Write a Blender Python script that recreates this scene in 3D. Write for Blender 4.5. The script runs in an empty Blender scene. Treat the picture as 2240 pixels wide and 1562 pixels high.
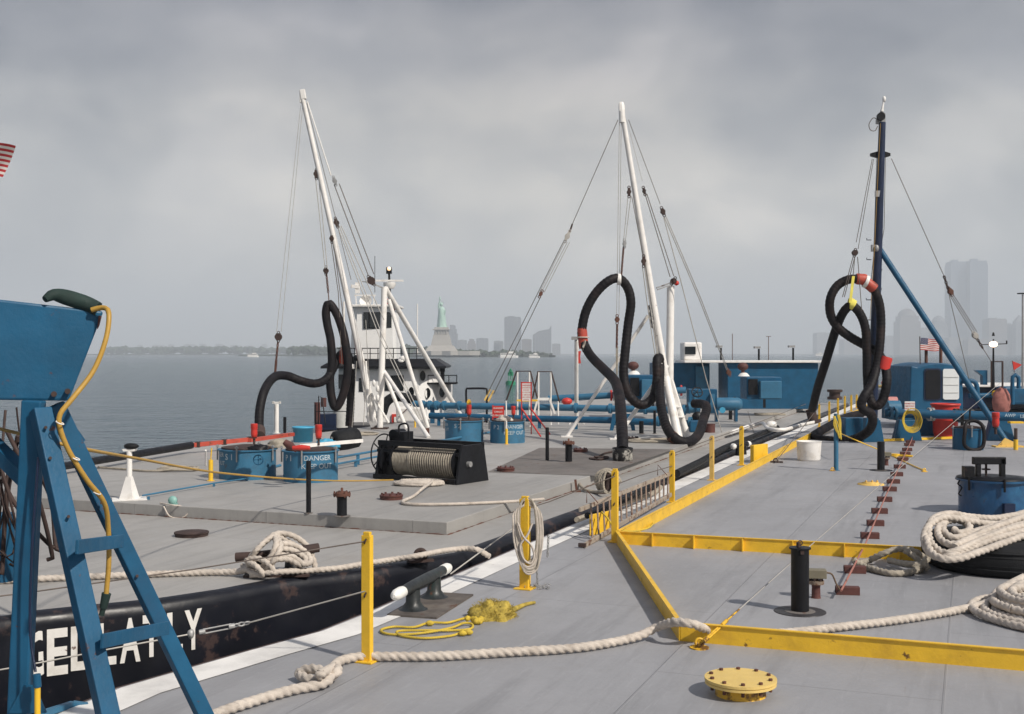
import bpy, math, random
from mathutils import Vector, Matrix, noise
R = math.radians
random.seed(7)
sc = bpy.context.scene
COL = sc.collection

# ---------------------------------------------------------------- camera
F, HY, CX, CZ = 2550.0, 773.0, 1120.0, 2.6          # focal length in photo pixels, horizon row, centre column, eye height
cam = bpy.data.cameras.new('camera'); camo = bpy.data.objects.new('camera', cam); COL.objects.link(camo)
camo.location = (0, 0, CZ); camo.rotation_euler = (R(90), 0, 0)
cam.sensor_width = 36; cam.lens = 36*F/2240; cam.shift_y = -8/2240
cam.clip_start = .1; cam.clip_end = 40000
sc.camera = camo

# ---------------------------------------------------------------- sun, sky, exposure
SUN_EL, SUN_AZ = 42, 132          # azimuth measured clockwise from +Y: behind the camera, to the right
sun = bpy.data.lights.new('sun', 'SUN'); suno = bpy.data.objects.new('sun', sun); COL.objects.link(suno)
sun.energy = 4.6; sun.angle = R(2.0); sun.color = (1, .93, .83)
sd = Vector((math.sin(R(SUN_AZ))*math.cos(R(SUN_EL)), math.cos(R(SUN_AZ))*math.cos(R(SUN_EL)), math.sin(R(SUN_EL))))
suno.rotation_euler = sd.to_track_quat('Z', 'Y').to_euler()
suno.location = (0, 0, 30)

w = bpy.data.worlds.new('World'); sc.world = w; w.use_nodes = True
nt = w.node_tree; nt.nodes.clear()
def N(t, **k):
    n = nt.nodes.new(t)
    for a, b in k.items(): setattr(n, a, b)
    return n
L = nt.links.new
out = N('ShaderNodeOutputWorld'); bgs = N('ShaderNodeBackground'); bgc = N('ShaderNodeBackground'); mx = N('ShaderNodeMixShader')
sky = N('ShaderNodeTexSky', sky_type='NISHITA'); sky.sun_disc = False
sky.sun_elevation = R(SUN_EL); sky.sun_rotation = R(SUN_AZ); sky.dust_density = 3
L(sky.outputs[0], bgs.inputs[0]); bgs.inputs[1].default_value = .08
tc = N('ShaderNodeTexCoord'); sep = N('ShaderNodeSeparateXYZ'); L(tc.outputs['Generated'], sep.inputs[0])
def ramp(stops, inp, interp='EASE'):
    r = N('ShaderNodeValToRGB'); r.color_ramp.interpolation = interp
    e = r.color_ramp.elements
    while len(e) < len(stops): e.new(.5)
    for q, (p_, c) in zip(e, stops): q.position = p_; q.color = (*c, 1)
    L(inp, r.inputs[0]); return r
# cloud deck: warm pale band above the horizon, blue grey higher up
grad = ramp([(0, (.465, .46, .435)), (.06, (.51, .487, .452)), (.13, (.49, .465, .432)), (.19, (.385, .368, .352)), (.25, (.262, .256, .268)), (.31, (.178, .178, .204)), (.42, (.19, .20, .24)), (.8, (.26, .27, .31))], sep.outputs[2])
mapn = N('ShaderNodeMapping'); mapn.inputs['Scale'].default_value = (1.0, 1.0, 1.75); mapn.inputs['Location'].default_value = (1.3, .4, .35)
L(tc.outputs['Generated'], mapn.inputs[0])
n1 = N('ShaderNodeTexNoise'); n1.inputs['Scale'].default_value = 4.6; n1.inputs['Detail'].default_value = 5; n1.inputs['Roughness'].default_value = .42; n1.inputs['Distortion'].default_value = .35
L(mapn.outputs[0], n1.inputs[0])
cl = ramp([(.37, (.69, .71, .75)), (.5, (1.0, .995, .985)), (.62, (1.36, 1.32, 1.275))], n1.outputs[0])
n2 = N('ShaderNodeTexNoise'); n2.inputs['Scale'].default_value = 10; n2.inputs['Detail'].default_value = 4; n2.inputs['Roughness'].default_value = .45
L(mapn.outputs[0], n2.inputs[0])
cl2 = ramp([(.36, (.87, .885, .91)), (.64, (1.14, 1.13, 1.105))], n2.outputs[0])
# dimmer, bluer air towards the city on the right
azm = N('ShaderNodeMath'); azm.operation = 'MULTIPLY_ADD'; L(sep.outputs[0], azm.inputs[0]); azm.inputs[1].default_value = .5; azm.inputs[2].default_value = .5
az = ramp([(.2, (.62, .66, .72)), (.31, (.74, .77, .82)), (.42, (.95, .96, .97)), (.5, (1.03, 1.02, 1.0)), (.58, (1, 1, 1)), (.68, (.72, .755, .80)), (1, (.7, .74, .8))], azm.outputs[0])
def mul(a, b, f=1):
    m = N('ShaderNodeMix', data_type='RGBA', blend_type='MULTIPLY'); 
    if isinstance(f, bpy.types.NodeSocket): L(f, m.inputs[0])
    else: m.inputs[0].default_value = f
    L(a, m.inputs[6]); L(b, m.inputs[7]); return m.outputs[2]
edge = ramp([(.0, (0, 0, 0)), (.10, (.75, .75, .75)), (.2, (1, 1, 1))], sep.outputs[2])
c = mul(mul(mul(grad.outputs[0], cl.outputs[0], edge.outputs[0]), cl2.outputs[0], edge.outputs[0]), az.outputs[0])
L(c, bgc.inputs[0]); bgc.inputs[1].default_value = 1.5
L(bgs.outputs[0], mx.inputs[1]); L(bgc.outputs[0], mx.inputs[2]); mx.inputs[0].default_value = .88
L(mx.outputs[0], out.inputs[0])

sc.view_settings.view_transform = 'Standard'; sc.view_settings.look = 'None'
sc.view_settings.exposure = 0; sc.view_settings.gamma = 1
sc.cycles.volume_bounces = 1
sc.cycles.max_bounces = 6

# ---------------------------------------------------------------- placing
AK = 1.0
def A(px, py, d):
    d = d*AK; return Vector(((px-CX)*d/F, d, CZ-(py-HY)*d/F))          # photo pixel at a distance
def P(px, py, z=0.):                                                       # photo pixel on a level surface
    d = (CZ-z)*F/(py-HY); return Vector(((px-CX)*d/F, d, z))
U = Vector((.3673, .9301, 0)); T = Vector((.9301, -.3673, 0))             # along / across the barges
def B(s, t, z=0.): v = U*s+T*t; return Vector((v.x, v.y, z))
BA = math.atan2(U.x, U.y)
LZ, TZ, WZ = .12, .29, -2.2                                               # lower deck and trunk top of the far barge, water

# ---------------------------------------------------------------- materials
MATS = {}
def M(name, rgb, rough=.5, metal=0., var=.12, vs=5., rust=0., rs=4., rc=(.10, .038, .018), bump=.15, bs=30., dirt=0., dc=(.05, .05, .05), spec=.5):
    if name in MATS: return MATS[name]
    m = bpy.data.materials.new(name); m.use_nodes = True; t = m.node_tree; b = t.nodes['Principled BSDF']
    nn = t.nodes.new; l = t.links.new
    tcn = nn('ShaderNodeTexCoord').outputs['Object']
    def noi(s, det=4, ro=.55):
        n = nn('ShaderNodeTexNoise'); n.inputs['Scale'].default_value = s; n.inputs['Detail'].default_value = det; n.inputs['Roughness'].default_value = ro
        l(tcn, n.inputs[0]); return n.outputs[0]
    def mr(i, a, b_, c_, d_):
        q = nn('ShaderNodeMapRange'); l(i, q.inputs[0])
        for k, v in enumerate((a, b_, c_, d_)): q.inputs[k+1].default_value = v
        return q.outputs[0]
    lo = tuple(x*(1-var) for x in rgb); hi = tuple(min(1, x*(1+var)) for x in rgb)
    mixn = nn('ShaderNodeMix'); mixn.data_type = 'RGBA'; l(mr(noi(vs), .3, .7, 0, 1), mixn.inputs[0])
    mixn.inputs[6].default_value = (*lo, 1); mixn.inputs[7].default_value = (*hi, 1); col = mixn.outputs[2]
    def over(col, c2, fac):
        q = nn('ShaderNodeMix'); q.data_type = 'RGBA'; l(fac, q.inputs[0]); l(col, q.inputs[6]); q.inputs[7].default_value = (*c2, 1); return q.outputs[2]
    if dirt: col = over(col, dc, mr(noi(vs*.6, 6, .65), .62-dirt*.3, .75, 0, .6))
    rfac = None
    if rust:
        rfac = mr(noi(rs, 8, .7), .70-rust*.35, .74-rust*.30, 0, .9); col = over(col, rc, rfac)
    l(col, b.inputs['Base Color'])
    l(mr(noi(vs*3), .3, .7, max(.02, rough-.08), min(1, rough+.1)), b.inputs['Roughness'])
    b.inputs['Metallic'].default_value = metal; b.inputs['Specular IOR Level'].default_value = spec
    if bump:
        bp = nn('ShaderNodeBump'); bp.inputs['Strength'].default_value = bump; bp.inputs['Distance'].default_value = .02
        l(noi(bs, 5, .6), bp.inputs['Height']); l(bp.outputs[0], b.inputs['Normal'])
    MATS[name] = m; return m
def deckmat(name, rgb, stain, sc_=.35, plate=(4.6, 2.2)):
    m = bpy.data.materials.new(name); m.use_nodes = True; t = m.node_tree; b = t.nodes['Principled BSDF']; nn = t.nodes.new; l = t.links.new
    tco = nn('ShaderNodeTexCoord'); mp = nn('ShaderNodeMapping'); mp.inputs['Rotation'].default_value = (0, 0, BA+R(90)); l(tco.outputs['Object'], mp.inputs[0])
    def noi(s, det=5, ro=.6, vec=mp.outputs[0]):
        n = nn('ShaderNodeTexNoise'); n.inputs['Scale'].default_value = s; n.inputs['Detail'].default_value = det; n.inputs['Roughness'].default_value = ro; l(vec, n.inputs[0]); return n.outputs[0]
    def mr(i, a, b_, c_, d_):
        q = nn('ShaderNodeMapRange'); l(i, q.inputs[0])
        for k, v in enumerate((a, b_, c_, d_)): q.inputs[k+1].default_value = v
        return q.outputs[0]
    def over(col, c2, fac, c1=None):
        q = nn('ShaderNodeMix'); q.data_type = 'RGBA'; l(fac, q.inputs[0])
        if col is None: q.inputs[6].default_value = (*c1, 1)
        else: l(col, q.inputs[6])
        q.inputs[7].default_value = (*c2, 1); return q.outputs[2]
    k = lambda f: tuple(min(1, x*f) for x in rgb)
    col = over(None, k(1.12), mr(noi(sc_, 6, .62), .35, .65, 0, 1), k(.88))
    st = nn('ShaderNodeMapping'); st.inputs['Scale'].default_value = (.25, 3.0, 1); l(mp.outputs[0], st.inputs[0])   # streaks along the barge
    col = over(col, k(.72), mr(noi(1.2, 6, .7, st.outputs[0]), .50, .72, 0, .75))
    col = over(col, k(1.22), mr(noi(7, 7, .75, st.outputs[0]), .57, .69, 0, .6))
    col = over(col, (.20, .125, .085), mr(noi(2.2, 8, .75, st.outputs[0]), .66, .78, 0, .45))
    col = over(col, stain, mr(noi(.9, 7, .66), .58, .72, 0, .34))
    br = nn('ShaderNodeTexBrick'); br.inputs['Scale'].default_value = 1; br.inputs['Brick Width'].default_value = plate[0]; br.inputs['Row Height'].default_value = plate[1]
    br.inputs['Mortar Size'].default_value = .012; br.inputs['Mortar Smooth'].default_value = .5; l(mp.outputs[0], br.inputs[0])
    seam = br.outputs['Fac']
    ml = nn('ShaderNodeMath'); ml.operation = 'MULTIPLY'; ml.inputs[1].default_value = .30; l(seam, ml.inputs[0])
    col = over(col, k(.55), ml.outputs[0])
    col = over(col, (.13, .06, .035), mr(noi(5.5, 8, .74), .665, .73, 0, .7))      # rust specks
    l(col, b.inputs['Base Color']); l(mr(noi(2.5), .3, .7, .42, .68), b.inputs['Roughness'])
    bp = nn('ShaderNodeBump'); bp.inputs['Strength'].default_value = .35; bp.inputs['Distance'].default_value = .02
    ad = nn('ShaderNodeMath'); ad.operation = 'ADD'; l(seam, ad.inputs[0]); 
    m2 = nn('ShaderNodeMath'); m2.operation = 'MULTIPLY'; m2.inputs[1].default_value = .5; l(noi(14, 4), m2.inputs[0]); l(m2.outputs[0], ad.inputs[1])
    l(ad.outputs[0], bp.inputs['Height']); l(bp.outputs[0], b.inputs['Normal'])
    return m
DECK = deckmat('grey_deck_paint', (.290, .292, .308), (.235, .222, .218))
DECK2 = deckmat('warm_grey_deck_paint', (.335, .325, .312), (.235, .20, .17), .28, (5.2, 2.4))
DARKDECK = M('worn_brown_deck', (.155, .14, .13), .7, var=.2, vs=1.5, dirt=.3, rust=.3)
YEL = M('yellow_paint', (.80, .49, .03), .45, var=.08, rust=.22, rs=7, dirt=.3, dc=(.45, .25, .03))
YELW = M('worn_yellow_paint', (.72, .47, .12), .55, var=.1, rust=.32, rs=9)
YELD = M('chipped_yellow_paint', (.76, .45, .03), .5, var=.1, rust=.62, rs=6)
WHT = M('white_paint', (.80, .78, .75), .45, var=.05, dirt=.35, dc=(.45, .40, .33), rust=.12, rs=7)
STRIPE = M('white_stripe_paint', (.80, .785, .76), .6, var=.07, dirt=.6, dc=(.30, .29, .28), vs=2.2, rust=.1)
BLUE = M('blue_paint', (.010, .085, .172), .48, spec=.3, var=.16, vs=3, rust=.16, rs=5, dirt=.3, dc=(.02, .05, .10))
BLUEL = M('light_blue_paint', (.038, .150, .258), .5, spec=.35, var=.12, vs=3, dirt=.25, rust=.14)
BLUEC = M('sky_blue_plastic', (.06, .33, .52), .4, var=.06)
NAVY = M('navy_paint', (.007, .016, .048), .35, var=.2)
BLK = M('black_paint', (.007, .0075, .010), .45, var=.3, rust=.12, spec=.28)
HULL = M('black_hull_paint', (.007, .008, .013), .40, spec=.35, var=.35, vs=1.2, rust=.33, rs=2.4, rc=(.055, .036, .034), bump=.6, bs=1.6)
RUB = M('black_rubber', (.011, .012, .014), .68, spec=.25, var=.25, bump=.3, bs=60)
HOSE = M('hose_rubber', (.008, .007, .009), .6, var=.35, vs=2.5, dirt=.4, dc=(.045, .026, .022), bump=.3, spec=.22)
RUST = M('rusty_steel', (.11, .045, .03), .8, var=.3, rust=.2)
RUSTD = M('dark_rusty_steel', (.05, .03, .026), .8, var=.35)
REDB = M('oxide_red_paint', (.095, .032, .027), .65, var=.25, rust=.3)
RED = M('red_paint', (.55, .035, .025), .45, var=.1, rust=.1)
ORG = M('orange_red_paint', (.44, .065, .04), .5, var=.15, rust=.35, rs=6)
ROPE = M('off_white_rope', (.56, .50, .44), .9, var=.16, vs=9, dirt=.35, dc=(.25, .2, .16), bump=.5, bs=120)
ROPEG = M('grey_weathered_rope', (.36, .32, .26), .9, var=.2, vs=9, dirt=.3, bump=.5, bs=120)
ROPEY = M('yellow_line', (.58, .42, .05), .85, var=.14, vs=9, bump=.5, bs=90)
RAG = M('yellow_frayed_fibre', (.44, .33, .06), .95, var=.35, vs=14, dirt=.45, dc=(.16, .12, .03), bump=1, bs=45)
CORD = M('yellow_cord_sheath', (.44, .26, .045), .5, var=.1)
WIRE = M('steel_wire', (.13, .105, .09), .6, metal=.2, var=.25)
WIREL = M('pale_galvanised_wire', (.42, .40, .37), .5, metal=.1, var=.15)
STEEL = M('galvanised_steel', (.33, .33, .33), .5, metal=.4, var=.15, rust=.2)
GLASS = M('dark_window_glass', (.012, .016, .02), .12, var=.1, bump=0)
GREEN = M('green_paint', (.02, .25, .13), .5, var=.15)
DGREEN = M('dark_green_canvas', (.012, .032, .028), .8, var=.3)
CLIP = M('pale_pipe_stone', (.5, .5, .48), .6)
WIN = M('white_window_cover', (.72, .74, .74), .4, var=.03)

# ---------------------------------------------------------------- mesh collector
OFF = {}
def smooth_path(pts, step=.08, closed=False):
    pts = [Vector(p) for p in pts]; n = len(pts); o = []
    rng = range(n if closed else n-1)
    for i in rng:
        if closed: p0, p1, p2, p3 = pts[(i-1) % n], pts[i], pts[(i+1) % n], pts[(i+2) % n]
        else: p1, p2 = pts[i], pts[i+1]; p0 = pts[i-1] if i else p1*2-p2; p3 = pts[i+2] if i+2 < n else p2*2-p1
        k = max(1, int((p2-p1).length/step)+1)
        for j in range(k):
            t = j/k
            # centripetal-like tension: plain Catmull-Rom
            o.append(.5*((2*p1)+(p2-p0)*t+(2*p0-5*p1+4*p2-p3)*t*t+(3*p1-p0-3*p2+p3)*t**3))
    if not closed: o.append(pts[-1])
    return o
def frames(pts):
    n = len(pts); tg = []
    for i in range(n):
        a = pts[max(0, i-1)]; b = pts[min(n-1, i+1)]; v = b-a
        tg.append(v.normalized() if v.length > 1e-9 else (tg[-1] if tg else Vector((0, 0, 1))))
    t = tg[0]; up = Vector((0, 0, 1)) if abs(t.z) < .9 else Vector((1, 0, 0))
    x = up.cross(t).normalized(); fr = []
    for i in range(n):
        t = tg[i]; x = (x-t*x.dot(t))
        if x.length < 1e-6: x = t.orthogonal()
        x.normalize(); fr.append((t, x, t.cross(x)))
    return fr
class MB:
    def __init__(s): s.v = []; s.f = []; s.sm = []; s.mi = []; s.cur = 0
    def add(s, vs, fs, smooth=False):
        o = len(s.v); s.v += [Vector(v) for v in vs]
        for f in fs: s.f.append([i+o for i in f]); s.sm.append(smooth); s.mi.append(s.cur)
        return s
    def box(s, c, size, rz=0., m=None):
        sx, sy, sz = (x/2 for x in size); q = []
        rm = (m if m is not None else Matrix.Rotation(rz, 3, 'Z'))
        for z in (-sz, sz):
            for x, y in ((-sx, -sy), (sx, -sy), (sx, sy), (-sx, sy)): q.append(rm @ Vector((x, y, z))+Vector(c))
        return s.add(q, [(3, 2, 1, 0), (4, 5, 6, 7), (0, 1, 5, 4), (1, 2, 6, 5), (2, 3, 7, 6), (3, 0, 4, 7)])
    def bar(s, a, b, w_, h, up=(0, 0, 1), roll=0.):             # rectangular bar from a to b
        a = Vector(a); b = Vector(b); t = (b-a); ln = t.length; t.normalize(); up = Vector(up)
        x = up.cross(t)
        if x.length < 1e-3: x = Vector((1, 0, 0)).cross(t)
        x.normalize(); y = t.cross(x)
        m = Matrix((x, y, t)).transposed()
        if roll: m = m @ Matrix.Rotation(roll, 3, 'Z')
        return s.box((a+b)/2, (w_, h, ln), m=m)
    def tube(s, pts, r, n=10, smooth=True, cap=True, closed=False):
        pts = [Vector(p) for p in pts]; fr = frames(pts); m = len(pts); q = []
        for i, (t, x, y) in enumerate(fr):
            rr = r[i] if isinstance(r, (list, tuple)) else r
            for k in range(n):
                a = 2*math.pi*k/n; q.append(pts[i]+x*math.cos(a)*rr+y*math.sin(a)*rr)
        fs = []
        for i in range(m-1 if not closed else m):
            for k in range(n):
                a, b = i*n+k, i*n+(k+1) % n; j = (i+1) % m
                fs.append((a, b, j*n+(k+1) % n, j*n+k))
        s.add(q, fs, smooth)
        if cap and not closed:
            s.add(q[:n], [tuple(reversed(range(n)))]); s.add(q[-n:], [tuple(range(n))])
        return s
    def cyl(s, a, b, r, r2=None, n=16): return s.tube([a, b], [r, r if r2 is None else r2], n)
    def rope(s, pts, r, step=None, pitch=None, lobes=3, closed=False, n=15):   # laid rope: lobed section turning along the path
        step = step or r*.42; pitch = pitch or r*5.6
        pts = smooth_path(pts, step, closed); fr = frames(pts); q = []; ln = 0
        for i, (t, x, y) in enumerate(fr):
            if i: ln += (pts[i]-pts[i-1]).length
            ph = 2*math.pi*ln/pitch
            for k in range(n):
                a = 2*math.pi*k/n; rr = r*(1+.06*noise.noise(pts[i]*6))*(.58+.46*abs(math.cos((a-ph)*lobes/2))**.65)
                q.append(pts[i]+x*math.cos(a)*rr+y*math.sin(a)*rr)
        m = len(pts); fs = [(i*n+k, i*n+(k+1) % n, (i+1)*n+(k+1) % n, (i+1)*n+k) for i in range(m-1) for k in range(n)]
        s.add(q, fs, True); s.add(q[:n], [tuple(reversed(range(n)))]); s.add(q[-n:], [tuple(range(n))]); return s
    def lathe(s, c, prof, n=24, m=None, smooth=True):            # prof: (radius, height) pairs; sharp where a pair is doubled
        c = Vector(c); m = m or Matrix.Identity(3); segs = []; cur = [prof[0]]
        for a in prof[1:]:
            if a == cur[-1]: segs.append(cur); cur = [a]
            else: cur.append(a)
        segs.append(cur)
        for sg in segs:
            q = []; fs = []
            for (r, z) in sg:
                for k in range(n):
                    a = 2*math.pi*k/n; q.append(c+m @ Vector((r*math.cos(a), r*math.sin(a), z)))
            for i in range(len(sg)-1):
                for k in range(n): fs.append((i*n+k, i*n+(k+1) % n, (i+1)*n+(k+1) % n, (i+1)*n+k))
            s.add(q, fs, smooth and len(sg) > 1 )
        return s
    def drum(s, c, r, z0, z1, n=24, m=None):                     # plain capped cylinder, sharp rims
        return s.lathe(c, [(0.0001, z0), (r, z0), (r, z0), (r, z1), (r, z1), (.0001, z1)], n, m)
    def prism(s, poly, z0, z1):
        n = len(poly); q = [Vector((p[0], p[1], z0)) for p in poly]+[Vector((p[0], p[1], z1)) for p in poly]
        return s.add(q, [tuple(reversed(range(n))), tuple(range(n, 2*n))]+[(i, (i+1) % n, n+(i+1) % n, n+i) for i in range(n)])
    def extr(s, pts, d):                                         # 3-D polygon swept by vector d
        n = len(pts); pts = [Vector(p) for p in pts]; d = Vector(d)
        return s.add(pts+[p+d for p in pts], [tuple(reversed(range(n))), tuple(range(n, 2*n))]+[(i, (i+1) % n, n+(i+1) % n, n+i) for i in range(n)])
    def ball(s, c, r, n=12, sq=(1, 1, 1), jit=0.):
        q = []; fs = []; h = n//2
        for i in range(h+1):
            ph = math.pi*i/h
            for k in range(n):
                a = 2*math.pi*k/n; j = 1+random.uniform(-jit, jit)
                q.append(Vector(c)+Vector((math.sin(ph)*math.cos(a)*r*sq[0]*j, math.sin(ph)*math.sin(a)*r*sq[1]*j, math.cos(ph)*r*sq[2]*j)))
        for i in range(h):
            for k in range(n): fs.append((i*n+(k+1) % n, i*n+k, (i+1)*n+k, (i+1)*n+(k+1) % n))
        return s.add(q, fs, True)
    def ring(s, c, R_, r, m=None, n=20, k=8):
        m = m or Matrix.Identity(3)
        pts = [Vector(c)+m @ Vector((R_*math.cos(2*math.pi*i/n), R_*math.sin(2*math.pi*i/n), 0)) for i in range(n)]
        q = []; fs = []
        for i, p in enumerate(pts):
            o = (p-Vector(c)).normalized(); z = m @ Vector((0, 0, 1))
            for j in range(k): a = 2*math.pi*j/k; q.append(p+o*math.cos(a)*r+z*math.sin(a)*r)
        for i in range(n):
            for j in range(k): fs.append((i*k+j, ((i+1) % n)*k+j, ((i+1) % n)*k+(j+1) % k, i*k+(j+1) % k))
        return s.add(q, fs, True)
    def chain(s, a, b, ln=.06, r=.009):
        a = Vector(a); b = Vector(b); t = b-a; k = max(2, int(t.length/(ln*.72))); t.normalize(); x = t.orthogonal().normalized(); y = t.cross(x)
        for i in range(k):
            c = a.lerp(b, (i+.5)/k); w_ = x if i % 2 else y; pts = [c+t*math.cos(g)*ln*.5+w_*math.sin(g)*ln*.3 for g in [2*math.pi*j/8 for j in range(8)]]
            s.tube(pts, r, 5, closed=True)
        return s
    def build(s, name, mat, parent=None, bevel=0., kind=None):
        if not s.v: s.v = [Vector((0, 0, 0))]
        if parent is not None: off = OFF[parent.name]
        else:
            xs = [v.x for v in s.v]; ys = [v.y for v in s.v]; off = Vector(((min(xs)+max(xs))/2, (min(ys)+max(ys))/2, min(v.z for v in s.v)))
        me = bpy.data.meshes.new(name); me.from_pydata([v-off for v in s.v], [], s.f)
        for m in (mat if isinstance(mat, (list, tuple)) else [mat]): me.materials.append(m)
        me.polygons.foreach_set('use_smooth', s.sm); me.polygons.foreach_set('material_index', s.mi); me.update()
        o = bpy.data.objects.new(name, me); COL.objects.link(o); OFF[o.name] = off
        if parent is not None: o.parent = parent
        else: o.location = off
        if bevel:
            b = o.modifiers.new('bevel', 'BEVEL'); b.width = bevel; b.segments = 2; b.limit_method = 'ANGLE'; b.angle_limit = R(40)
        if kind: o['kind'] = kind
        return o
def tag(o, label, cat, group=None):
    o['label'] = label; o['category'] = cat
    if group: o['group'] = group
    return o
def thing(name, label, cat, loc, group=None):
    o = bpy.data.objects.new(name, None); COL.objects.link(o); o.location = loc; o.empty_display_size = .3
    OFF[o.name] = Vector(loc); return tag(o, label, cat, group)
def dup(root, loc, rz=0., label=None, scale=None):
    r = root.copy(); COL.objects.link(r); r.location = loc; r.rotation_euler = (0, 0, rz); OFF[r.name] = Vector(loc)
    if scale: r.scale = scale
    if label: r['label'] = label
    for ch in list(root.children):
        c_ = ch.copy(); COL.objects.link(c_); c_.parent = r; OFF[c_.name] = Vector(loc)
        for g in list(ch.children):
            d_ = g.copy(); COL.objects.link(d_); d_.parent = c_; OFF[d_.name] = Vector(loc)
    return r
def text_verts(txt, h, off=.012):
    cu = bpy.data.curves.new('t', 'FONT'); cu.body = txt; cu.align_x = 'CENTER'; cu.align_y = 'CENTER'; cu.size = h*1.42; cu.resolution_u = 3; cu.offset = h*off
    ob = bpy.data.objects.new('t', cu); COL.objects.link(ob); dg = bpy.context.evaluated_depsgraph_get(); dg.update()
    me = bpy.data.meshes.new_from_object(ob.evaluated_get(dg)); vs = [v.co.copy() for v in me.vertices]; fs = [tuple(p.vertices) for p in me.polygons]
    bpy.data.objects.remove(ob); bpy.data.curves.remove(cu); bpy.data.meshes.remove(me); return vs, fs
def lettering(txt, h, mat, parent, fn, name='lettering'):       # fn maps flat text coordinates to the surface
    vs, fs = text_verts(txt, h); b = MB(); b.add([fn(v.x, v.y) for v in vs], fs); return b.build(name, mat, parent)
def on_plane(c, x, y=Vector((0, 0, 1)), off=None):
    c = Vector(c); x = Vector(x).normalized(); y = Vector(y).normalized(); nrm = x.cross(y)
    return lambda a, b: c+x*a+y*b+nrm*.004
def on_cyl(c, r, ang, z):                                        # ang: direction of the text centre, seen from outside
    return lambda a, b: Vector((c[0]+(r+.004)*math.cos(ang+a/r), c[1]+(r+.004)*math.sin(ang+a/r), z+b))
def facing(p): return math.atan2(-p[1], -p[0])                   # azimuth from a point back to the viewer
# ================================================================ SETTING
# water
def water():
    m = bpy.data.materials.new('harbour_water'); m.use_nodes = True; t = m.node_tree; b = t.nodes['Principled BSDF']; nn = t.nodes.new; l = t.links.new
    b.inputs['Base Color'].default_value = (.04, .075, .10, 1); b.inputs['Roughness'].default_value = .09; b.inputs['IOR'].default_value = 1.33
    tco = nn('ShaderNodeTexCoord')
    def noi(s, sx, det, ro, rot=0.):
        mp = nn('ShaderNodeMapping'); mp.inputs['Scale'].default_value = (sx, 1, 1); mp.inputs['Rotation'].default_value = (0, 0, rot); l(tco.outputs['Object'], mp.inputs[0])
        n = nn('ShaderNodeTexNoise'); n.inputs['Scale'].default_value = s; n.inputs['Detail'].default_value = det; n.inputs['Roughness'].default_value = ro; n.inputs['Distortion'].default_value = .4; l(mp.outputs[0], n.inputs[0]); return n.outputs[0]
    def math_(op, a, b_):
        q = nn('ShaderNodeMath'); q.operation = op
        for i, x in enumerate((a, b_)):
            if isinstance(x, (int, float)): q.inputs[i].default_value = x
            else: l(x, q.inputs[i])
        return q.outputs[0]
    h = math_('ADD', math_('MULTIPLY', noi(.95, .55, 5, .62, .12), 1.05), math_('MULTIPLY', noi(.11, .45, 4, .5, .15), .9))
    h = math_('ADD', h, math_('MULTIPLY', noi(3.1, .7, 3, .6, -.2), .12))
    bp = nn('ShaderNodeBump'); bp.inputs['Strength'].default_value = 1.0; bp.inputs['Distance'].default_value = 1.1; l(h, bp.inputs['Height']); l(bp.outputs[0], b.inputs['Normal'])
    mb = MB()
    xs = [-4300, -900, -250, -90, 90, 250, 900, 4300]; ys = [-150, 0, 30, 60, 120, 300, 900, 2500, 9300]
    q = [(x, y, WZ) for y in ys for x in xs]; k = len(xs)
    mb.add(q, [(j*k+i, j*k+i+1, (j+1)*k+i+1, (j+1)*k+i) for j in range(len(ys)-1) for i in range(k-1)])
    o = mb.build('water', m, kind='structure')
water()

# haze: one closed box round everything, sky outside it
hm = bpy.data.materials.new('haze_air'); hm.use_nodes = True; ht = hm.node_tree; ht.nodes.clear()
ho = ht.nodes.new('ShaderNodeOutputMaterial'); hv = ht.nodes.new('ShaderNodeVolumePrincipled')
hv.inputs['Color'].default_value = (.87, .93, 1.0, 1); hv.inputs['Density'].default_value = .00028; ht.links.new(hv.outputs[0], ho.inputs['Volume'])
hb = MB(); hb.box((0, 4600, (WZ-1+440)/2), (9000, 9800, 440-WZ+1)); hz = hb.build('haze', hm, kind='stuff')

# ---------------------------------------------------------------- shores and city
LAND = M('dull_green_shore', (.035, .045, .03), .9, var=.3, vs=.01, bump=0)
LEAF = M('dark_foliage', (.03, .048, .022), .9, var=.4, vs=.05, bump=0)
def land(name, px0, px1, d, h, depth):
    m = MB(); a = A(px0, HY, d); b_ = A(px1, HY, d); n = 24; pts = []
    for i in range(n+1):
        x = a.x+(b_.x-a.x)*i/n; pts.append((x, d+random.uniform(-.02, .02)*depth))
    poly = pts+[(b_.x, d+depth), (a.x, d+depth)]
    m.prism(poly, WZ-.5, WZ+h); return m.build(name, LAND, kind='structure')
def wood(name, label, spans, d, seg=9):
    m = MB()
    for px0, px1, top0, top1 in spans:
        n = max(3, int((px1-px0)/3.0))
        for i in range(n):
            px = px0+(px1-px0)*(i+random.random())/n; f = (px-px0)/(px1-px0); top = top0+(top1-top0)*f+random.uniform(-1.4, 2.2)
            dd = d*(1+random.uniform(.0, .025)); h = (HY-top)*dd/F+CZ-WZ; r = h*random.uniform(.42, .62); p = A(px, HY, dd)
            for q in range(4):
                m.ball((p.x+random.uniform(-.5, .5)*r, p.y+random.uniform(-.5, .5)*r, WZ+h-r*random.uniform(.5, 1.5)*.8), r*random.uniform(.45, .8), 7, (1, 1, random.uniform(.6, .9)), .25)
    o = m.build(name, LEAF); tag(o, label, 'trees'); o['kind'] = 'stuff'; return o
land('land', 190, 770, 3300, 3, 600); land('land', 1180, 2400, 5600, 2, 500); land('land', 520, 790, 2000, 2, 200); land('land', 880, 1215, 1500, 2.4, 260)
wood('tree_line', 'far band of dark trees along the left horizon shore', [(228, 420, 760, 758), (420, 640, 757, 760)], 3300)
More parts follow.
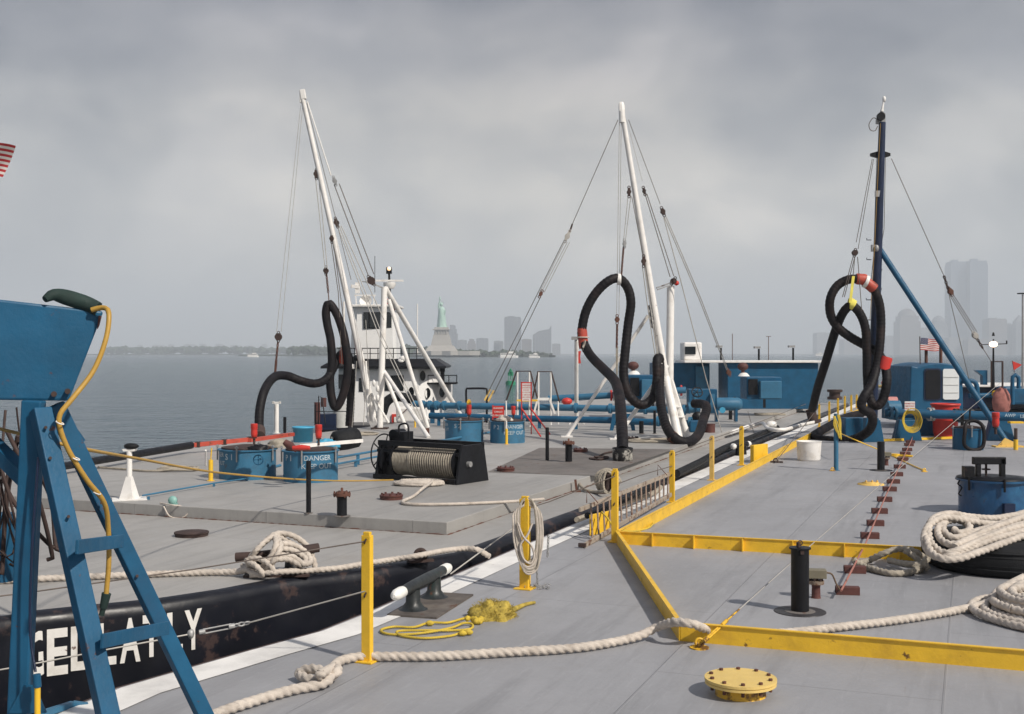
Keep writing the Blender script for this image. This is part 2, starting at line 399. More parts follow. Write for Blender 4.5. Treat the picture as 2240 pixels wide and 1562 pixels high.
wood('tree_line', 'rounded dark green trees on the near spit behind the tug', [(636, 662, 757, 758), (668, 700, 755, 757), (700, 775, 760, 758)], 2050)
wood('tree_line', 'low trees on the island on both sides of the statue', [(868, 940, 755, 757), (984, 1060, 764, 766), (1060, 1110, 768, 765), (1110, 1205, 766, 772)], 1590)
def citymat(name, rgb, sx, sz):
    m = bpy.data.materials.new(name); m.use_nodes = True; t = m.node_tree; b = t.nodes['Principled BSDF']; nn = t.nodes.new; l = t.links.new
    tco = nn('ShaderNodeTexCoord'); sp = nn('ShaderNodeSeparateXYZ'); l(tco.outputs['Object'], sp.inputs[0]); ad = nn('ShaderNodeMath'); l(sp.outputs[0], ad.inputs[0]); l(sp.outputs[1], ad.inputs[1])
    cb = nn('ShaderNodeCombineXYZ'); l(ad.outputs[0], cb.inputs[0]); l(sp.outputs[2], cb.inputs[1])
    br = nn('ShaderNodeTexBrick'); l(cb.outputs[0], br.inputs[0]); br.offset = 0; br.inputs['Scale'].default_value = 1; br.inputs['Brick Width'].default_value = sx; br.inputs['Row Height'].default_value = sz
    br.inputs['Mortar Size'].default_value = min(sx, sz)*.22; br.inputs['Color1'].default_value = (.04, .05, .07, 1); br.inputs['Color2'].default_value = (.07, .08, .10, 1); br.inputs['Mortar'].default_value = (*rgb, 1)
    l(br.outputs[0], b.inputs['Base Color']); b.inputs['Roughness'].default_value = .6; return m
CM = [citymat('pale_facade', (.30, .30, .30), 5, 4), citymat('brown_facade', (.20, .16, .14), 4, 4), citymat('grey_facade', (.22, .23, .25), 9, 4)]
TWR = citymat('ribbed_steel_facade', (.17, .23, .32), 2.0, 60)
def building(px0, px1, top, d, label, mi=0, crown='flat', name='office_tower', depth=None, group='hazy towers on the skyline', mat=None):
    a = A(px0, HY, d); b_ = A(px1, HY, d); w_ = b_.x-a.x; z1 = CZ+(HY-top)*d/F; dp = depth or w_*.9; c = Vector(((a.x+b_.x)/2, d+dp/2, 0)); H = z1-WZ
    t = thing(name, label, 'tower' if H > 60 else 'building', (c.x, c.y, WZ), group); m = mat or CM[mi]; mb = MB()
    def blk(f, za, zb): mb.box((c.x, c.y, (za+zb)/2), (w_*f, dp*f, zb-za))
    zr = z1
    if crown == 'flat': blk(1, WZ, z1-H*.03); blk(.93, z1-H*.03, z1)
    elif crown == 'step': blk(1, WZ, WZ+H*.72); blk(.8, WZ+H*.72, WZ+H*.88); blk(.55, WZ+H*.88, z1)
    elif crown in ('dome', 'pyramid'): blk(1, WZ, WZ+H*.72); blk(.86, WZ+H*.72, WZ+H*.83)
    elif crown == 'slope': blk(1, WZ, WZ+H*.68)
    mb.build('facade', m, t)
    r = MB()
    if crown == 'dome': r.lathe((c.x, c.y, WZ+H*.83), [(w_*.43, 0), (w_*.41, H*.06), (w_*.30, H*.12), (w_*.14, H*.16), (0.01, H*.17)], 20)
    elif crown == 'pyramid': r.lathe((c.x, c.y, WZ+H*.83), [(w_*.6, 0), (0.01, H*.17)], 4, Matrix.Rotation(R(45), 3, 'Z'), False)
    elif crown == 'slope':
        y0, y1 = c.y-dp/2, c.y+dp/2; z0 = WZ+H*.68
        r.extr([(c.x-w_/2, y0, z0), (c.x+w_/2, y0, z0), (c.x+w_/2, y0, z1), (c.x+w_*.40, y0, z1-H*.12), (c.x-w_*.2, y0, z0+H*.13)], (0, dp, 0))
    else:
        r.box((c.x-w_*.12, c.y, z1+H*.012), (w_*.35, dp*.35, H*.024)); r.cyl((c.x+w_*.1, c.y, z1), (c.x+w_*.1, c.y, z1+H*.05), w_*.012+.2, n=6)
    r.build('roof', m, t); return t
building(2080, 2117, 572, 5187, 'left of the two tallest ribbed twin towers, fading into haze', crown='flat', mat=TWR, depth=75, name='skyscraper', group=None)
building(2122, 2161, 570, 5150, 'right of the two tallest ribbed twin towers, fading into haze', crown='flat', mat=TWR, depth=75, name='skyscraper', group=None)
for a in [(979, 1001, 712, 3600, 'hazy slab tower just right of the statue pedestal', 2, 'step'), (1001, 1021, 744, 3500, 'low hazy block right of the slab tower by the statue', 0, 'flat'),
          (1022, 1041, 742, 3700, 'low stepped block midway between statue and dark square tower', 1, 'step'), (1042, 1068, 740, 3600, 'broad low block left of the dark square tower', 2, 'flat'),
          (1080, 1101, 746, 3500, 'low block touching the left foot of the dark square tower', 0, 'flat'), (1103, 1140, 693, 3400, 'broad dark square-topped tower behind the left mast wires', 2, 'flat'),
          (1141, 1163, 742, 3600, 'low block between the square tower and the slant-roofed tower', 1, 'flat'), (1166, 1206, 712, 3500, 'tower with slanting roof and sharp right peak', 2, 'slope'),
          (1208, 1226, 752, 3800, 'lowest block right of the slant-roofed tower', 0, 'flat'),
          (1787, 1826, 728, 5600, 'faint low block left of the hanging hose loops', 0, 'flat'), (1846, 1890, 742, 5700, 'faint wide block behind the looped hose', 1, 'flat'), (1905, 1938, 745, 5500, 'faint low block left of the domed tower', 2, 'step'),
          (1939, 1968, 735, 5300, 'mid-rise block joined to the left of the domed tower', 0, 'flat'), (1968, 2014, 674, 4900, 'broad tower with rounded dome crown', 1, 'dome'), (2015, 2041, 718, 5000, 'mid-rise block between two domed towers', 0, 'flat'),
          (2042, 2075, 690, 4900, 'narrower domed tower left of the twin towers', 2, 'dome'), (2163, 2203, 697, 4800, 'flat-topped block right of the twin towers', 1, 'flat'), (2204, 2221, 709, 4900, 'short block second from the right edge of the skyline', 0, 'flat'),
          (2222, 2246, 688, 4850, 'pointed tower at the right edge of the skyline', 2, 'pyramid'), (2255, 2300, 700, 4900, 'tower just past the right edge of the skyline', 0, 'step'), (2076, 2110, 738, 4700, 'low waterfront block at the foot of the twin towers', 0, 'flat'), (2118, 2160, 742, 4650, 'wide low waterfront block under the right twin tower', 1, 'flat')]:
    building(*a[:4], a[4], a[5], a[6])
k = 0
for px in range(300, 730, 34):
    building(px, px+random.randint(10, 22), 756+random.uniform(-4, 3), 6200, 'tiny pale building on the far left shore behind the tree band', 0, 'flat', name='shore_building', group='tiny pale shore buildings')
# statue on its island
st = A(966, HY, 1500); sx, sy = st.x, st.y; pxm = 1500/F
t = thing('statue', 'pale green robed statue with raised torch on a stone pedestal', 'statue', (sx, sy, WZ))
GRN = M('verdigris_copper', (.38, .56, .48), .7, var=.08, vs=.2, bump=0); STN = M('pale_granite', (.36, .34, .31), .8, var=.08, vs=.1, bump=0)
zz = lambda py: CZ-(py-HY)*pxm
m = MB(); m.cur = 0
z0 = zz(716); rob = [(-.0, 7.6, 6.6), (3, 6.9, 6.0), (8, 6.3, 5.6), (14, 5.6, 5.2), (19, 5.2, 4.8), (23, 4.9, 4.2), (26, 3.6, 3.2), (27.4, 1.6, 1.6)]
q = []; n = 20
for h, a, b_ in rob:
    for i in range(n):
        g = 2*math.pi*i/n; f = 1+.09*math.cos(7*g+h*.3); q.append((sx+(a*math.cos(g)*f)*.86+.4-h*.02, sy+b_*math.sin(g)*f, z0+h*.98))
m.add(q, [(i*n+j, i*n+(j+1) % n, (i+1)*n+(j+1) % n, (i+1)*n+j) for i in range(len(rob)-1) for j in range(n)], True)
m.build('robe', GRN, t)
m = MB(); m.ball((sx-.3, sy, z0+29.2), 2.3, 14, (.9, 1, 1.15))
for i in range(7): g = R(25+i*22); m.cyl((sx-.3+1.6*math.cos(g), sy, z0+30.6+.6*math.sin(g)), (sx-.3+4.0*math.cos(g), sy, z0+30.8+3.2*math.sin(g)), .3, .08, 6)
m.build('crowned_head', GRN, t)
m = MB(); m.tube([(sx-3.2, sy, z0+24.5), (sx-3.4, sy-.4, z0+29), (sx-2.2, sy-.6, z0+34)], [1.7, 1.25, .9], 10); m.build('raised_arm', GRN, t)
m = MB(); m.lathe((sx-2.1, sy-.6, z0+33.6), [(.5, 0), (.7, 1.6), (1.5, 2.1), (1.5, 2.6), (.9, 2.7), (.9, 3.3), (1.1, 4.2), (.5, 5.6), (.05, 6.3)], 10); m.build('torch', GRN, t)
m = MB(); m.box((sx+3.4, sy-3.2, z0+19), (3.6, 1.0, 6.2), m=Matrix.Rotation(R(14), 3, 'Y')); m.build('tablet', GRN, t)
m = MB()
def fr(hw0, hw1, ya, yb): m.add([(sx+i*hw0, sy+j*hw0, zz(ya)) for i, j in ((-1, -1), (1, -1), (1, 1), (-1, 1))]+[(sx+i*hw1, sy+j*hw1, zz(yb)) for i, j in ((-1, -1), (1, -1), (1, 1), (-1, 1))], [(0, 1, 5, 4), (1, 2, 6, 5), (2, 3, 7, 6), (3, 0, 4, 7), (4, 5, 6, 7), (3, 2, 1, 0)])
fr(13, 10, 756, 733); fr(9.2, 8.6, 733, 722); fr(11, 11, 722, 720.5); fr(9, 8.6, 720.5, 716); fr(20, 15, 768, 756)
for i in range(5): m.box((sx-7+i*3.5, sy-9.6, zz(727.5)), (1.0, 1.0, 6.2))
m.build('pedestal', STN, t)
m = MB(); pts = []
for i in range(22): g = 2*math.pi*i/22; r_ = 44 if i % 2 else 36; pts.append((sx+7+r_*math.cos(g)*1.0, sy+r_*math.sin(g)*.8))
m.prism(pts, WZ+2.41, zz(768)); m.build('star_fort_wall', STN, t)

# boats far off and a buoy
def ferry(px, w_, d, label, hc):
    p = A(px, HY, d); L_ = w_*d/F; t = thing('ferry', label, 'boat', (p.x, d, WZ)); h = L_*.07+.8
    m = MB(); m.prism([(p.x-L_/2, d), (p.x-L_*.4, d-2.5), (p.x+L_*.4, d-2.5), (p.x+L_/2, d), (p.x+L_*.4, d+2.5), (p.x-L_*.4, d+2.5)], WZ, WZ+h); m.build('hull', hc, t)
    m = MB(); m.box((p.x-L_*.02, d, WZ+h*1.6), (L_*.76, 4.2, h*1.2)); m.box((p.x+L_*.12, d, WZ+h*2.6), (L_*.3, 3.2, h*.8)); m.build('cabin', WHT, t)
    m = MB(); m.box((p.x-L_*.02, d-2.12, WZ+h*1.7), (L_*.72, .06, h*.4)); m.build('window_band', GLASS, t)
    m = MB(); m.cyl((p.x+L_*.1, d, WZ+h*3), (p.x+L_*.1, d, WZ+h*5), .12, n=6); m.build('mast', WHT, t)
ferry(1112, 44, 1300, 'long low white ferry on the water right of the statue', WHT); ferry(1168, 26, 1250, 'short two-deck white boat right of the long ferry', WHT)
ferry(553, 26, 1500, 'small white boat near the left far shore', WHT); ferry(1352, 18, 2200, 'tiny white boat between the two white masts on the horizon', WHT); ferry(1792, 20, 2300, 'tiny white boat on the horizon left of the dark mast', WHT)
p = A(1117, 842, (CZ-WZ)*F/(842-HY)); t = thing('buoy', 'green lattice navigation buoy floating beyond the barges', 'buoy', (p.x, p.y, WZ)); s = p.y/F
m = MB(); m.drum((p.x, p.y, WZ), 11*s, -.2, 7*s, 20); m.drum((p.x, p.y, WZ), 9*s, 7*s, 9*s, 20); m.build('float', GREEN, t)
m = MB()
for i in range(4): g = R(45+90*i); m.cyl((p.x+7*s*math.cos(g), p.y+7*s*math.sin(g), WZ+9*s), (p.x+4*s*math.cos(g), p.y+4*s*math.sin(g), WZ+28*s), .8*s, n=6)
m.box((p.x, p.y, WZ+24*s), (12*s, 2*s, 8*s)); m.box((p.x, p.y, WZ+16*s), (2*s, 12*s, 8*s)); m.build('lattice', GREEN, t)
m = MB(); m.drum((p.x, p.y, WZ+28*s), 4*s, 0, 4*s, 10); m.ball((p.x, p.y, WZ+34*s), 2.4*s, 8); m.build('lantern', GREEN, t)

# ================================================================ BARGES
def offset_poly(pts, dt): return [p+T*dt for p in pts]
edge = [B(-2, -6.7), P(170, 1540), P(254, 1505), P(540, 1423), P(696, 1381), P(790, 1344), P(1060, 1228)]+[B(s_, -5.64) for s_ in (22, 30, 45, 64)]
for i, p in enumerate(edge): p.z = 0
nb = thing('barge', 'grey-decked tank barge with white edge stripe in the foreground', 'barge', B(30, 2, WZ))
ring = edge+[B(64, 9), B(-2, 9)]; ring2 = [(p.x, p.y) for p in ring]
m = MB(); m.add([(x, y, 0) for x, y in ring2], [tuple(reversed(range(len(ring2))))]); o = m.build('deck', DECK, nb)
m = MB(); n = len(ring2)
q = [(x, y, 0.0) for x, y in ring2]+[(x, y, WZ-.5) for x, y in ring2]
m.add(q, [(i, (i+1) % n, n+(i+1) % n, n+i) for i in range(n)])
m.build('hull_side', HULL, nb)
m = MB(); m.tube([p+Vector((0, 0, -.045))-T*.0 for p in edge], .05, 8); m.build('rubbing_edge', RUSTD, nb)
m = MB(); a = [p+T*.05 for p in edge]; b_ = [p+T*.42 for p in edge]; n = len(a)
m.add([p+Vector((0, 0, .008)) for p in a+b_], [(i, n+i, n+i+1, i+1) for i in range(n-1)]); m.build('edge_stripe', STRIPE, nb)

# far barge: bowed near corner, lower deck, raised trunk
gun = [B(7.5, -13.5), B(7.9, -10.5), P(0, 1351, LZ), P(77, 1338, LZ), P(154, 1330, LZ), P(341, 1312, LZ), P(482, 1291, LZ), P(634, 1262, LZ), P(793, 1245, LZ), P(909, 1225, LZ), P(1002, 1210, LZ)]+[B(s_, -5.78) for s_ in (18.5, 22, 30, 45, 60)]
far = [B(60, -18.4), B(38, -18.4), B(21, -18.4), B(14, -17.6), B(9.5, -16)]
lb = thing('barge', 'higher black-hulled tank barge moored alongside with raised deck', 'barge', B(34, -12, WZ))
ringL = [(p.x, p.y) for p in gun+far]; n = len(ringL)
m = MB(); m.add([(x, y, LZ) for x, y in ringL], [tuple(reversed(range(n)))]); m.build('deck', DECK2, lb)
m = MB(); ins = [p-(p-B(34, -12)).normalized()*.0 for p in gun+far]
prof = [(0, 0.0), (.0, .0), (.035, -.012), (.075, -.05), (.09, -.12), (.08, -.95), (.03, -2.9)]    # rounded gunwale then nearly plumb side
rows = []
P2 = [Vector((x, y, 0)) for x, y in ringL]; nrmz = []
for i in range(n):
    e = (P2[(i+1) % n]-P2[i-1]).normalized(); nrmz.append(Vector((e.y, -e.x, 0)))
q = []
lip = [(-.05, .004)]+prof[1:]
for ox, dz in lip:
    for i in range(n): q.append(P2[i]+nrmz[i]*ox+Vector((0, 0, LZ+dz)))
m.add(q, [(r*n+i, r*n+(i+1) % n, (r+1)*n+(i+1) % n, (r+1)*n+i) for r in range(len(lip)-1) for i in range(n)], True)
m.build('hull_side', HULL, lb)
m = MB(); tr = [B(14.5, -6.68), B(58, -6.86), B(58, -17.7), B(17.4, -17.7), B(14.6, -14.6)]; m.prism([(p.x, p.y) for p in tr][::-1], LZ-.02, TZ); m.build('trunk_deck', DECK2, lb, bevel=.012)
m = MB(); tp = [P(1066, 1033, TZ), P(1306, 1041.5, TZ), P(1476, 983, TZ), P(1180, 980, TZ)]; m.add([p+Vector((0, 0, .005)) for p in tp], [(0, 1, 2, 3)]); m.build('dark_deck_patch', DARKDECK, lb)
# hull name painted on the rounded side
def wall_at(px):
    for a, b_ in zip(gun, gun[1:]):
        ka, kb = a.x/a.y*F+CX, b_.x/b_.y*F+CX
        if ka <= px <= kb:
            r = (px-CX)/F; dx, dy = b_.x-a.x, b_.y-a.y; t_ = (r*a.y-a.x)/(dx-r*dy); e = Vector((dx, dy, 0)).normalized(); return Vector((a.x+dx*t_, a.y+dy*t_, 0)), e
for ch, px, y0, y1, tw in [('G', 70, 1390, 1482, 46), ('E', 122, 1383, 1480, 46), ('L', 173, 1377, 1469, 42), ('L', 230, 1370, 1458, 42), ('A', 281, 1360, 1452, 45), ('T', 327, 1352, 1440, 38), ('L', 373, 1346, 1432, 34), ('Y', 413, 1340, 1424, 38)]:
    c, e = wall_at(px); nr = Vector((e.y, -e.x, 0)); c = c+nr*.10; d = c.y; zt = CZ-(y0-HY)*d/F; zb = CZ-(y1-HY)*d/F; h = zt-zb; c.z = (zt+zb)/2
    vs, fs = text_verts(ch, h, .042); xs = [v.x for v in vs]; wn = max(xs)-min(xs); mid = (max(xs)+min(xs))/2; per = F*(e.x*c.y-c.x*e.y)/c.y**2; k_ = tw/per/wn
    mm = MB(); mm.add([c+e*(v.x-mid)*k_+Vector((0, 0, v.y)) for v in vs], fs); mm.build('letter', WHT, lb)
m = MB()                                                       # long side fender timber squeezed between the two barges
for i in range(26):
    s_ = 17.5+i*1.55; m.tube([B(s_, -5.70, -.05+random.uniform(-.03, .02)), B(s_+random.uniform(.9, 1.5), -5.70+random.uniform(-.03, .02), -.05+random.uniform(-.03, .03))], .055, 8)
tag(m.build('side_fender', RUB, lb), 'black rubber fender strip between the hulls', 'x'); bpy.data.objects['side_fender'].pop('category')

# ---------------------------------------------------------------- yellow coaming on the near barge
H = .17
co = thing('coaming', 'low yellow spill coaming crossing the near deck in long straight runs', 'coaming', P(1345, 1187))
def plate(a, b_, h=H, name='plate', stiff=(), side=-1, th=.014):
    m = MB(); a = Vector((a.x, a.y, 0)); b_ = Vector((b_.x, b_.y, 0)); e = (b_-a).normalized(); nr = Vector((e.y, -e.x, 0))
    m.box((a+b_)/2+Vector((0, 0, h/2)), ((b_-a).length, th, h), math.atan2(e.y, e.x))
    m.box((a+b_)/2+nr*side*.0+Vector((0, 0, h+.004)), ((b_-a).length, .045, .008), math.atan2(e.y, e.x))
    for k_ in stiff:
        c = a.lerp(b_, k_)+nr*.035*1; m.box(c+Vector((0, 0, h/2)), (.012, .07, h*.98), math.atan2(e.y, e.x))
    return m.build(name, YEL, co)
c0 = P(1350, 1190); d0 = B(c0.dot(U), c0.dot(T)); 
plate(c0, B(62, -4.65), .17, 'long_plate')
plate(c0, P(2060, 1230)+Vector((.0, 0, 0)), H, 'cross_plate', [.12, .255, .41, .565, .72, .88]); plate(P(2060, 1230), P(2060, 1230)+(P(2060, 1230)-c0).normalized()*7, H, 'cross_plate')
plate(c0, P(1487, 1402), H, 'diagonal_plate'); 
e1 = P(2245, 1468); e0 = P(1489, 1402); plate(e0, e0+(e1-e0)*3.2, .165, 'near_plate')
for px0, px1, y0, y1, dd, lab in [(1290, 1341, 1126, 1188, 0, 'x'), (1645, 1676, 974, 1013, 0, 'y')]:
    d = 16.6 if px0 < 1400 else P(px0, y1).y; a = A(px0, y1, d); b_ = A(px1, y1, d+.5); h = CZ-(y0-HY)*d/F; a.z = b_.z = 0
    m = MB(); m.box(((a+b_)/2)+Vector((0, 0, h/2)), ((b_-a).length, .02 if px0 < 1400 else .10, h), math.atan2(b_.y-a.y, b_.x-a.x)); m.build('box_plate', YEL, co, bevel=.008)

# ---------------------------------------------------------------- stanchions along the edge
def stanchion(px, yb, yt, label, wpx=20, base='flange', mat=YEL, z=0., d=None):
    p = P(px, yb, z) if d is None else A(px, yb, d); p.z = max(p.z, 0) if d is None else p.z
    h = (yb-yt)*p.y/F; w_ = wpx*p.y/F; t = thing('stanchion', label, 'stanchion', p, 'yellow rail stanchions'); m = MB(); g = BA*-1+R(8)
    rot = Matrix.Rotation(R(-24), 3, 'Z'); c = p
    fr_ = [(-w_*.45, -w_*.28), (w_*.45, -w_*.28), (w_*.45, -w_*.28+.012), (-w_*.45+.012, -w_*.28+.012), (-w_*.45+.012, w_*.4), (-w_*.45, w_*.4)]
    # angle-iron post
    pts = [rot @ Vector((x, y, 0)) for x, y in ([(-w_*.5, w_*.4), (-w_*.5, -w_*.3), (w_*.5, -w_*.3), (w_*.5, w_*.4), (w_*.36, w_*.4), (w_*.36, -w_*.16), (-w_*.36, -w_*.16), (-w_*.36, w_*.4)])]
    m.extr([c+v for v in pts], (0, 0, h-.03)); m.extr([c+v+Vector((0, 0, h-.03)) for v in [rot @ Vector((x, y, 0)) for x, y in ((-w_*.3, -w_*.28), (w_*.42, -w_*.28), (w_*.42, w_*.2), (-w_*.3, w_*.2))]], (0, 0, .03))
    m.build('post', mat, t, bevel=.004)
    if base: m = MB(); m.box(c+Vector((0, 0, .008)), (w_*1.9, w_*1.7, .016), R(-24)); m.build('base_plate', mat, t, bevel=.004)
    m = MB()
    for f in (.93, .52): m.tube([c+rot @ Vector((-w_*.1, -w_*.36, h*f-.02)), c+rot @ Vector((w_*.06, -w_*.5, h*f)), c+rot @ Vector((w_*.1, -w_*.34, h*f+.02))], .008, 6)
    m.build('wire_eye', RUSTD, t); return t, h
SP = {}
for k_, a in {'a': (803, 1448, 1163, 'nearest yellow stanchion standing over the heavy rope', 22), 'b': (1148, 1288, 1085, 'yellow stanchion with a rope coil hung on it', 21),
              'c': (1345, 1186, 1025, 'yellow stanchion behind the leaning ladder', 14), 'd': (1470, 1099, 985, 'yellow stanchion at the far end of the ladder', 11), 'e': (1557, 1051, 953, 'slim worn yellow stanchion beyond the ladder', 9.5), 'f': (1622, 1018, 932, 'yellow stanchion just before the small yellow box plate', 9)}.items():
    t, h = stanchion(a[0], a[1], a[2], a[3], a[4], mat=YELW if k_ == 'e' else YEL); SP[k_] = (Vector(t.location), h)
for i, (px, yb, yt) in enumerate([(1792, 934, 884), (1814, 925, 878), (1833, 916, 871), (1848, 908, 866), (1862, 900, 864), (1874, 893, 863)]):
    stanchion(px, yb, yt, ['nearest of the six small far stanchions by the hose foot', 'second of the six small far stanchions', 'third of the six small far stanchions', 'fourth of the six small far stanchions', 'fifth of the six small far stanchions', 'farthest of the six small far stanchions'][i], 4.2)
def wire(name, label, pts, r=.006, mat=WIRE, n=6, cat='wire', group=None, smoothp=False):
    m = MB(); pts = smooth_path(pts, .25) if smoothp else pts; m.tube(pts, r, n); return tag(m.build(name, mat), label, cat, group)
def sag(a, b_, s, n=12): return [a.lerp(b_, i/n)-Vector((0, 0, s*4*(i/n)*(1-i/n))) for i in range(n+1)]
a, ha = SP['a']; b_, hb_ = SP['b']; c_, hc_ = SP['c']; d_, hd_ = SP['d']; e_, he_ = SP['e']; f_, hf_ = SP['f']
up = lambda p, h: p+Vector((0, -.02, h))
t = thing('rail_wire', 'thin rusty upper rail wire running left from the nearest stanchion', 'wire', a)
m = MB(); m.tube([up(a, ha*.93), A(420, 1246, 9.6), A(70, 1295, 9.0), A(-200, 1330, 8.6)], .006, 6); m.build('wire', WIRE, t)
t = thing('rail_wire', 'lower rail wire with turnbuckle in front of the painted hull letters', 'wire', a)
tb0, tb1 = A(412, 1388, 9.9), A(545, 1362, 10.1)
m = MB(); m.tube([up(a, ha*.55), tb1], .007, 6); m.tube([tb0, A(240, 1420, 9.6), A(60, 1455, 9.3), A(-200, 1500, 8.9)], .007, 6); m.build('wire', WIREL, t)
m = MB(); q = (tb1-tb0).normalized(); o_ = Vector((0, 0, .018))
m.tube([tb0+q*.12+o_, tb0+q*.36+o_], .007, 6); m.tube([tb0+q*.12-o_, tb0+q*.36-o_], .007, 6); m.cyl(tb0+q*.09, tb0+q*.14, .022, n=8); m.cyl(tb0+q*.34, tb0+q*.39, .022, n=8)
m.chain(tb0+q*.38, tb1, .06, .008); m.ball(tb0+q*.02, .03, 8, (1, 1, 1.3), .2); m.build('turnbuckle', STEEL, t)
wire('rail_wire', 'rail wire between the coil stanchion and the ladder stanchion', [up(b_, hb_*.86), A(1200, 1098, 15.2), up(c_, hc_*.9)], .007)
wire('rail_wire', 'rail wire above the ladder between two stanchions', [up(c_, hc_*.78), A(1400, 1040, 18.4), up(d_, hd_*.7)], .007)
wire('rail_wire', 'rail wire between the second and third posts past the ladder', [up(d_, hd_*.93), up(e_, he_*.93), up(f_, hf_*.93), B(40, -5.2, .9)], .008)
wire('rail_wire', 'short line from the near cleat up to the coil stanchion', [A(985, 1256, 12.6), A(1140, 1142, 13.6)], .008, WIREL)

# ---------------------------------------------------------------- hose rack tower at left
t = thing('hose_rack', 'tall blue A-frame ladder post carrying a large blue trough', 'hose rack', P(60, 1900, 0))
def on_face(px, py):                                            # plane of the trough's near side
    n_ = Vector((-.42, .907, 0)); r_ = A(px, py, 1)-Vector((0, 0, CZ)); c_ = A(120, 780, 7.35)-Vector((0, 0, CZ)); return Vector((0, 0, CZ))+r_*(c_.dot(n_)/r_.dot(n_))
m = MB(); q = [on_face(-420, 606), on_face(0, 655), on_face(228, 681), on_face(152, 877), on_face(-420, 870)]
m.extr([Vector(v) for v in q], (-.9, 1.25, 0)); m.build('trough', BLUE, t, bevel=.015)
m = MB(); 
for px, py in ((118, 862), (148, 856)): m.cyl(A(px, py, 7.38), A(px, py, 7.2), .018, n=8)
m.build('bolt', RUSTD, t)
m = MB(); m.bar(A(74, 876, 7.25), A(36, 1700, 7.25), .125, .09, (0, 1, 0), R(0)); m.build('post', BLUE, t, bevel=.01)
m = MB(); m.extr([A(18, 1560, 7.15), A(100, 1560, 7.15), A(74, 1500, 7.15), A(52, 1500, 7.15)], (0, .02, 0)); m.build('gusset', BLUE, t)
m = MB(); m.bar(A(88, 895, 7.2), A(262, 1680, 6.7), .115, .085, (.75, -.66, 0)); m.build('ladder_rail', BLUE, t, bevel=.008)
m = MB(); m.bar(A(120, 885, 7.5), A(474, 1620, 8.0), .105, .075, (.75, -.66, 0)); m.build('ladder_rail', BLUE, t, bevel=.008)
for xa, ya, xb, yb in ((168, 1197, 268, 1183), (222, 1403, 368, 1373), (285, 1630, 450, 1575)):
    m = MB(); m.bar(A(xa, ya, 6.78), A(xb, yb, 7.6), .02, .085, (0, 0, 1)); m.build('rung', BLUE, t, bevel=.005)
m = MB(); m.bar(A(142, 930, 7.7), A(172, 972, 7.75), .09, .05, (.7, -.7, 0)); m.bar(A(-60, 930, 7.6), A(60, 1050, 7.3), .09, .09, (0, 0, 1)); m.build('brace', BLUE, t)
for px, py, d_ in ((131, 925, 7.08), (166, 1003, 7.18), (212, 1078, 7.32)): m = MB(); m.ring(A(px, py, d_), .024, .004, Matrix.Rotation(R(25), 3, 'Y'), 12, 5); m.build('cable_tie', WHT, t)
for px, py, d_ in ((100, 935, 7.12), (110, 1002, 7.08), (150, 1130, 7.0), (208, 1068, 7.52), (222, 1100, 7.56), (300, 1260, 7.7)): m = MB(); m.cyl(A(px, py, d_), A(px, py, d_-.025), .010, n=8); m.build('bolt', RUSTD, t)
m = MB(); q = [on_face(217, 690), on_face(223, 692), on_face(218, 712), on_face(214, 720)]; m.extr([v+Vector((0, -.012, 0)) for v in q], (0, .01, 0)); m.build('red_paint_patch', REDB, t)
t2 = thing('cleat_bracket', 'low blue angle bracket at the foot of the hose rack', 'bracket', A(200, 1562, 8.6))
m = MB(); m.bar(A(90, 1562, 8.2), A(160, 1540, 8.6), .05, .04); m.bar(A(160, 1540, 8.6), A(330, 1562, 8.8), .05, .04); m.build('arm', BLUEL, t2)
m = MB(); m.tube(smooth_path([A(98, 655, 7.3), A(118, 645, 7.35), A(150, 652, 7.4), A(190, 665, 7.45), A(214, 676, 7.45)], .03), [.022+.030*math.sin(min(1, i/8)*1.57)*(1-max(0, i-10)*.035) for i in range(len(smooth_path([A(98, 655, 7.3), A(118, 645, 7.35), A(150, 652, 7.4), A(190, 665, 7.45), A(214, 676, 7.45)], .03)))], 10)
tag(m.build('canvas_roll', DGREEN), 'dark green canvas roll lying on top of the blue trough', 'canvas')
t = thing('power_cord', 'thick yellow cord hanging from the blue trough down through the ladder', 'cord', A(235, 1330, 7.3))
m = MB(); m.tube(smooth_path([A(200, 678, 7.4), A(225, 673, 7.4), A(238, 685, 7.35), A(232, 740, 7.3), A(205, 810, 7.25), A(160, 870, 7.15), A(132, 905, 7.1), A(131, 935, 7.1), A(150, 985, 7.15), A(190, 1050, 7.25), A(228, 1100, 7.4), A(237, 1160, 7.5), A(238, 1230, 7.5), A(232, 1302, 7.5)], .04), .0165, 8); m.build('cord', CORD, t)
m = MB(); m.cyl(A(233, 1298, 7.5), A(226, 1330, 7.5), .030, .024, 10); m.cyl(A(226, 1330, 7.5), A(222, 1346, 7.5), .018, n=8); m.build('plug', DGREEN, t)
t = thing('power_cord', 'yellow tipped cord hanging beside the blue post', 'cord', A(82, 1600, 7.0))
m = MB(); m.tube(smooth_path([A(84, 1000, 7.12), A(70, 1200, 7.1), A(66, 1380, 7.1), A(78, 1470, 7.05)], .1), .008, 6); m.build('cable', NAVY, t)
m = MB(); m.cyl(A(80, 1475, 7.05), A(82, 1503, 7.05), .024, n=10); m.build('plug', BLUE, t); m = MB(); m.cyl(A(82, 1503, 7.05), A(82, 1640, 7.05), .018, n=10); m.build('yellow_sheath', YEL, t)
wire('mooring_line', 'yellow line strung from the hose rack across to the winch', smooth_path([A(0, 938, 8.5), A(160, 977, 8.2), A(300, 1003, 10.5), A(470, 1033, 14), A(640, 1048, 17), A(760, 1052, 19), A(860, 1050, 20.2)], .3), .013, CORD, 8, 'rope')
m = MB(); random.seed(3)
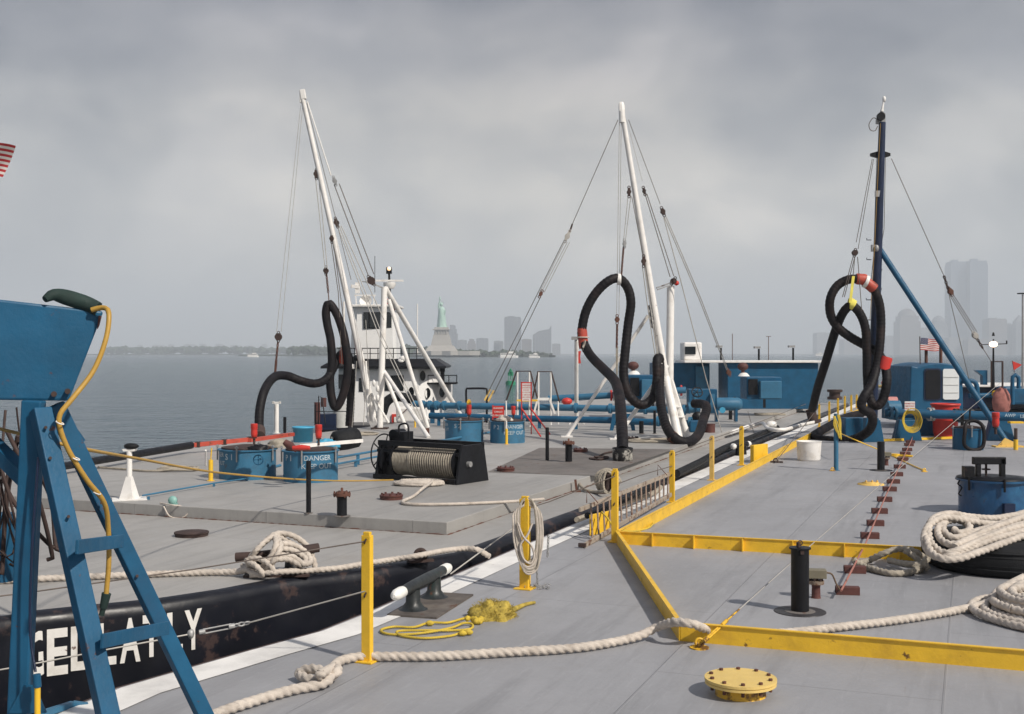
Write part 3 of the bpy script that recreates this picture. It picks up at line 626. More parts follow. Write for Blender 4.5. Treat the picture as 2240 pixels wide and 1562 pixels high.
for i in range(13):
    x0, x1 = random.uniform(-60, 60), random.uniform(-40, 125); y0, y1 = random.uniform(870, 1010), random.uniform(1190, 1262)
    m.tube(smooth_path([A(x0, y0, 10.4), A((x0+x1)/2+random.uniform(-35, 35), (y0+y1)/2, 10.4+random.uniform(-.3, .3)), A(x1, y1, 10.5), A(x1+random.uniform(-30, 30), y1+random.uniform(-22, 4), 10.5)], .1), random.choice((.008, .012, .02)), 6)
tag(m.build('cable_bundle', RUSTD), 'tangle of dark hanging cables behind the blue post', 'cables')
# drum part at left edge
m = MB(); m.drum(A(0, 1270, 10.8), .13, 0, .62, 16); tag(m.build('vent_stub', BLUE), 'blue pipe stub behind the dark cable tangle', 'pipe')

# ---------------------------------------------------------------- flags
REDF = M('red_flag_cloth', (.42, .03, .035), .8, bump=0); WHF = M('white_flag_cloth', (.66, .62, .58), .8, bump=0); BLF = M('blue_flag_cloth', (.015, .025, .10), .8, bump=0)
def flag(o0, ux, uz, w_, h, label, amp=.06, pole=None, stars=True, ph=0.):
    t = thing('flag', label, 'flag', o0); ux = Vector(ux).normalized(); uz = Vector(uz).normalized(); nr = ux.cross(uz); nx, nz = 40, 26
    def pt(u, v): return Vector(o0)+ux*w_*u-uz*h*v+nr*amp*math.sin(u*9+v*1.6+ph)*(.25+u)+uz*amp*.5*math.sin(u*7+ph)*u
    m = MB(); o_ = [pt(i/nx, j/nz) for j in range(nz+1) for i in range(nx+1)]; m.v = o_
    for j in range(nz):
        for i in range(nx):
            m.f.append([(j+1)*(nx+1)+i, (j+1)*(nx+1)+i+1, j*(nx+1)+i+1, j*(nx+1)+i]); m.sm.append(True); m.mi.append(2 if (i < nx*.4 and j < 14) else (0 if (j//2) % 2 == 0 else 1))
    m.build('cloth', [REDF, WHF, BLF], t)
    if stars:
        m = MB()
        for r_ in range(9):
            for c_ in range(6 if r_ % 2 == 0 else 5):
                u, v = .4*(.09+.165*c_+(.082 if r_ % 2 else 0)), (14/26)*(.1+.1*r_)
                q = []
                for k_ in range(10): a_ = R(90+36*k_); rr = (.026 if k_ % 2 == 0 else .011)*h; q.append(pt(u+rr*math.cos(a_)/w_, v-rr*math.sin(a_)/h)-nr*.006*-1)
                m.add(q, [tuple(range(10))]); m.add([p_-nr*.012 for p_ in q], [tuple(range(10))])
        m.build('stars', WHF, t)
    if pole: m = MB(); m.cyl(pole[0], pole[1], pole[2], n=8); m.build('pole', RUSTD, t)
    return t
flag(A(-190, 262, 9), (1, .25, -.30), (.45, 0, 1), .74, .27, 'striped flag with its free end hanging into the left edge', .09, (A(-240, 240, 9), A(-240, 900, 9), .015), ph=1.0)
# ================================================================ HOSE DERRICKS
def member(name, parent, a, b_, r0, r1=None, mat=WHT, n=14):
    m = MB(); m.tube([a, b_], [r0, r0 if r1 is None else r1], n); return m.build(name, mat, parent)
def wires(parent, lst, d, r=.011, mat=WIRE):
    for l_ in lst:
        pts = [A(p[0], p[1], p[2] if len(p) > 2 else d) for p in l_]; m = MB(); m.tube(pts, r, 5); m.build('rigging_wire', mat, parent)
def block(parent, px, py, d, w_=12, h=22, lean=0., mat=RUSTD, name='pulley_block'):
    s = d/F; m = MB(); c = A(px, py, d); rot = Matrix.Rotation(R(lean), 3, 'Y')
    for dy in (-.055, 0, .055): m.lathe(c+rot @ Vector((0, dy, 0)), [(.001, -.014), (w_*s*.5, -.014), (w_*s*.5, -.014), (w_*s*.5, .014), (w_*s*.5, .014), (.001, .014)], 14, rot @ Matrix.Rotation(R(90), 3, 'X'))
    m.box(c, (w_*s*.55, .15, h*s), m=rot); m.ring(c+rot @ Vector((0, 0, h*s*.6)), .035, .012, Matrix.Rotation(R(90), 3, 'X'), 10, 5); m.ring(c-rot @ Vector((0, 0, h*s*.6)), .035, .012, Matrix.Rotation(R(90), 3, 'X'), 10, 5)
    return m.build(name, mat, parent)
def px_at(px, py, d, z): p = A(px, py, d); return p
# ---- left white derrick (lengths on the far barge are scaled with its deck distance)
AK = 1.06
D1 = 34.0
t1 = thing('derrick', 'left white hose derrick leaning left in front of the tug', 'derrick', P(830, 938, TZ))
member('boom', t1, A(662, 215, 33.0), A(822, 930, 33.8), .068, .11)
m = MB(); m.box(A(663, 207, 33.0), (.16, .14, .30), m=Matrix.Rotation(R(-10), 3, 'Y')); m.box(A(657, 212, 33.0), (.04, .10, .36)); m.build('boom_head', WHT, t1, bevel=.03)
member('support_post', t1, A(841, 628, 33.9), P(831, 938, TZ), .095)
member('back_leg', t1, A(843, 630, 33.9), P(1013, 918, TZ), .08); member('back_leg', t1, A(850, 655, 34), P(936, 935, TZ), .065)
member('brace', t1, A(840, 815, 33.9), P(889, 938, TZ), .06); member('brace', t1, A(840, 812, 33.9), P(938, 958, TZ), .062)
m = MB(); m.bar(A(768, 626, 33.5), A(786, 628, 33.5), .10, .10); m.bar(A(782, 618, 33.5), A(782, 642, 33.5), .06, .14); m.build('stop_bracket', WHT, t1)
m = MB(); m.box(P(831, 938, TZ)+Vector((0, 0, .02)), (.5, .5, .04)); m.build('foot_plate', RUSTD, t1)
m = MB(); m.box(P(1013, 918, TZ)+Vector((0, 0, .02)), (.4, .4, .04)); m.build('foot_plate', RUSTD, t1)
m = MB(); m.bar(A(812, 905, 33.9), A(826, 932, 33.8), .3, .3); m.build('pivot_bracket', WHT, t1, bevel=.02)
wires(t1, [[(658, 230), (605, 726)], [(662, 235), (615, 726)]], 33, .008, WIREL)
block(t1, 609, 737, 33, 16, 17, 0, RUSTD, 'hook_block')
m = MB(); m.chain(A(608, 748, 33), A(604, 790, 33), .09, .016); m.build('hook_chain', RUST, t1)
m = MB(); m.tube([A(603, 788, 33), A(600, 826, 33)], .022, 6); m.tube([A(606, 788, 33), A(602, 826, 33)], .018, 6); m.build('hose_sling', RUST, t1)
block(t1, 692, 381, 33.2, 12, 18); wires(t1, [[(690, 388), (711, 588)], [(697, 388), (716, 588)]], 33.2, .012, WIREL)
block(t1, 713, 592, 33.3, 12, 14); m = MB(); m.chain(A(714, 600, 33.3), A(718, 640, 33.4), .09, .014); m.build('hook_chain', RUST, t1); wires(t1, [[(718, 640), (720, 664)]], 33.4, .015, RUST)
wires(t1, [[(672, 222), (724, 384)]], 33.1, .022, WHT); block(t1, 732, 396, 33.3, 10, 16, -18, STEEL)
wires(t1, [[(731, 404), (806, 604)], [(742, 402), (818, 600)]], 33.4, .014)
block(t1, 812, 614, 33.8, 18, 20, -35); m = MB(); m.bar(A(816, 621, 33.8), A(843, 632, 33.9), .03, .05); m.bar(A(792, 616, 33.8), A(812, 618, 33.8), .03, .03); m.build('head_link', STEEL, t1)
wires(t1, [[(671, 226), (755, 560), (768, 612)]], 33.2, .009)
block(t1, 736, 487, 33.4, 12, 18, -15); wires(t1, [[(738, 495), (832, 742, 33), (936, 956, 31)], [(742, 494), (838, 738, 33), (941, 954, 31)], [(746, 494), (790, 590), (840, 700)]], 33.4, .014, WIREL)
block(t1, 726, 522, 33.3, 11, 14); wires(t1, [[(724, 528), (740, 640), (748, 800)], [(729, 528), (744, 640), (757, 745)]], 33.3, .012)
wires(t1, [[(800, 700), (803, 760), (812, 900)], [(790, 760), (800, 850), (795, 930)], [(780, 790), (776, 860), (770, 935)]], 33.4, .010, WIREL)
m = MB(); m.box(A(935, 950, 30.6), (.10, .10, .34)); m.build('pulley_block', RUST, t1)
for px, py in ((826, 850), (818, 838), (826, 870)):
    m = MB(); m.ball(A(px, py, 33.4), .07, 10, (.8, .8, 1.5), .1); m.build('white_float', WHT, t1)
for l_ in ([(800, 790), (806, 925)], [(790, 800), (812, 900)], [(776, 700), (800, 880)], [(812, 860), (850, 925)]): member('lattice_strut', t1, A(*l_[0], 33.6), A(*l_[1], 33.7), .04, .04)
# ---- middle white derrick
t2 = thing('derrick', 'middle white hose derrick with tall leaning boom and box-plated foot', 'derrick', P(1480, 958, TZ))
member('boom', t2, A(1360, 240, 29.8), A(1456, 830, 30.3), .066, .11)
member('boom', t2, A(1456, 825, 30.3), P(1485, 962, TZ), .11, .12)
m = MB(); m.tube([A(1359, 224, 29.8), A(1360, 232, 29.8), A(1361, 268, 29.8)], [.06, .085, .085], 12); m.box(A(1356, 233, 29.75), (.03, .05, .24)); m.build('boom_head', WHT, t2)
member('support_post', t2, A(1467, 626, 30.6), A(1465, 832, 30.6), .105)
member('support_post', t2, A(1465, 828, 30.6), P(1504, 956, TZ), .09)
member('front_brace', t2, A(1418, 690, 30.2), P(1240, 955, TZ), .05); member('front_brace', t2, A(1460, 800, 30.3), P(1346, 961, TZ), .06)
m = MB(); m.box(P(1240, 956, TZ)+Vector((0, 0, .015)), (.32, .3, .03)); m.build('foot_plate', WHT, t2)
m = MB(); m.box(P(1346, 961, TZ)+Vector((0, 0, .015)), (.32, .3, .03)); m.build('foot_plate', WHT, t2)
m = MB(); m.extr([A(1452, 825, 30.3), A(1470, 828, 30.3), A(1494, 905, 30.4), A(1462, 906, 30.4)], (0, .05, 0)); m.box(A(1474, 890, 30.35), (.34, .3, .04)); m.box(A(1480, 912, 30.35), (.4, .3, .04)); m.build('box_plate', WHT, t2, bevel=.01)
m = MB(); m.bar(P(1470, 962, TZ), A(1468, 905, 30.4), .12, .05); m.build('foot_bracket', WHT, t2)
m = MB(); m.box(P(1490, 962, TZ)+Vector((0, 0, .02)), (.75, .6, .04)); m.build('foot_plate', RUSTD, t2)
m = MB()
for i in range(9): m.bar(A(1441+i*.8, 795+i*6, 30.1), A(1449+i*.8, 795+i*6, 30.1), .02, .02)
m.build('ladder_rungs', WHT, t2)
m = MB(); m.bar(A(1436, 630, 30.3), A(1470, 618, 30.5), .03, .04); m.bar(A(1438, 634, 30.3), A(1472, 622, 30.5), .03, .03); m.build('head_link', STEEL, t2)
block(t2, 1473, 615, 30.5, 14, 14, 30); m = MB(); m.ball(A(1480, 619, 30.5), .07, 8, jit=.15); m.build('red_shackle', RED, t2)
wires(t2, [[(1352, 262), (1252, 490)]], 29.8, .010); wires(t2, [[(1252, 490), (1246, 508)]], 29.6, .025, RUSTD); block(t2, 1241, 517, 29.4, 12, 22, 25, WIREL)
wires(t2, [[(1236, 528), (1180, 640)], [(1241, 530), (1183, 642)], [(1246, 530), (1190, 640)]], 29.3, .009, WIREL); block(t2, 1183, 643, 29.0, 9, 12, 25, RUST)
wires(t2, [[(1232, 530), (1064, 866, 31)], [(1182, 650), (1080, 862, 31)]], 29, .010)
m = MB(); m.bar(A(1060, 876, 31), A(1072, 852, 31), .05, .05); m.bar(A(1068, 878, 31), A(1080, 854, 31), .05, .05); m.build('end_tackle', YELW, t2)
wires(t2, [[(1355, 262), (1349, 690)], [(1359, 265), (1354, 690)]], 29.8, .008, WIREL); block(t2, 1350, 699, 29.7, 11, 14, 0, RUST, 'hook_block')
m = MB(); m.chain(A(1350, 710, 29.7), A(1349, 760, 29.6), .08, .016); m.build('hook_chain', RUST, t2); wires(t2, [[(1348, 758), (1349, 820)], [(1351, 758), (1350, 820)]], 29.6, .015, ROPEG)
block(t2, 1376, 420, 29.8, 10, 18); wires(t2, [[(1374, 428), (1364, 528)], [(1380, 428), (1368, 528)]], 29.8, .010, WIREL); block(t2, 1366, 533, 29.8, 9, 13, 0, STEEL)
m = MB(); m.chain(A(1364, 541, 29.8), A(1359, 604, 29.7), .08, .014); m.build('hook_chain', RUST, t2)
wires(t2, [[(1382, 430), (1407, 562)]], 29.8, .010); block(t2, 1408, 571, 29.9, 11, 20)
wires(t2, [[(1405, 580), (1418, 680), (1434, 782)], [(1409, 580), (1424, 680), (1438, 782)], [(1413, 580), (1430, 690), (1441, 790)]], 29.95, .013, WIREL)
m = MB(); m.chain(A(1420, 670, 30), A(1428, 716, 30), .12, .03); m.build('shackle_cluster', STEEL, t2)
wires(t2, [[(1371, 262), (1405, 396)]], 29.9, .006, WIREL); block(t2, 1409, 418, 30, 8, 14, -14)
wires(t2, [[(1411, 424), (1466, 606)], [(1415, 424), (1474, 604)]], 30.2, .012); wires(t2, [[(1375, 262), (1444, 446)]], 30, .009); block(t2, 1450, 463, 30.2, 11, 16, -20)
wires(t2, [[(1453, 474), (1530, 655), (1590, 810, 38)], [(1457, 474), (1534, 655), (1592, 808, 38)], [(1452, 476), (1488, 610), (1545, 830, 31), (1579, 946, 31)]], 30.3, .013, WIREL)
block(t2, 1594, 815, 38, 11, 14, -20, RUST)
wires(t2, [[(1636, 900, 38), (1650, 950, 34)]], 36, .010); 
# ---- dark blue derrick on the near barge
AK = 1.0
D3 = 34.5
t3 = thing('derrick', 'dark blue hose derrick at right with crosstree and step pegs', 'derrick', P(1905, 965))
member('mast', t3, A(1930, 268, D3), P(1906, 966), .10, .16, NAVY, 16)
m = MB(); m.lathe(A(1927, 255, D3-.08), [(.001, -.05), (.12, -.05), (.12, -.05), (.12, .05), (.12, .05), (.001, .05)], 18, Matrix.Rotation(R(90), 3, 'X')); m.build('head_sheave', BLK, t3)
m = MB(); m.extr([A(1918, 270, D3), A(1937, 272, D3), A(1937, 248, D3), A(1928, 242, D3), A(1918, 262, D3)], (0, .12, 0)); m.build('head_plate', STEEL, t3)
m = MB(); m.cyl(A(1929, 244, D3), A(1933, 222, D3), .05, .02, 8); m.ball(A(1934, 217, D3), .07, 10, (.8, .8, 1.4)); m.build('mast_light', WHT, t3)
m = MB(); m.tube(smooth_path([A(1920, 262, D3), A(1910, 258, D3), A(1901, 272, D3), A(1904, 284, D3), A(1914, 286, D3), A(1920, 276, D3)], .03), .012, 6); m.build('wire_loop', WIRE, t3)
m = MB(); m.extr([A(1905, 335, D3), A(1905, 341, D3), A(1920, 345, D3), A(1935, 345, D3), A(1948, 341, D3), A(1948, 335, D3), A(1935, 331, D3), A(1920, 331, D3)], (0, .1, 0)); m.build('crosstree', BLK, t3)
for px, py, sgn in ((1896, 525, -1), (1930, 525, 1), (1896, 568, -1), (1929, 592, 1), (1895, 656, -1), (1928, 634, 1), (1892, 700, -1)):
    m = MB(); x0 = 1915 if sgn > 0 else 1906; m.tube([A(x0, py, D3), A(px, py, D3), A(px, py-4, D3)], .014, 6); m.build('step_peg', NAVY, t3)
m = MB()
m.box(A(1921, 424, D3-.1), (.18, .08, .18)); m.build('fairlead', STEEL, t3); m = MB(); m.box(A(1913, 543, D3-.1), (.2, .08, .2)); m.ball(A(1918, 543, D3-.18), .07, 8, (1, .6, 1.5)); m.build('fairlead', STEEL, t3)
member('side_brace', t3, A(1924, 545, D3), P(2207, 976), .085, .09, BLUE)
m = MB(); q = P(2205, 978); m.extr([q+Vector((-.36, -.1, 0)), q+Vector((.3, -.1, 0)), q+Vector((.1, -.1, .16)), q+Vector((-.12, -.1, .26))], (0, .04, 0)); m.box(q+Vector((0, 0, .02)), (.8, .3, .04)); m.build('brace_foot', YELW, t3)
m = MB(); q = P(1905, 966); m.box(q+Vector((-.0, 0, .35)), (.36, .36, .7)); m.extr([q+Vector((-.32, -.25, 0)), q+Vector((.32, -.25, 0)), q+Vector((.2, -.25, .65)), q+Vector((-.2, -.25, .65))], (0, .02, 0)); m.build('pedestal', BLUE, t3, bevel=.02)
wires(t3, [[(1908, 348), (1873, 530)], [(1911, 348), (1877, 545)], [(1937, 345), (1934, 500), (1930, 525)], [(1933, 348), (1931, 500)], [(1918, 345), (1911, 560), (1903, 640)]], D3, .010)
wires(t3, [[(1926, 270), (1913, 540), (1903, 700)]], D3-.2, .008, CORD)
block(t3, 1870, 553, 33.9, 12, 12, 10); wires(t3, [[(1870, 560), (1866, 606)], [(1866, 562), (1843, 650)], [(1870, 562), (1847, 650)], [(1876, 562), (1886, 690)]], 33.8, .012)
wires(t3, [[(1950, 347), (2066, 606)]], 34.2, .011)
m = MB(); m.chain(A(2065, 604, 34), A(2074, 632, 34), .1, .018); m.build('stay_shackle', RUSTD, t3); block(t3, 2079, 638, 34, 11, 15, -25, RUST)
wires(t3, [[(2077, 645), (2128, 728)], [(2081, 645), (2133, 727)], [(2085, 644), (2137, 726)], [(2076, 645), (2122, 840)]], 33.9, .010)
block(t3, 2133, 734, 33.8, 12, 14, -30, WIREL); m = MB(); m.chain(A(2138, 742, 33.8), A(2150, 762, 33.8), .1, .016); m.build('stay_chain', RUSTD, t3); wires(t3, [[(2150, 762), (2168, 790)]], 33.8, .010)
t = thing('guy_wire', 'long pale guy wire rising from the yellow deck eye to the right', 'wire', P(1530, 1415))
m = MB(); m.tube([A(1617, 1333, 10.7), A(1762, 1203, 14.5), A(1990, 1005, 24), A(2190, 836, 36)], .006, 6); m.build('wire', WIREL, t)
m = MB(); g0, g1 = P(1530, 1412, .06), A(1617, 1333, 10.7); m.tube([g0.lerp(g1, .12)+Vector((.01, 0, 0)), g0.lerp(g1, .62)+Vector((.01, 0, 0))], .009, 6); m.tube([g0.lerp(g1, .12)-Vector((.012, 0, 0)), g0.lerp(g1, .62)-Vector((.012, 0, 0))], .009, 6); m.cyl(g0.lerp(g1, .1), g0.lerp(g1, .2), .018, n=8); m.cyl(g0.lerp(g1, .55), g0.lerp(g1, .68), .018, n=8); m.cyl(g0.lerp(g1, .68), g1, .008, n=6); m.build('turnbuckle', YELD, t)
m = MB(); g = P(1530, 1418); m.drum(g, .085, 0, .012, 20); m.ring(g+Vector((0, 0, .05)), .035, .012, Matrix.Rotation(R(90), 3, 'X')); m.box(g+Vector((0, 0, .03)), (.03, .03, .05)); m.build('deck_eye', YELD, t)
wire('guy_wire', 'thin stay wire from the coaming end up to the far hose foot', [P(1697, 1010, .05), A(1790, 892, 36)], .010)
m = MB(); g = P(1697, 1012); m.ring(g+Vector((0, 0, .05)), .05, .016, Matrix.Rotation(R(70), 3, 'X')); m.chain(g+Vector((-.12, 0, .02)), g+Vector((.14, -.1, .02)), .07, .012); tag(m.build('deck_shackle', RUSTD), 'dark rusty shackle lying beside the long coaming', 'shackle')

# ================================================================ HOSES
def hose(name, label, pts, r, col=()):
    t = thing(name, label, 'hose', Vector((pts[0].x, pts[0].y, pts[0].z))); q = smooth_path(pts, .028); rr = [r*(1+.022*(1 if (i % 4) < 2 else -1)+.015*math.sin(i*.02)) for i in range(len(q))]
    m = MB(); m.tube(q, rr, 14); m.build('hose_body', HOSE, t); return t, q
def collar(t, px, py, d, ax, ln, r, mat, name='sleeve'):
    c = A(px, py, d); ax = Vector(ax).normalized(); m = MB(); m.tube([c-ax*ln/2, c-ax*ln*.3, c, c+ax*ln*.3, c+ax*ln/2], [r*.97, r*1.04, r*1.0, r*1.05, r*.96], 12); m.build(name, mat, t)
k = lambda l_, d: [A(x[0], x[1], x[2] if len(x) > 2 else d) for x in l_]
AK = 1.06
h1, q1 = hose('cargo_hose', 'black hose humped and hung in a long narrow loop from the left derrick', k([(567, 946, 31), (568, 898, 31.2), (579, 853, 31.6), (600, 825, 32.4), (627, 822, 33), (658, 833, 33.2), (689, 839, 33.2), (714, 829, 33.3), (731, 802, 33.5), (741, 780, 33.7), (756, 772, 33.8), (766, 790, 33.9), (768, 830, 34), (767, 880, 34), (764, 932, 34)], 33), .128)
lo = smooth_path(k([(720, 664), (737, 688), (750, 725), (757, 760), (761, 800), (757, 835), (748, 870), (735, 891), (726, 872), (722, 830), (726, 790), (723, 743), (716, 710), (713, 682)], 33.4), .05, True)
m = MB(); m.tube(lo, .128, 14, closed=True); m.build('hose_loop', HOSE, h1)
collar(h1, 752, 778, 33.65, (.25, 0, 1), .5, .15, ORG); collar(h1, 764, 802, 33.8, (0, .1, 1), .14, .17, WHT, 'white_band')
m = MB(); m.cyl(A(567, 955, 30.5), A(567, 940, 30.9), .17, n=16); m.build('end_flange', RUSTD, h1)
h2, q2 = hose('cargo_hose', 'black hose hanging in a tall teardrop from the middle derrick', k([(1362, 985, 23.8), (1361, 950, 24.2), (1358, 900, 25.2), (1354, 862, 26.4), (1344, 832, 27.6), (1318, 805, 28.6), (1292, 778, 29.3), (1276, 748, 29.6), (1273, 722, 29.6), (1282, 680, 29.6), (1302, 643, 29.6), (1328, 617, 29.6), (1352, 609, 29.7), (1372, 628, 29.8), (1380, 662, 29.8), (1374, 710, 29.8), (1368, 765, 29.7), (1364, 820, 29.6), (1374, 860, 29.5), (1393, 882, 29.5), (1412, 884, 29.6), (1430, 866, 29.7), (1437, 830, 29.8), (1437, 790, 29.9), (1442, 782, 30.1), (1444, 800, 30.2), (1443, 850, 29.6), (1448, 900, 28.8), (1462, 942, 28.2), (1484, 963, 28), (1508, 966, 28.2), (1528, 950, 29), (1538, 920, 30), (1546, 892, 30.6), (1536, 884, 31), (1518, 883, 31.3)], 30), .125)
collar(h2, 1275, 740, 29.6, (-.1, 0, 1), .55, .13, ORG); m = MB(); m.ring(A(1275, 738, 29.6), .155, .02, n=16, k=6); m.tube([A(1280, 745, 29.45), A(1276, 765, 29.4), A(1279, 745, 29.4), A(1275, 760, 29.4)], .02, 6); m.build('rope_lashing', ROPE, h2)
collar(h2, 1354, 611, 29.7, (1, 0, 0), .1, .15, WHT, 'white_band'); m = MB(); m.ring(A(1347, 826, 27.9), .15, .022, Matrix.Rotation(R(50), 3, 'Y'), 16, 6); m.build('rope_lashing', ROPEG, h2)
collar(h2, 1476, 960, 28.1, (.7, .1, -.6), .3, .15, RUST, 'rusty_clamp')
t = thing('drip_tub', 'black tub with chipped white paint under the middle hose end', 'tub', P(1362, 1008, TZ)); c = Vector(t.location); PEEL = M('peeling_white_on_black', (.02, .02, .022), .6, var=.3, rust=.55, rs=5, rc=(.55, .53, .48))
m = MB(); m.lathe(c, [(.19, 0), (.215, .02), (.222, .27), (.222, .27), (.19, .27), (.19, .27), (.18, .06), (.001, .06)], 24); m.build('tub_wall', PEEL, t); m = MB(); m.ring(c+Vector((0, 0, .27)), .21, .015, n=24); m.build('rim', BLK, t)
m = MB(); m.rope([P(1340, 988, TZ+.03), P(1322, 992, TZ+.03), P(1305, 1001, TZ+.02), P(1290, 1003, TZ+.02), P(1312, 1005, TZ+.03), P(1330, 1000, TZ+.03), P(1300, 999, TZ+.05)], .022, n=8); tag(m.build('rope', RUSTD), 'short dark frayed rope lying left of the drip tub', 'rope')
AK = 1.0
h3, q3 = hose('cargo_hose', 'black hose coiled in knotted loops on the dark blue derrick', k([(1777, 895, 38), (1788, 850, 37), (1806, 793, 35.6), (1828, 722, 34.5), (1845, 683, 34), (1863, 669, 33.9), (1881, 686, 33.9), (1893, 718, 33.9), (1896, 765, 33.9), (1897, 820, 33.9), (1900, 858, 33.8), (1908, 882, 33.7), (1921, 887, 33.6), (1933, 869, 33.6), (1940, 832, 33.6), (1936, 800, 33.9), (1926, 780, 34.1), (1912, 766, 34.2), (1886, 752, 34.2), (1858, 736, 34.2), (1832, 715, 34.2), (1817, 688, 34.1), (1816, 655, 34), (1830, 627, 34), (1855, 612, 34), (1884, 612, 34), (1908, 628, 34), (1923, 662, 34), (1927, 705, 34), (1924, 760, 33.9), (1917, 805, 33.8), (1906, 842, 33.5), (1891, 866, 33.3), (1884, 884, 33.3), (1891, 898, 33.3), (1905, 905, 33.4), (1909, 922, 33.5), (1902, 940, 33.8), (1886, 953, 34.1), (1864, 962, 34.4), (1838, 965, 34.6), (1800, 962, 35), (1779, 956, 35.4), (1790, 946, 36), (1818, 930, 37.2), (1848, 914, 38.4), (1885, 905, 39.4)], 34), .130)
collar(h3, 1884, 611, 34, (1, 0, -.1), .3, .16, ORG); collar(h3, 1903, 624, 34, (1, 0, -.8), .35, .16, ORG); collar(h3, 1894, 616, 33.98, (1, 0, -.4), .1, .185, WHT, 'white_band'); collar(h3, 1936, 795, 33.8, (.3, 0, 1), .38, .17, RED)
m = MB()
for r_, y_ in ((.16, 0), (.16, .12)): pass
m.extr([A(1864, 604, 33.75), A(1870, 604, 33.75), A(1863, 662, 33.7), A(1857, 662, 33.7)], (0, .015, 0)); m.tube([A(1857, 664, 33.85), A(1861, 664, 33.85), A(1868, 668, 33.85)], [.155, .165, .155], 14); m.build('lifting_strap', M('pale_yellow_webbing', (.75, .66, .12), .8), h3)
m = MB(); m.lathe(A(1775, 905, 38.3), [(.16, -.15), (.16, .25), (.16, .25), (.26, .25), (.26, .25), (.26, .32), (.26, .32), (.001, .32)], 18, Matrix.Rotation(R(-195), 3, 'Y')); m.build('end_flange', RUSTD, h3)

# ================================================================ TUG
TWH = M('bright_white_tug_paint', (.86, .85, .83), .4, var=.03, rust=.1, rs=3)
tg = thing('tugboat', 'small white tug with black trim and high wheelhouse behind the left derrick', 'boat', A(850, 960, 55)); d = 55.0; s = d/F
def bx(m, px0, px1, y0, y1, d0=d, dep=3.0):
    a, b_ = A(px0, y1, d0), A(px1, y0, d0); m.box(((a.x+b_.x)/2, d0+dep/2, (a.z+b_.z)/2), (b_.x-a.x, dep, b_.z-a.z)); return m
m = MB(); zb, zt = WZ-.3, CZ-(935-HY)*s; m.prism([(A(700, 0, d).x, d-1.5), (A(760, 0, d).x, d-2.6), (A(1040, 0, d).x, d-2.6), (A(1060, 0, d).x, d+6), (A(760, 0, d).x, d+6), (A(700, 0, d).x, d+3)], zb, zt+.25); m.build('hull', HULL, tg, bevel=.1)
xl, xr = A(737, 0, d).x, A(958, 0, d).x; z0, z1 = zt, CZ-(806-HY)*s
pl = [(xl+.35, d), (xr-.9, d), (xr-.3, d+.5), (xr, d+1.2), (xr, d+4.5), (xl, d+4.5), (xl, d+.5)]
m = MB(); m.prism(pl, z0, z1); m.build('lower_house', TWH, tg, bevel=.06)
m = MB(); e = .32; pl2 = [(xl-.7, d-.45), (xr-.2, d-.45), (xr+.35, d+.6), (xr+.35, d+4.9), (xl-.7, d+4.9)]; m.prism(pl2, z1, z1+.10); pl3 = [(xl-.1, d-.1), (xr-.7, d-.1), (xr-.2, d+.9), (xr-.2, d+4.5), (xl-.1, d+4.5)]
n = 5; m.add([(x, y, z1+.10) for x, y in pl2]+[(x, y, z1+.45) for x, y in pl3], [(i, (i+1) % n, n+(i+1) % n, n+i) for i in range(n)]+[tuple(range(n, 2*n))]); m.build('eave_deck', BLK, tg)
m = MB(); zr0 = z1+.45; zr = zr0+.5
for px in range(742, 945, 17): m.cyl((A(px, 0, d).x, d-.05, zr0-.2), (A(px, 0, d).x, d-.05, zr), .022, n=6)
m.cyl((xl, d-.05, zr), (xr-.8, d-.05, zr), .024, n=6); m.cyl((xl, d-.05, zr-.25), (xr-.8, d-.05, zr-.25), .018, n=6); m.build('deck_rail', BLK, tg)
m = MB(); a0, a1 = A(768, 0, d+1).x, A(862, 0, d+1).x; zz0, zz1 = zr0, CZ-(672-HY)*(d+1)/F; q = [(a0+.3, d+1), (a1-.1, d+.9), (a1, d+1.4), (a1, d+3.4), (a0, d+3.4), (a0, d+1.5)]
n = 6; m.add([(x-.1*(x < (a0+a1)/2)+.08*(x > (a0+a1)/2), y-.05, zz0) for x, y in q]+[(x, y, zz1) for x, y in q], [(i, (i+1) % n, n+(i+1) % n, n+i) for i in range(n)]+[tuple(range(n, 2*n))]); m.build('wheelhouse', TWH, tg)
m = MB(); m.prism([(x+(.22 if x > (a0+a1)/2 else -.22), y+(-.25 if y < d+2 else .2)) for x, y in q], zz1, zz1+.12); m.build('wheelhouse_roof', WHT, tg, bevel=.03)
for x0, x1, y0, y1 in ((796, 806, 684, 718), (808, 832, 684, 718), (843, 857, 684, 718)):
    w_ = MB(); bx(w_, x0-1, x1+1, y0-1, y1+1, d+.90, .06); f_o = w_.build('window', BLK, tg); g_ = MB(); bx(g_, x0+.5, x1-.5, y0+1, y1-1, d+.87, .04); g_.build('pane', GLASS, f_o)
for x0, x1, y0, y1 in ((741, 751, 820, 850), (762, 772, 822, 852), (786, 796, 828, 856), (838, 854, 824, 854), (856, 882, 822, 854)):
    w_ = MB(); bx(w_, x0-.7, x1+.7, y0-.7, y1+.7, d-.03, .05); f_o = w_.build('window', BLK, tg); g_ = MB(); bx(g_, x0+.6, x1-.6, y0+1, y1-1, d-.05, .04); g_.build('pane', GLASS, f_o)
for px, py in ((925, 822), (936, 860), (967, 858), (900, 858)):
    m = MB(); m.lathe(A(px, py, d-.05 if px < 930 else d+.3), [(.001, 0), (.19, 0), (.19, 0), (.19, .1)], 16, Matrix.Rotation(R(90), 3, 'X') @ Matrix.Diagonal((.7, 1.3, 1))); m.build('porthole', GLASS, tg)
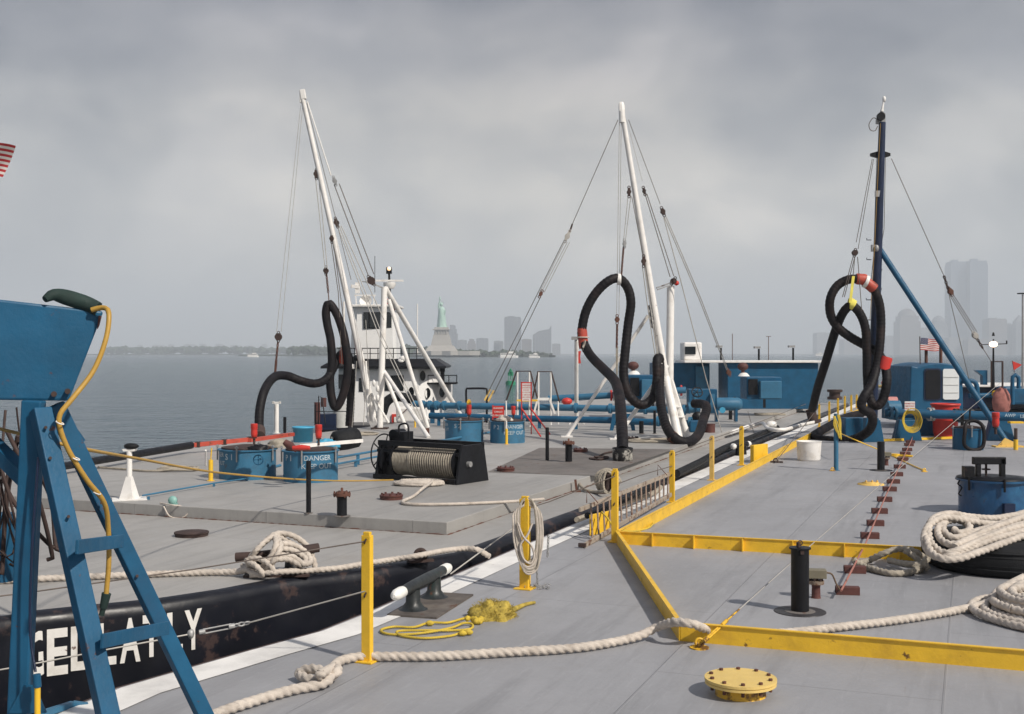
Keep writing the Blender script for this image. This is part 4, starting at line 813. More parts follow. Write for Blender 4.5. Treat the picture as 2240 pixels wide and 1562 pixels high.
m = MB(); bx(m, 857, 878, 906, 932, d-.1, .1); f_o = m.build('door', RED, tg); g_ = MB(); bx(g_, 862, 872, 912, 930, d-.14, .05); g_.build('door_panel', WHT, f_o)
m = MB(); m.cyl(A(853, 655, d+1.5), A(851, 595, d+1.5), .07, .05, 8); m.build('mast', BLK, tg)
m = MB(); m.box(A(851, 592, d+1.5), (.26, .26, .3)); m.build('lantern', BLK, tg); LMP = bpy.data.materials.new('lit_amber_lamp'); LMP.use_nodes = True; e_ = LMP.node_tree.nodes['Principled BSDF']; e_.inputs['Emission Color'].default_value = (1, .62, .3, 1); e_.inputs['Emission Strength'].default_value = 1.2
m = MB(); m.ball(A(851, 588, d+1.33), .10, 8); m.build('amber_lamp', LMP, tg)
m = MB(); m.box(A(852, 614, d+1.4), (1.35, .1, .09)); m.lathe(A(852, 618, d+1.4), [(.2, -.3), (.3, -.15), (.3, 0)], 12); m.build('radar_scanner', WHT, tg)
m = MB(); m.bar(A(775, 646, d+1.2), A(822, 646, d+1.2), .06, .06); m.bar(A(778, 646, d+1.2), A(780, 672, d+1.2), .05, .05); m.bar(A(818, 646, d+1.2), A(818, 672, d+1.2), .05, .05); m.lathe(A(800, 658, d+1.2), [(.02, -.2), (.22, -.05), (.3, .02)], 12, Matrix.Rotation(R(70), 3, 'X')); m.build('searchlight_frame', WHT, tg)
for px, y0, y1, r_ in ((913, 665, 775, .03), (820, 560, 640, .015), (752, 660, 790, .06), (822, 700, 790, .02)): m = MB(); m.cyl(A(px, y1, d+1), A(px, y0, d+1), r_, n=6); m.build('antenna', WHT if px != 820 else BLK, tg)
m = MB(); bx(m, 918, 946, 786, 802, d+.4, .7); m.build('vent_box', BLK, tg)
m = MB(); a, b_ = A(930, 838, d+1), A(1000, 838, d+1); m.box((a+b_)/2, (b_.x-a.x, 1.4, .08))
for px in (936, 966, 982, 999): m.cyl(A(px, 838, d+.35), A(px, 821, d+.35), .025, n=6)
m.cyl(A(930, 821, d+.35), A(1000, 821, d+.35), .025, n=6); m.build('side_platform', BLK, tg)
m = MB(); m.cyl(A(968, 838, d+1), A(968, 812, d+1), .10, n=8); m.box(A(968, 808, d+1), (.24, .24, .22)); m.build('deck_lantern', BLK, tg)
m = MB(); bx(m, 935, 985, 838, 885, d+1, 2.0); m.build('stern_house', WHT, tg, bevel=.08)
for px, py in ((882, 785), (878, 790), (781, 783)): m = MB(); m.ball(A(px, py, d-.1), .17, 10, (1.2, 1, .9)); m.build('life_ring', WHT if px > 800 else BLK, tg)
m = MB(); m.tube(smooth_path([A(836, 905, 52), A(845, 880, 52), (A(865, 868, 52)), A(895, 872, 52), A(912, 878, 52)], .1), .22, 10); m.build('rubber_bow_fender', RUB, tg)
m = MB(); bx(m, 866, 932, 890, 925, 53.5, .6); m.build('bulwark_panel', WHT, tg, bevel=.1); m = MB(); m.bar(A(872, 912, 53.4), A(900, 885, 53.4), .05, .03); m.build('panel_stripe', RUST, tg)
m = MB(); m.tube([A(697, 930, 50), A(697, 866, 50), A(705, 870, 50), A(712, 930, 50)], .025, 6); m.cyl(A(690, 900, 50), A(760, 900, 50), .02, n=6); m.cyl(A(690, 930, 50), A(690, 885, 50), .03, n=6); m.build('bow_rail', BLK, tg)
m = MB(); m.cyl(A(694, 930, 50.5), A(694, 880, 50.5), .13, n=10); m.cyl(A(708, 890, 50.5), A(708, 870, 50.5), .12, n=10); m.build('red_fire_hose', REDB, tg)
m = MB(); bx(m, 700, 735, 906, 940, 50.5, 1.2); m.build('bow_locker', NAVY, tg); m = MB(); m.drum(A(745, 935, 51), .32, 0, 1.0, 16); m.build('grey_drum', CLIP, tg)
flag(A(853, 642, 56.2), (.42, .1, -1), (.5, 0, 1), .75, .42, 'small drooping striped flag on the tug behind the white derrick leg', .05, (A(851, 640, 56.2), A(856, 690, 56.2), .02), stars=False)
AK = 1.06
# ================================================================ ON THE FAR BARGE
def hatch(px, yb, wpx, top, label, texts, z=TZ):
    p = P(px, yb, z); s = p.y/F; r = wpx*s/2; c = p+Vector((0, r*.85, 0)); h = (yb-top)*s*1.0; r *= (c.y/p.y); t = thing('tank_hatch', label, 'tank hatch', c, 'blue tank hatches')
    m = MB(); m.lathe(c, [(r, 0), (r, h-.02), (r, h-.02), (r+.03, h-.02), (r+.03, h-.02), (r+.03, h), (r+.03, h), (.001, h)], 36); m.build('coaming_ring', BLUEL, t)
    m = MB(); m.lathe(c+Vector((0, 0, h+.001)), [(r*.92, 0), (r*.92, .03), (r*.92, .03), (r*.3, .07), (.001, .075)], 30); m.build('lid', RUSTD, t)
    for g in (R(-172), R(-98), R(-22), R(80)):
        m = MB(); q = c+Vector((math.cos(g)*(r+.03), math.sin(g)*(r+.03), 0)); m.cyl(q+Vector((0, 0, h*.62)), q+Vector((0, 0, h+.08)), .016, n=8); m.box(q+Vector((0, 0, h+.05)), (.05, .05, .03), g); m.build('dog_bolt', STEEL, t)
    for tx, tpx, ty, th in texts:
        f_ = facing(c); off = (tpx-(c.x/c.y*F+CX))*c.y/F; a = f_+math.asin(max(-.98, min(.98, off/r))); zc = CZ-(ty-HY)*(c.y-r*.8)/F; lettering(tx, th*s, M('stencil_white', (.50, .56, .60), .7, dirt=.8, dc=(.12, .25, .35)), t, on_cyl(c, r, a, zc))
    return t, c, r, h
hS1 = hatch(530, 1050, 122, 985, 'blue tank hatch marked S1 left of the P1 hatch', [('S 1', 503, 1000, 13), ('DANGER', 452, 996, 9), ('KEEP OUT', 450, 1014, 9)])
hP1 = hatch(671, 1056, 118, 988, 'blue tank hatch marked P1 behind the thin black post', [('P 1', 633, 1003, 13), ('DANGER', 695, 1002, 11), ('KEEP OUT', 694, 1020, 11)])
hS2 = hatch(1014, 969, 84, 921, 'blue tank hatch marked S2 at the foot of the tall white leg', [('S 2', 1001, 932, 9), ('DANGER', 968, 930, 6), ('KEEP OUT', 966, 940, 6)])
hP2 = hatch(1110, 970, 76, 923, 'blue tank hatch marked P2 behind the small yellow post', [('P 2', 1086, 935, 9), ('DANGER', 1127, 934, 8), ('KEEP OUT', 1127, 947, 8)])
def vase(px, y0, y1, d, label, on):
    c = A(px, y1, d); s = d/F; h = (y1-y0)*s; r = h*.245; t = thing('vent_valve', label, 'valve', c, 'red pressure vents')
    m = MB(); m.lathe(c, [(r*.25, -.0), (r*.8, h*.08), (r*.95, h*.3), (r*.88, h*.62), (r*.88, h*.62), (r*1.0, h*.64), (r*1.0, h*.98), (r*1.0, h*.98), (r*.9, h), (.001, h)], 20); m.build('cup', RED, t)
    m = MB(); m.lathe(c, [(r*.35, -h*.45), (r*.35, -h*.03), (r*.35, -h*.03), (r*.8, -h*.03), (r*.8, -h*.03), (r*.8, h*.03)], 14); m.build('stem', RUSTD, t)
    m = MB(); m.ring(c+Vector((0, 0, h*.66)), r*1.0, r*.07, n=20, k=6); m.build('band', RED, t)
vase(556, 925, 958, 19.6, 'red vent cup standing above the S1 hatch', 0); vase(697, 927, 960, 19.0, 'red vent cup standing above the P1 hatch', 0)
vase(1026, 884, 908, 28.4, 'red vent cup with yellow cap above the S2 hatch', 0); vase(1123, 887, 908, 27.4, 'red vent cup above the P2 hatch', 0)
m = MB(); m.box(A(1026, 881, 28.4), (.11, .11, .09)); m.box(A(1026, 876, 28.4), (.07, .07, .05)); tag(m.build('yellow_box', YELD), 'pale yellow cap on the red vent cup over hatch S2', 'box')
# junk on hatch tops
def heap(name, label, px, py, d, w_, h, mat, n=16, cat='sack'):
    m = MB(); c = A(px, py, d); random.seed(px)
    q = []; nu, nv = 22, 10
    for j in range(nv+1):
        ph = math.pi/2*j/nv
        for i in range(nu):
            g = 2*math.pi*i/nu; v = Vector((math.cos(g)*math.cos(ph), math.sin(g)*math.cos(ph), math.sin(ph))); k_ = 1+.35*noise.noise(v*2.2+Vector((px, 0, 0)))+.15*noise.noise(v*6)
            q.append(c+Vector((v.x*w_*k_, v.y*w_*.7*k_, v.z*h*k_)))
    m.add(q, [(j*nu+i, j*nu+(i+1) % nu, (j+1)*nu+(i+1) % nu, (j+1)*nu+i) for j in range(nv) for i in range(nu)], True)
    return tag(m.build(name, mat), label, cat)
heap('rag_heap', 'beige rag heap between the two red vent cups', 612, 978, 20.6, .25, .15, ROPEG, cat='rags'); heap('rag_heap', 'black oily rag heap beside the left red vent cup', 566, 984, 19.6, .18, .10, BLK, cat='rags')
heap('tarpaulin', 'bright blue tarpaulin bunched behind the right red vent cup', 715, 978, 20.5, .24, .15, BLUEC, cat='tarpaulin'); heap('rag_heap', 'small brown rag pile beside the yellow cap over hatch S2', 1052, 924, 29, .14, .12, BLK, cat='rags')
heap('rag_heap', 'pale bundle on top of the P2 hatch', 1103, 920, 27.6, .2, .12, ROPE, cat='rags')
m = MB(); m.bar(A(655, 976, 18.8), A(793, 964, 19.6), .05, .06); tag(m.build('plank', WHT), 'white plank laid over the P1 hatch top', 'plank')
m = MB(); m.tube([A(622, 966, 19), A(634, 975, 19), A(648, 984, 18.9)], [.05, .075, .045], 10); tag(m.build('boot_guard', REDB), 'rusty round cover lying beside the beige rags', 'cover')
m = MB(); m.tube([A(640, 980, 18.6), A(660, 979, 18.6), A(678, 980, 18.6)], [.035, .05, .035], 10); tag(m.build('red_float', RED), 'small red float lying on the P1 hatch rim', 'float')
t = thing('drum', 'bright blue plastic tub behind the two hatches', 'tub', P(660, 968, TZ)); c = P(660, 968, TZ)+Vector((0, .2, 0)); m = MB(); m.lathe(c, [(.24, 0), (.265, .36), (.265, .36), (.29, .36), (.29, .40), (.27, .40), (.25, .02), (.001, .02)], 28); m.build('tub_wall', BLUEC, t)
# round rubber fender on its side
t = thing('fender', 'fat black rubber roller fender behind the blue tarpaulin', 'fender', P(755, 986, TZ)); c = A(757, 961, 24.4); ax = Vector((.8, .5, .12)).normalized()
rot = ax.to_track_quat('Z', 'Y').to_matrix(); m = MB(); m.lathe(c, [(.06, -.29), (.10, -.29), (.10, -.29), (.17, -.31), (.22, -.26), (.235, 0), (.22, .26), (.17, .31), (.10, .29), (.06, .29), (.06, -.29)], 28, rot); m.build('roller', RUB, t); m = MB(); m.rope([c-ax*.33+Vector((0, 0, .1)), c-ax*.36, A(725, 978, 23.6), A(712, 972, 23.4)], .03, n=9); m.build('lashing', ROPE, t)
# long boom lying on the far side
t = thing('laid_boom', 'long black boom with orange red end section lying along the far edge', 'boom', P(400, 1000, TZ)); z_ = TZ+.30
a, b_, c_ = A(150, 1018, 21.0), A(418, 974, 25.4), A(800, 922, 34)
m = MB(); m.tube([A(60, 1033, 19.6), a, b_], [.05, .075, .085], 12); m.build('black_section', BLK, t)
m = MB(); m.bar(b_, A(560, 960, 26.6), .07, .10); m.bar(A(545, 963, 26.4), A(640, 950, 28.5), .12, .09); m.build('red_section', ORG, t)
m = MB()
for f in (.1, .5, .9): m.box(b_.lerp(A(560, 960, 26.6), f), (.10, .12, .13))
m.build('clamp', RUSTD, t)
m = MB(); m.tube([P(190, 1022, LZ+.05), P(430, 996, LZ+.05), P(620, 972, LZ+.05)], .10, 10); tag(m.build('discharge_hose', HOSE), 'black hose lying along the far gunwale under the laid boom', 'hose')
for px in (450,):
    m = MB(); m.cyl(P(450, 1018, TZ), A(450, 985, 22.4), .02, n=8); tag(m.build('support_stake', WHT), 'short pale stake under the laid boom', 'stake')
# boom rest
t = thing('boom_rest', 'white cone-footed stand with black cushion on top near the left', 'stand', P(283, 1092, TZ)); c = P(283, 1092, TZ); s = c.y/F
m = MB(); m.cyl(c+Vector((0, 0, .3)), c+Vector((0, 0, 106*s)), 6*s, n=16); m.build('post', WHT, t)
m = MB(); m.lathe(c, [(27*s, 0), (27*s, .01), (27*s, .01), (22*s, .02), (7.5*s, 50*s)], 4, Matrix.Rotation(R(35), 3, 'Z'), False); m.box(c+Vector((0, 0, .006)), (.52, .42, .012), R(20)); m.build('cone_foot', WHT, t)
m = MB(); m.extr([c+Vector((x*s, -.04, z_*s)) for x, z_ in ((-14, 110), (14, 110), (12, 105), (-12, 105))], (0, .12, 0)); m.build('cradle', WHT, t)
m = MB(); m.ball(c+Vector((4*s, 0, 116*s)), 9*s, 12, (1.9, 1.2, .75), .05); m.build('cushion', RUB, t)
# blue handrail pipe on feet
def pipe_run(name, label, pts, r, mat, feet=(), cat='pipe', footmat=None):
    t = thing(name, label, cat, Vector((pts[0].x, pts[0].y, TZ))); m = MB(); m.tube(pts, r, 12); m.build('pipe', mat, t)
    for f in feet: m = MB(); m.box((f.x, f.y, (f.z+TZ)/2), (r*2.6, r*2.2, max(.02, f.z-TZ))); m.build('foot', footmat or mat, t)
    return t
pr = [P(312, 1084, TZ+.05), P(468, 1057, TZ+.05), P(545, 1046, TZ+.05)]
pipe_run('deck_pipe', 'thin blue pipe on low feet right of the white stand', pr, .014, BLUEL, [P(325, 1086, TZ+.05), P(468, 1058, TZ+.05), P(540, 1046, TZ+.05)])
pipe_run('deck_pipe', 'pair of light blue pipes between hatch P1 and the winch', [P(726, 1003, TZ+.22), P(830, 985, TZ+.22)], .025, BLUEL, [P(783, 993, TZ+.22)]); pipe_run('deck_pipe', 'lower light blue pipe between hatch P1 and the winch', [P(726, 1017, TZ+.13), P(830, 998, TZ+.13)], .022, BLUEL, [P(778, 1007, TZ+.13)])
pipe_run('deck_pipe', 'short blue pipe joining hatches S1 and P1', [P(540, 1030, TZ+.12), P(580, 1026, TZ+.12), P(613, 1018, TZ+.12)], .028, BLUEL, [P(552, 1030, TZ+.10)])
pipe_run('deck_pipe', 'light blue pipe slanting up to hatch S2', [P(955, 966, TZ+.15), P(1070, 946, TZ+.15)], .03, BLUEL, [P(1052, 950, TZ+.15)])
m = MB(); c = A(565, 1006, 19.6); m.ring(c, .085, .010, Matrix.Rotation(R(90), 3, 'X'), 20, 6); m.bar(c-Vector((.085, 0, 0)), c+Vector((.085, 0, 0)), .012, .012); m.bar(c-Vector((0, 0, .085)), c+Vector((0, 0, .085)), .012, .012); m.cyl(c, c+Vector((0, .2, 0)), .015, n=8); tag(m.build('handwheel', BLUE), 'small blue handwheel on the front of hatch S1', 'handwheel')
# small posts
def post(px, yb, yt, wpx, label, mat, z=TZ, cap=None, name='pipe_post', group='plain deck posts'):
    c = P(px, yb, z); s = c.y/F; r = wpx*s/2; h = (yb-yt)*s; t = thing(name, label, 'post', c, group); m = MB(); m.lathe(c, [(r, 0), (r, h), (r, h), (r*.8, h), (.001, h-.01)], 18); m.build('tube', mat, t)
    m = MB(); m.lathe(c+Vector((0, 0, .001)), [(r*1.7, 0), (r*1.7, .008), (r*1.7, .008), (r, .012)], 18); m.build('weld_collar', mat if mat != BLK else DARKDECK, t)
    if cap:
        m = MB(); m.lathe(c+Vector((0, 0, h)), [(r*.9, -.03), (r*1.75, -.03), (r*1.75, -.03), (r*1.75, .01), (r*1.75, .01), (r*1.2, .012), (r*1.2, .03), (r*.3, .03), (r*.25, .08), (.001, .09)], 16)
        m.build('flange', RUST, t)
        for g in range(6): b2 = MB(); b2.drum(c+Vector((math.cos(g*1.047)*r*1.5, math.sin(g*1.047)*r*1.5, h)), r*.16, -.05, .035, 6); b2.build('bolt', RUST, t)
    return t, c, r, h
post(675, 1123, 1008, 11, 'thin tall black post on the trunk edge in front of hatch P1', BLK); post(748, 1129, 1080, 22, 'black vent stub with rusty flange near the trunk edge', BLK, cap=1, name='vent_stub', group='vent stubs with rusty flanges')
post(1197, 1008, 935, 8, 'thin black post on the dark deck patch', BLK); post(1244, 1011, 968, 15, 'black vent stub with rusty flange beside the dark patch post', BLK, cap=1, name='vent_stub', group='vent stubs with rusty flanges')
post(1403, 949, 921, 10, 'short black post between the two white front braces', BLK); post(1432, 949, 898, 6, 'thin black post just left of the middle derrick foot', BLK); post(1598, 918, 897, 8, 'short black post right of the blue tank', BLK)
post(605, 948, 884, 10, 'white post with a small T-head near the humped hose', WHT); post(623, 948, 912, 7, 'stubby black post right of the white T-head post', BLK)
m = MB(); c = A(605, 881, 31.5); m.box(c, (.24, .08, .05)); m.box(c+Vector((.09, 0, .02)), (.05, .08, .04)); m.box(c+Vector((-.09, 0, .02)), (.05, .08, .04)); tag(m.build('post_head', WHT), 'white T-shaped head on the white post by the humped hose', 'bracket')
post(461, 1052, 1006, 10, 'yellow post with thin rod left of hatch S1', YEL, group='yellow deck posts'); post(1108, 972, 938, 6, 'yellow post with white rod in front of hatch P2', YEL, group='yellow deck posts'); post(908, 935, 920, 4, 'tiny yellow post right of the left derrick foot', YEL, group='yellow deck posts')
m = MB(); m.cyl(A(461, 1006, 20.0), A(463, 980, 20), .012, n=6); tag(m.build('thin_rod', YEL), 'thin yellow rod on the post by hatch S1', 'rod'); m = MB(); m.cyl(A(1108, 938, 28.), A(1107, 877, 28), .02, n=6); tag(m.build('thin_rod', WHT), 'thin white rod standing on the yellow post by hatch P2', 'rod')
# bolted round covers
def cover(px, py, wpx, label, mat, z=TZ, hh=.07, bumps=1):
    c = P(px, py, z); s = c.y/F; r = wpx*s/2; t = thing('deck_cover', label, 'hatch cover', c, 'round bolted deck covers'); m = MB(); m.lathe(c, [(r*.98, 0), (r, hh*.6), (r, hh*.6), (r*1.03, hh*.62), (r*1.03, hh), (r*1.03, hh), (r*.92, hh+.005), (.001, hh+.008)], 28); m.build('cover', mat, t)
    if bumps:
        for g in range(8): b2 = MB(); b2.drum(c+Vector((math.cos(g*.785)*r*.8, math.sin(g*.785)*r*.8, hh)), r*.07+.006, -.001, .03, 6); b2.build('bolt', mat, t)
cover(419, 1172, 72, 'dark round deck cover on the lower deck left of the rope-wound cleat', RUSTD, LZ, .055, 0); cover(856, 1092, 50, 'rusty bolted cover beside the trailing rope by the winch', REDB); cover(1106, 1031, 39, 'rusty bolted cover at the left tip of the dark patch', REDB)
cover(1270, 989, 31, 'rusty bolted cover behind the flanged vent on the dark patch', REDB); cover(1384, 963, 26, 'small dark cover right of the hanging hose', RUSTD)
# mooring winch
wc = P(925, 1060, TZ); t = thing('winch', 'black mooring winch with wire-wound drum and side wheel', 'winch', wc); a0 = P(818, 1047, TZ); a1 = P(996, 1061, TZ); ex = (a1-a0); Lw = ex.length; ex.normalize(); ey = Vector((-ex.y, ex.x, 0)); H2 = .68
fr3 = lambda x, y, z: a0+ex*x+ey*y+Vector((0, 0, z))
for x in (0.02, Lw): m = MB(); m.extr([fr3(x, -.02, 0), fr3(x, .95, 0), fr3(x, .80, H2), fr3(x, .12, H2)], ex*.05); m.build('side_frame', BLK, t, bevel=.008)
m = MB(); m.bar(fr3(0, .14, H2-.02), fr3(Lw+.05, .14, H2-.02), .06, .09); m.build('top_beam', BLK, t); m = MB(); m.bar(fr3(0, .10, H2-.16), fr3(Lw, .10, H2-.16), .03, .06); m.build('top_beam', BLK, t)
m = MB(); m.bar(fr3(0, .78, H2-.02), fr3(Lw+.05, .78, H2-.02), .06, .09); m.build('rear_beam', BLK, t); m = MB(); m.bar(fr3(0, 0, .05), fr3(Lw, 0, .05), .06, .08); m.build('base_beam', BLK, t)
m = MB(); m.bar(fr3(.1, .4, H2-.1), fr3(Lw-.1, .4, H2-.1), .04, .02); m.build('guard_rod', STEEL, t)
rx = ex.to_track_quat('Z', 'Y').to_matrix(); dc_ = fr3(0, .30, .345)
m = MB(); m.lathe(dc_, [(.14, .1), (.14, Lw-.1)], 28, rx); m.build('drum_core', BLK, t)
for x in (.12, .36, Lw-.1): m = MB(); m.lathe(dc_, [(.001, x), (.30, x), (.30, x), (.30, x+.03), (.30, x+.03), (.001, x+.03)], 28, rx); m.build('drum_flange', BLK, t)
m = MB(); x = .40; 
while x < Lw-.12:
    lay = .255 if x < .75 else .27; pts = [dc_+rx @ Vector(((lay)*math.cos(2*math.pi*i/26), (lay)*math.sin(2*math.pi*i/26), x+.012*math.sin(i))) for i in range(26)]; m.tube(pts, .019 if x > .8 else .015, 6, closed=True); x += .034 if x < .8 else .052
m.lathe(dc_, [(.235, .38), (.235, Lw-.11)], 24, rx); m.build('wound_wire', ROPEG, t)
m = MB(); m.lathe(dc_, [(.001, Lw+.05), (.05, Lw+.05), (.05, Lw+.05), (.05, Lw+.12), (.05, Lw+.12), (.001, Lw+.12)], 14, rx); m.build('shaft_end', STEEL, t)
wcn = fr3(-.06, .35, .44); m = MB(); m.ring(wcn, .36, .014, rx, 36, 6)
for i in range(5): g = i*1.2566; m.tube([wcn, wcn+rx @ Vector((.36*math.cos(g), .36*math.sin(g), 0))], .012, 6)
m.cyl(wcn-ex*.03, fr3(.05, .35, .44), .03, n=10); m.build('hand_wheel', BLK, t)
m = MB(); m.box(fr3(.28, .45, H2+.09), (.34, .3, .18), math.atan2(ex.y, ex.x)); m.cyl(fr3(.2, .3, H2+.12), fr3(.2, .6, H2+.12), .10, n=14); m.tube(smooth_path([fr3(.35, .3, H2+.15), fr3(.36, .3, H2+.30), fr3(.55, .3, H2+.32), fr3(.58, .3, H2+.05)], .04), .02, 8); m.build('motor', BLK, t, bevel=.01)
m = MB(); m.box(P(880, 1050, TZ)+Vector((.1, 1.9, .3)), (.25, .2, .3)); m.cyl(P(880, 1050, TZ)+Vector((0, 1.9, .5)), P(880, 1050, TZ)+Vector((.3, 1.9, .52)), .07, n=10); m.ring(P(880, 1050, TZ)+Vector((.1, 1.9, .58)), .09, .012, n=16, k=6); tag(m.build('hand_pump', RUSTD), 'small dark hand pump behind the winch', 'pump')
def ropepile(name, label, px, py, z, w_, h, n, r, mat, seed=1, flat=.6, cat='rope', tail=None, rot=0.):
    random.seed(seed); c = P(px, py, z); pts = []
    for i in range(n*10):
        g = 2*math.pi*i/10+rot; k_ = 1-.35*random.random()*(i/(n*10))-.12*random.random(); pts.append(c+Vector((w_*k_*math.cos(g), w_*flat*k_*math.sin(g), r+h*i/(n*10)+random.uniform(0, r*.6))))
    if tail: pts += tail
    m = MB(); m.rope(pts, r, n=9, step=r*.8); return tag(m.build(name, mat), label, cat)
ropepile('rope_pile', 'thick beige rope heaped in front of the winch with a long tail', 918, 1062, TZ, .46, .05, 6, .026, ROPE, 5, .55, tail=[P(925, 1068, TZ+.1), P(905, 1085, TZ+.03), P(880, 1098, TZ+.03), P(905, 1103, TZ+.03), P(980, 1103, TZ+.03), P(1060, 1100, TZ+.03), P(1140, 1096, TZ+.03), P(1190, 1092, TZ+.04)])
ropepile('rope_pile', 'flat brown rope coil on the trunk deck left of hatch S1', 390, 1030, TZ, .42, .04, 4, .022, ROPEG, 6, .7, tail=[P(330, 1030, TZ+.03), P(270, 1026, TZ+.03), P(215, 1022, TZ+.03)])
ropepile('rope_pile', 'flat rusty wire coil at the foot of the left derrick', 790, 952, TZ, .5, .04, 4, .02, ROPEG, 8, .9); ropepile('rope_pile', 'flat tangled brown line beside the middle derrick foot', 1440, 967, TZ, .9, .04, 6, .02, ROPEG, 9, .5); ropepile('rope_pile', 'flat dark line coil near the white plastic chair', 1685, 909, TZ, .6, .05, 4, .025, ROPEG, 10, .6)
# lower-deck cleat wound with rope
t = thing('cleat', 'dark horned cleat on the lower deck wound with thick off-white rope', 'cleat', P(610, 1255, LZ)); dh = 12.35
m = MB(); m.tube(smooth_path([A(516, 1219, 12.3), A(560, 1216, 12.3), A(620, 1209, 12.35), A(697, 1198, 12.5)], .05), .052, 14); m.build('horn', RUSTD, t)
for px in (575, 640): m = MB(); c = P(px, 1256, LZ); m.lathe(c, [(.14, 0), (.13, .03), (.09, .08), (.075, .24)], 18); m.build('leg', BLK, t)
m = MB(); m.box(P(608, 1257, LZ)+Vector((0, 0, .012)), (.72, .34, .024), R(5)); m.build('base_plate', RUSTD, t)
wr = [[(552, 1250, 12.2), (545, 1225, 12.15), (575, 1190, 12.2), (605, 1168, 12.3), (640, 1172, 12.4), (672, 1195, 12.5), (686, 1225, 12.45), (690, 1245, 12.4)],
      [(540, 1240, 12.25), (560, 1205, 12.1), (598, 1174, 12.25), (630, 1185, 12.4), (662, 1206, 12.4), (670, 1222, 12.4)], [(560, 1252, 12.1), (590, 1222, 12.05), (604, 1190, 12.1), (600, 1170, 12.3)], [(572, 1255, 12.1), (598, 1228, 12.0), (614, 1196, 12.1), (604, 1172, 12.3)],
      [(603, 1188, 12.2), (640, 1192, 12.3), (668, 1208, 12.4), (680, 1228, 12.35), (664, 1234, 12.2), (640, 1218, 12.15), (608, 1214, 12.05)], [(604, 1200, 12.15), (640, 1204, 12.25), (668, 1222, 12.3), (660, 1236, 12.2), (630, 1224, 12.1), (602, 1224, 12.0)],
      [(531, 1238, 12.3), (548, 1250, 12.1), (575, 1258, 12.0), (560, 1238, 12.0), (540, 1226, 12.1), (566, 1222, 12.05), (590, 1236, 12.0), (600, 1252, 12.0)]]
for q in wr: m = MB(); m.rope(k(q, 12.2), .034, n=10); m.build('rope_turn', ROPE, t)
t = thing('mooring_rope', 'white mooring rope from the wound cleat along the black gunwale', 'rope', P(800, 1240, LZ))
m = MB(); m.rope([A(548, 1258, 12.1), A(600, 1252, 12.0), P(680, 1248, LZ+.05), P(740, 1243, LZ+.05), P(800, 1233, LZ+.06), P(860, 1224, LZ+.06), P(918, 1215, LZ+.10), P(970, 1205, LZ+.07), P(1015, 1200, LZ+.06), P(1045, 1203, LZ+.05), P(1070, 1217, LZ-.05)], .036, n=10); m.build('rope', ROPE, t)
t = thing('mooring_rope', 'white mooring rope from the wound cleat out to the left edge', 'rope', P(300, 1262, LZ))
m = MB(); m.rope([A(560, 1240, 12.15), P(520, 1250, LZ+.06), P(450, 1252, LZ+.04), P(300, 1257, LZ+.04), P(150, 1263, LZ+.04), P(0, 1270, LZ+.04), P(-150, 1276, LZ+.04)], .038, n=10); m.build('rope', ROPE, t)
t = thing('chock_eye', 'rusty black eye lug on the gunwale under the mooring rope', 'lug', P(920, 1228, LZ)); c = P(920, 1228, LZ); m = MB(); m.ring(c+Vector((0, 0, .075)), .06, .028, Matrix.Rotation(R(80), 3, 'X'), 18, 8); m.box(c+Vector((0, 0, .01)), (.3, .12, .03), R(25)); m.build('lug', RUSTD, t)
# far bitt with coil, lever, far cleats
t = thing('bitt', 'small rusty bitt on the lower deck buried under grey rope', 'bitt', P(1330, 1078, LZ)); c = P(1330, 1078, LZ); m = MB(); m.lathe(c, [(.12, 0), (.08, .02), (.07, .3), (.11, .34), (.001, .35)], 16); m.box(c+Vector((0, 0, .01)), (.5, .3, .02), R(20)); m.build('post', RUSTD, t)
random.seed(4); 
for i in range(7):
    w2 = .10+.02*i; m = MB(); pts = []
    for j in range(9): g = 2*math.pi*j/8; pts.append(c+Vector((w2*1.05*math.cos(g)+.02*random.uniform(-1, 1), -.12+.03*i+.05*math.sin(g), .20+.02*random.uniform(-1, 1)+.19*math.sin(g))))
    m.rope(pts, .024, n=8); m.build('rope_turn', ROPEG, t)
wire('rope', 'short dark rope running left from the far bitt to a deck lever', smooth_path([P(1325, 1075, LZ+.1), P(1300, 1076, LZ+.03), P(1278, 1070, LZ+.05), A(1262, 1052, 20.5)], .1), .03, ROPEG, 8, 'rope')
m = MB(); c = P(1262, 1076, LZ); m.bar(c, c+Vector((-.03, 0, .22)), .04, .04); m.box(c+Vector((0, 0, .01)), (.14, .1, .02)); tag(m.build('deck_lever', RUST), 'small rusty lever left of the far bitt', 'lever')
t = thing('cleat', 'small far cleat with white tips beside the stripe past the ladder', 'cleat', P(1621, 998)); c = P(1621, 996); m = MB(); m.cyl(c+Vector((-.25, -.35, .26)), c+Vector((.25, .4, .26)), .07, n=12); m.build('horn', BLK, t)
for sg in (-1, 1): m = MB(); m.ball(c+Vector((.27*sg, .40*sg, .26)), .085, 10, (1, 1.2, .9)); m.build('white_tip', WHT, t); m = MB(); m.cyl(c+Vector((.1*sg, .16*sg, 0)), c+Vector((.1*sg, .16*sg, .24)), .08, .06, 12); m.build('leg', BLK, t)
wire('chafed_rope', 'pale rope bundle lying in the gap behind the leaning ladder', smooth_path([P(1262, 1137, .12), P(1320, 1116, .10), P(1380, 1096, .08), P(1430, 1078, .08), P(1445, 1066, .1)], .1), .045, ROPEG, 8, 'rope'); wire('chafed_rope', 'second dark rope bundle in the gap behind the ladder', smooth_path([P(1285, 1128, .2), P(1360, 1096, .2), P(1430, 1062, .2)], .1), .05, RUB, 8, 'rope')
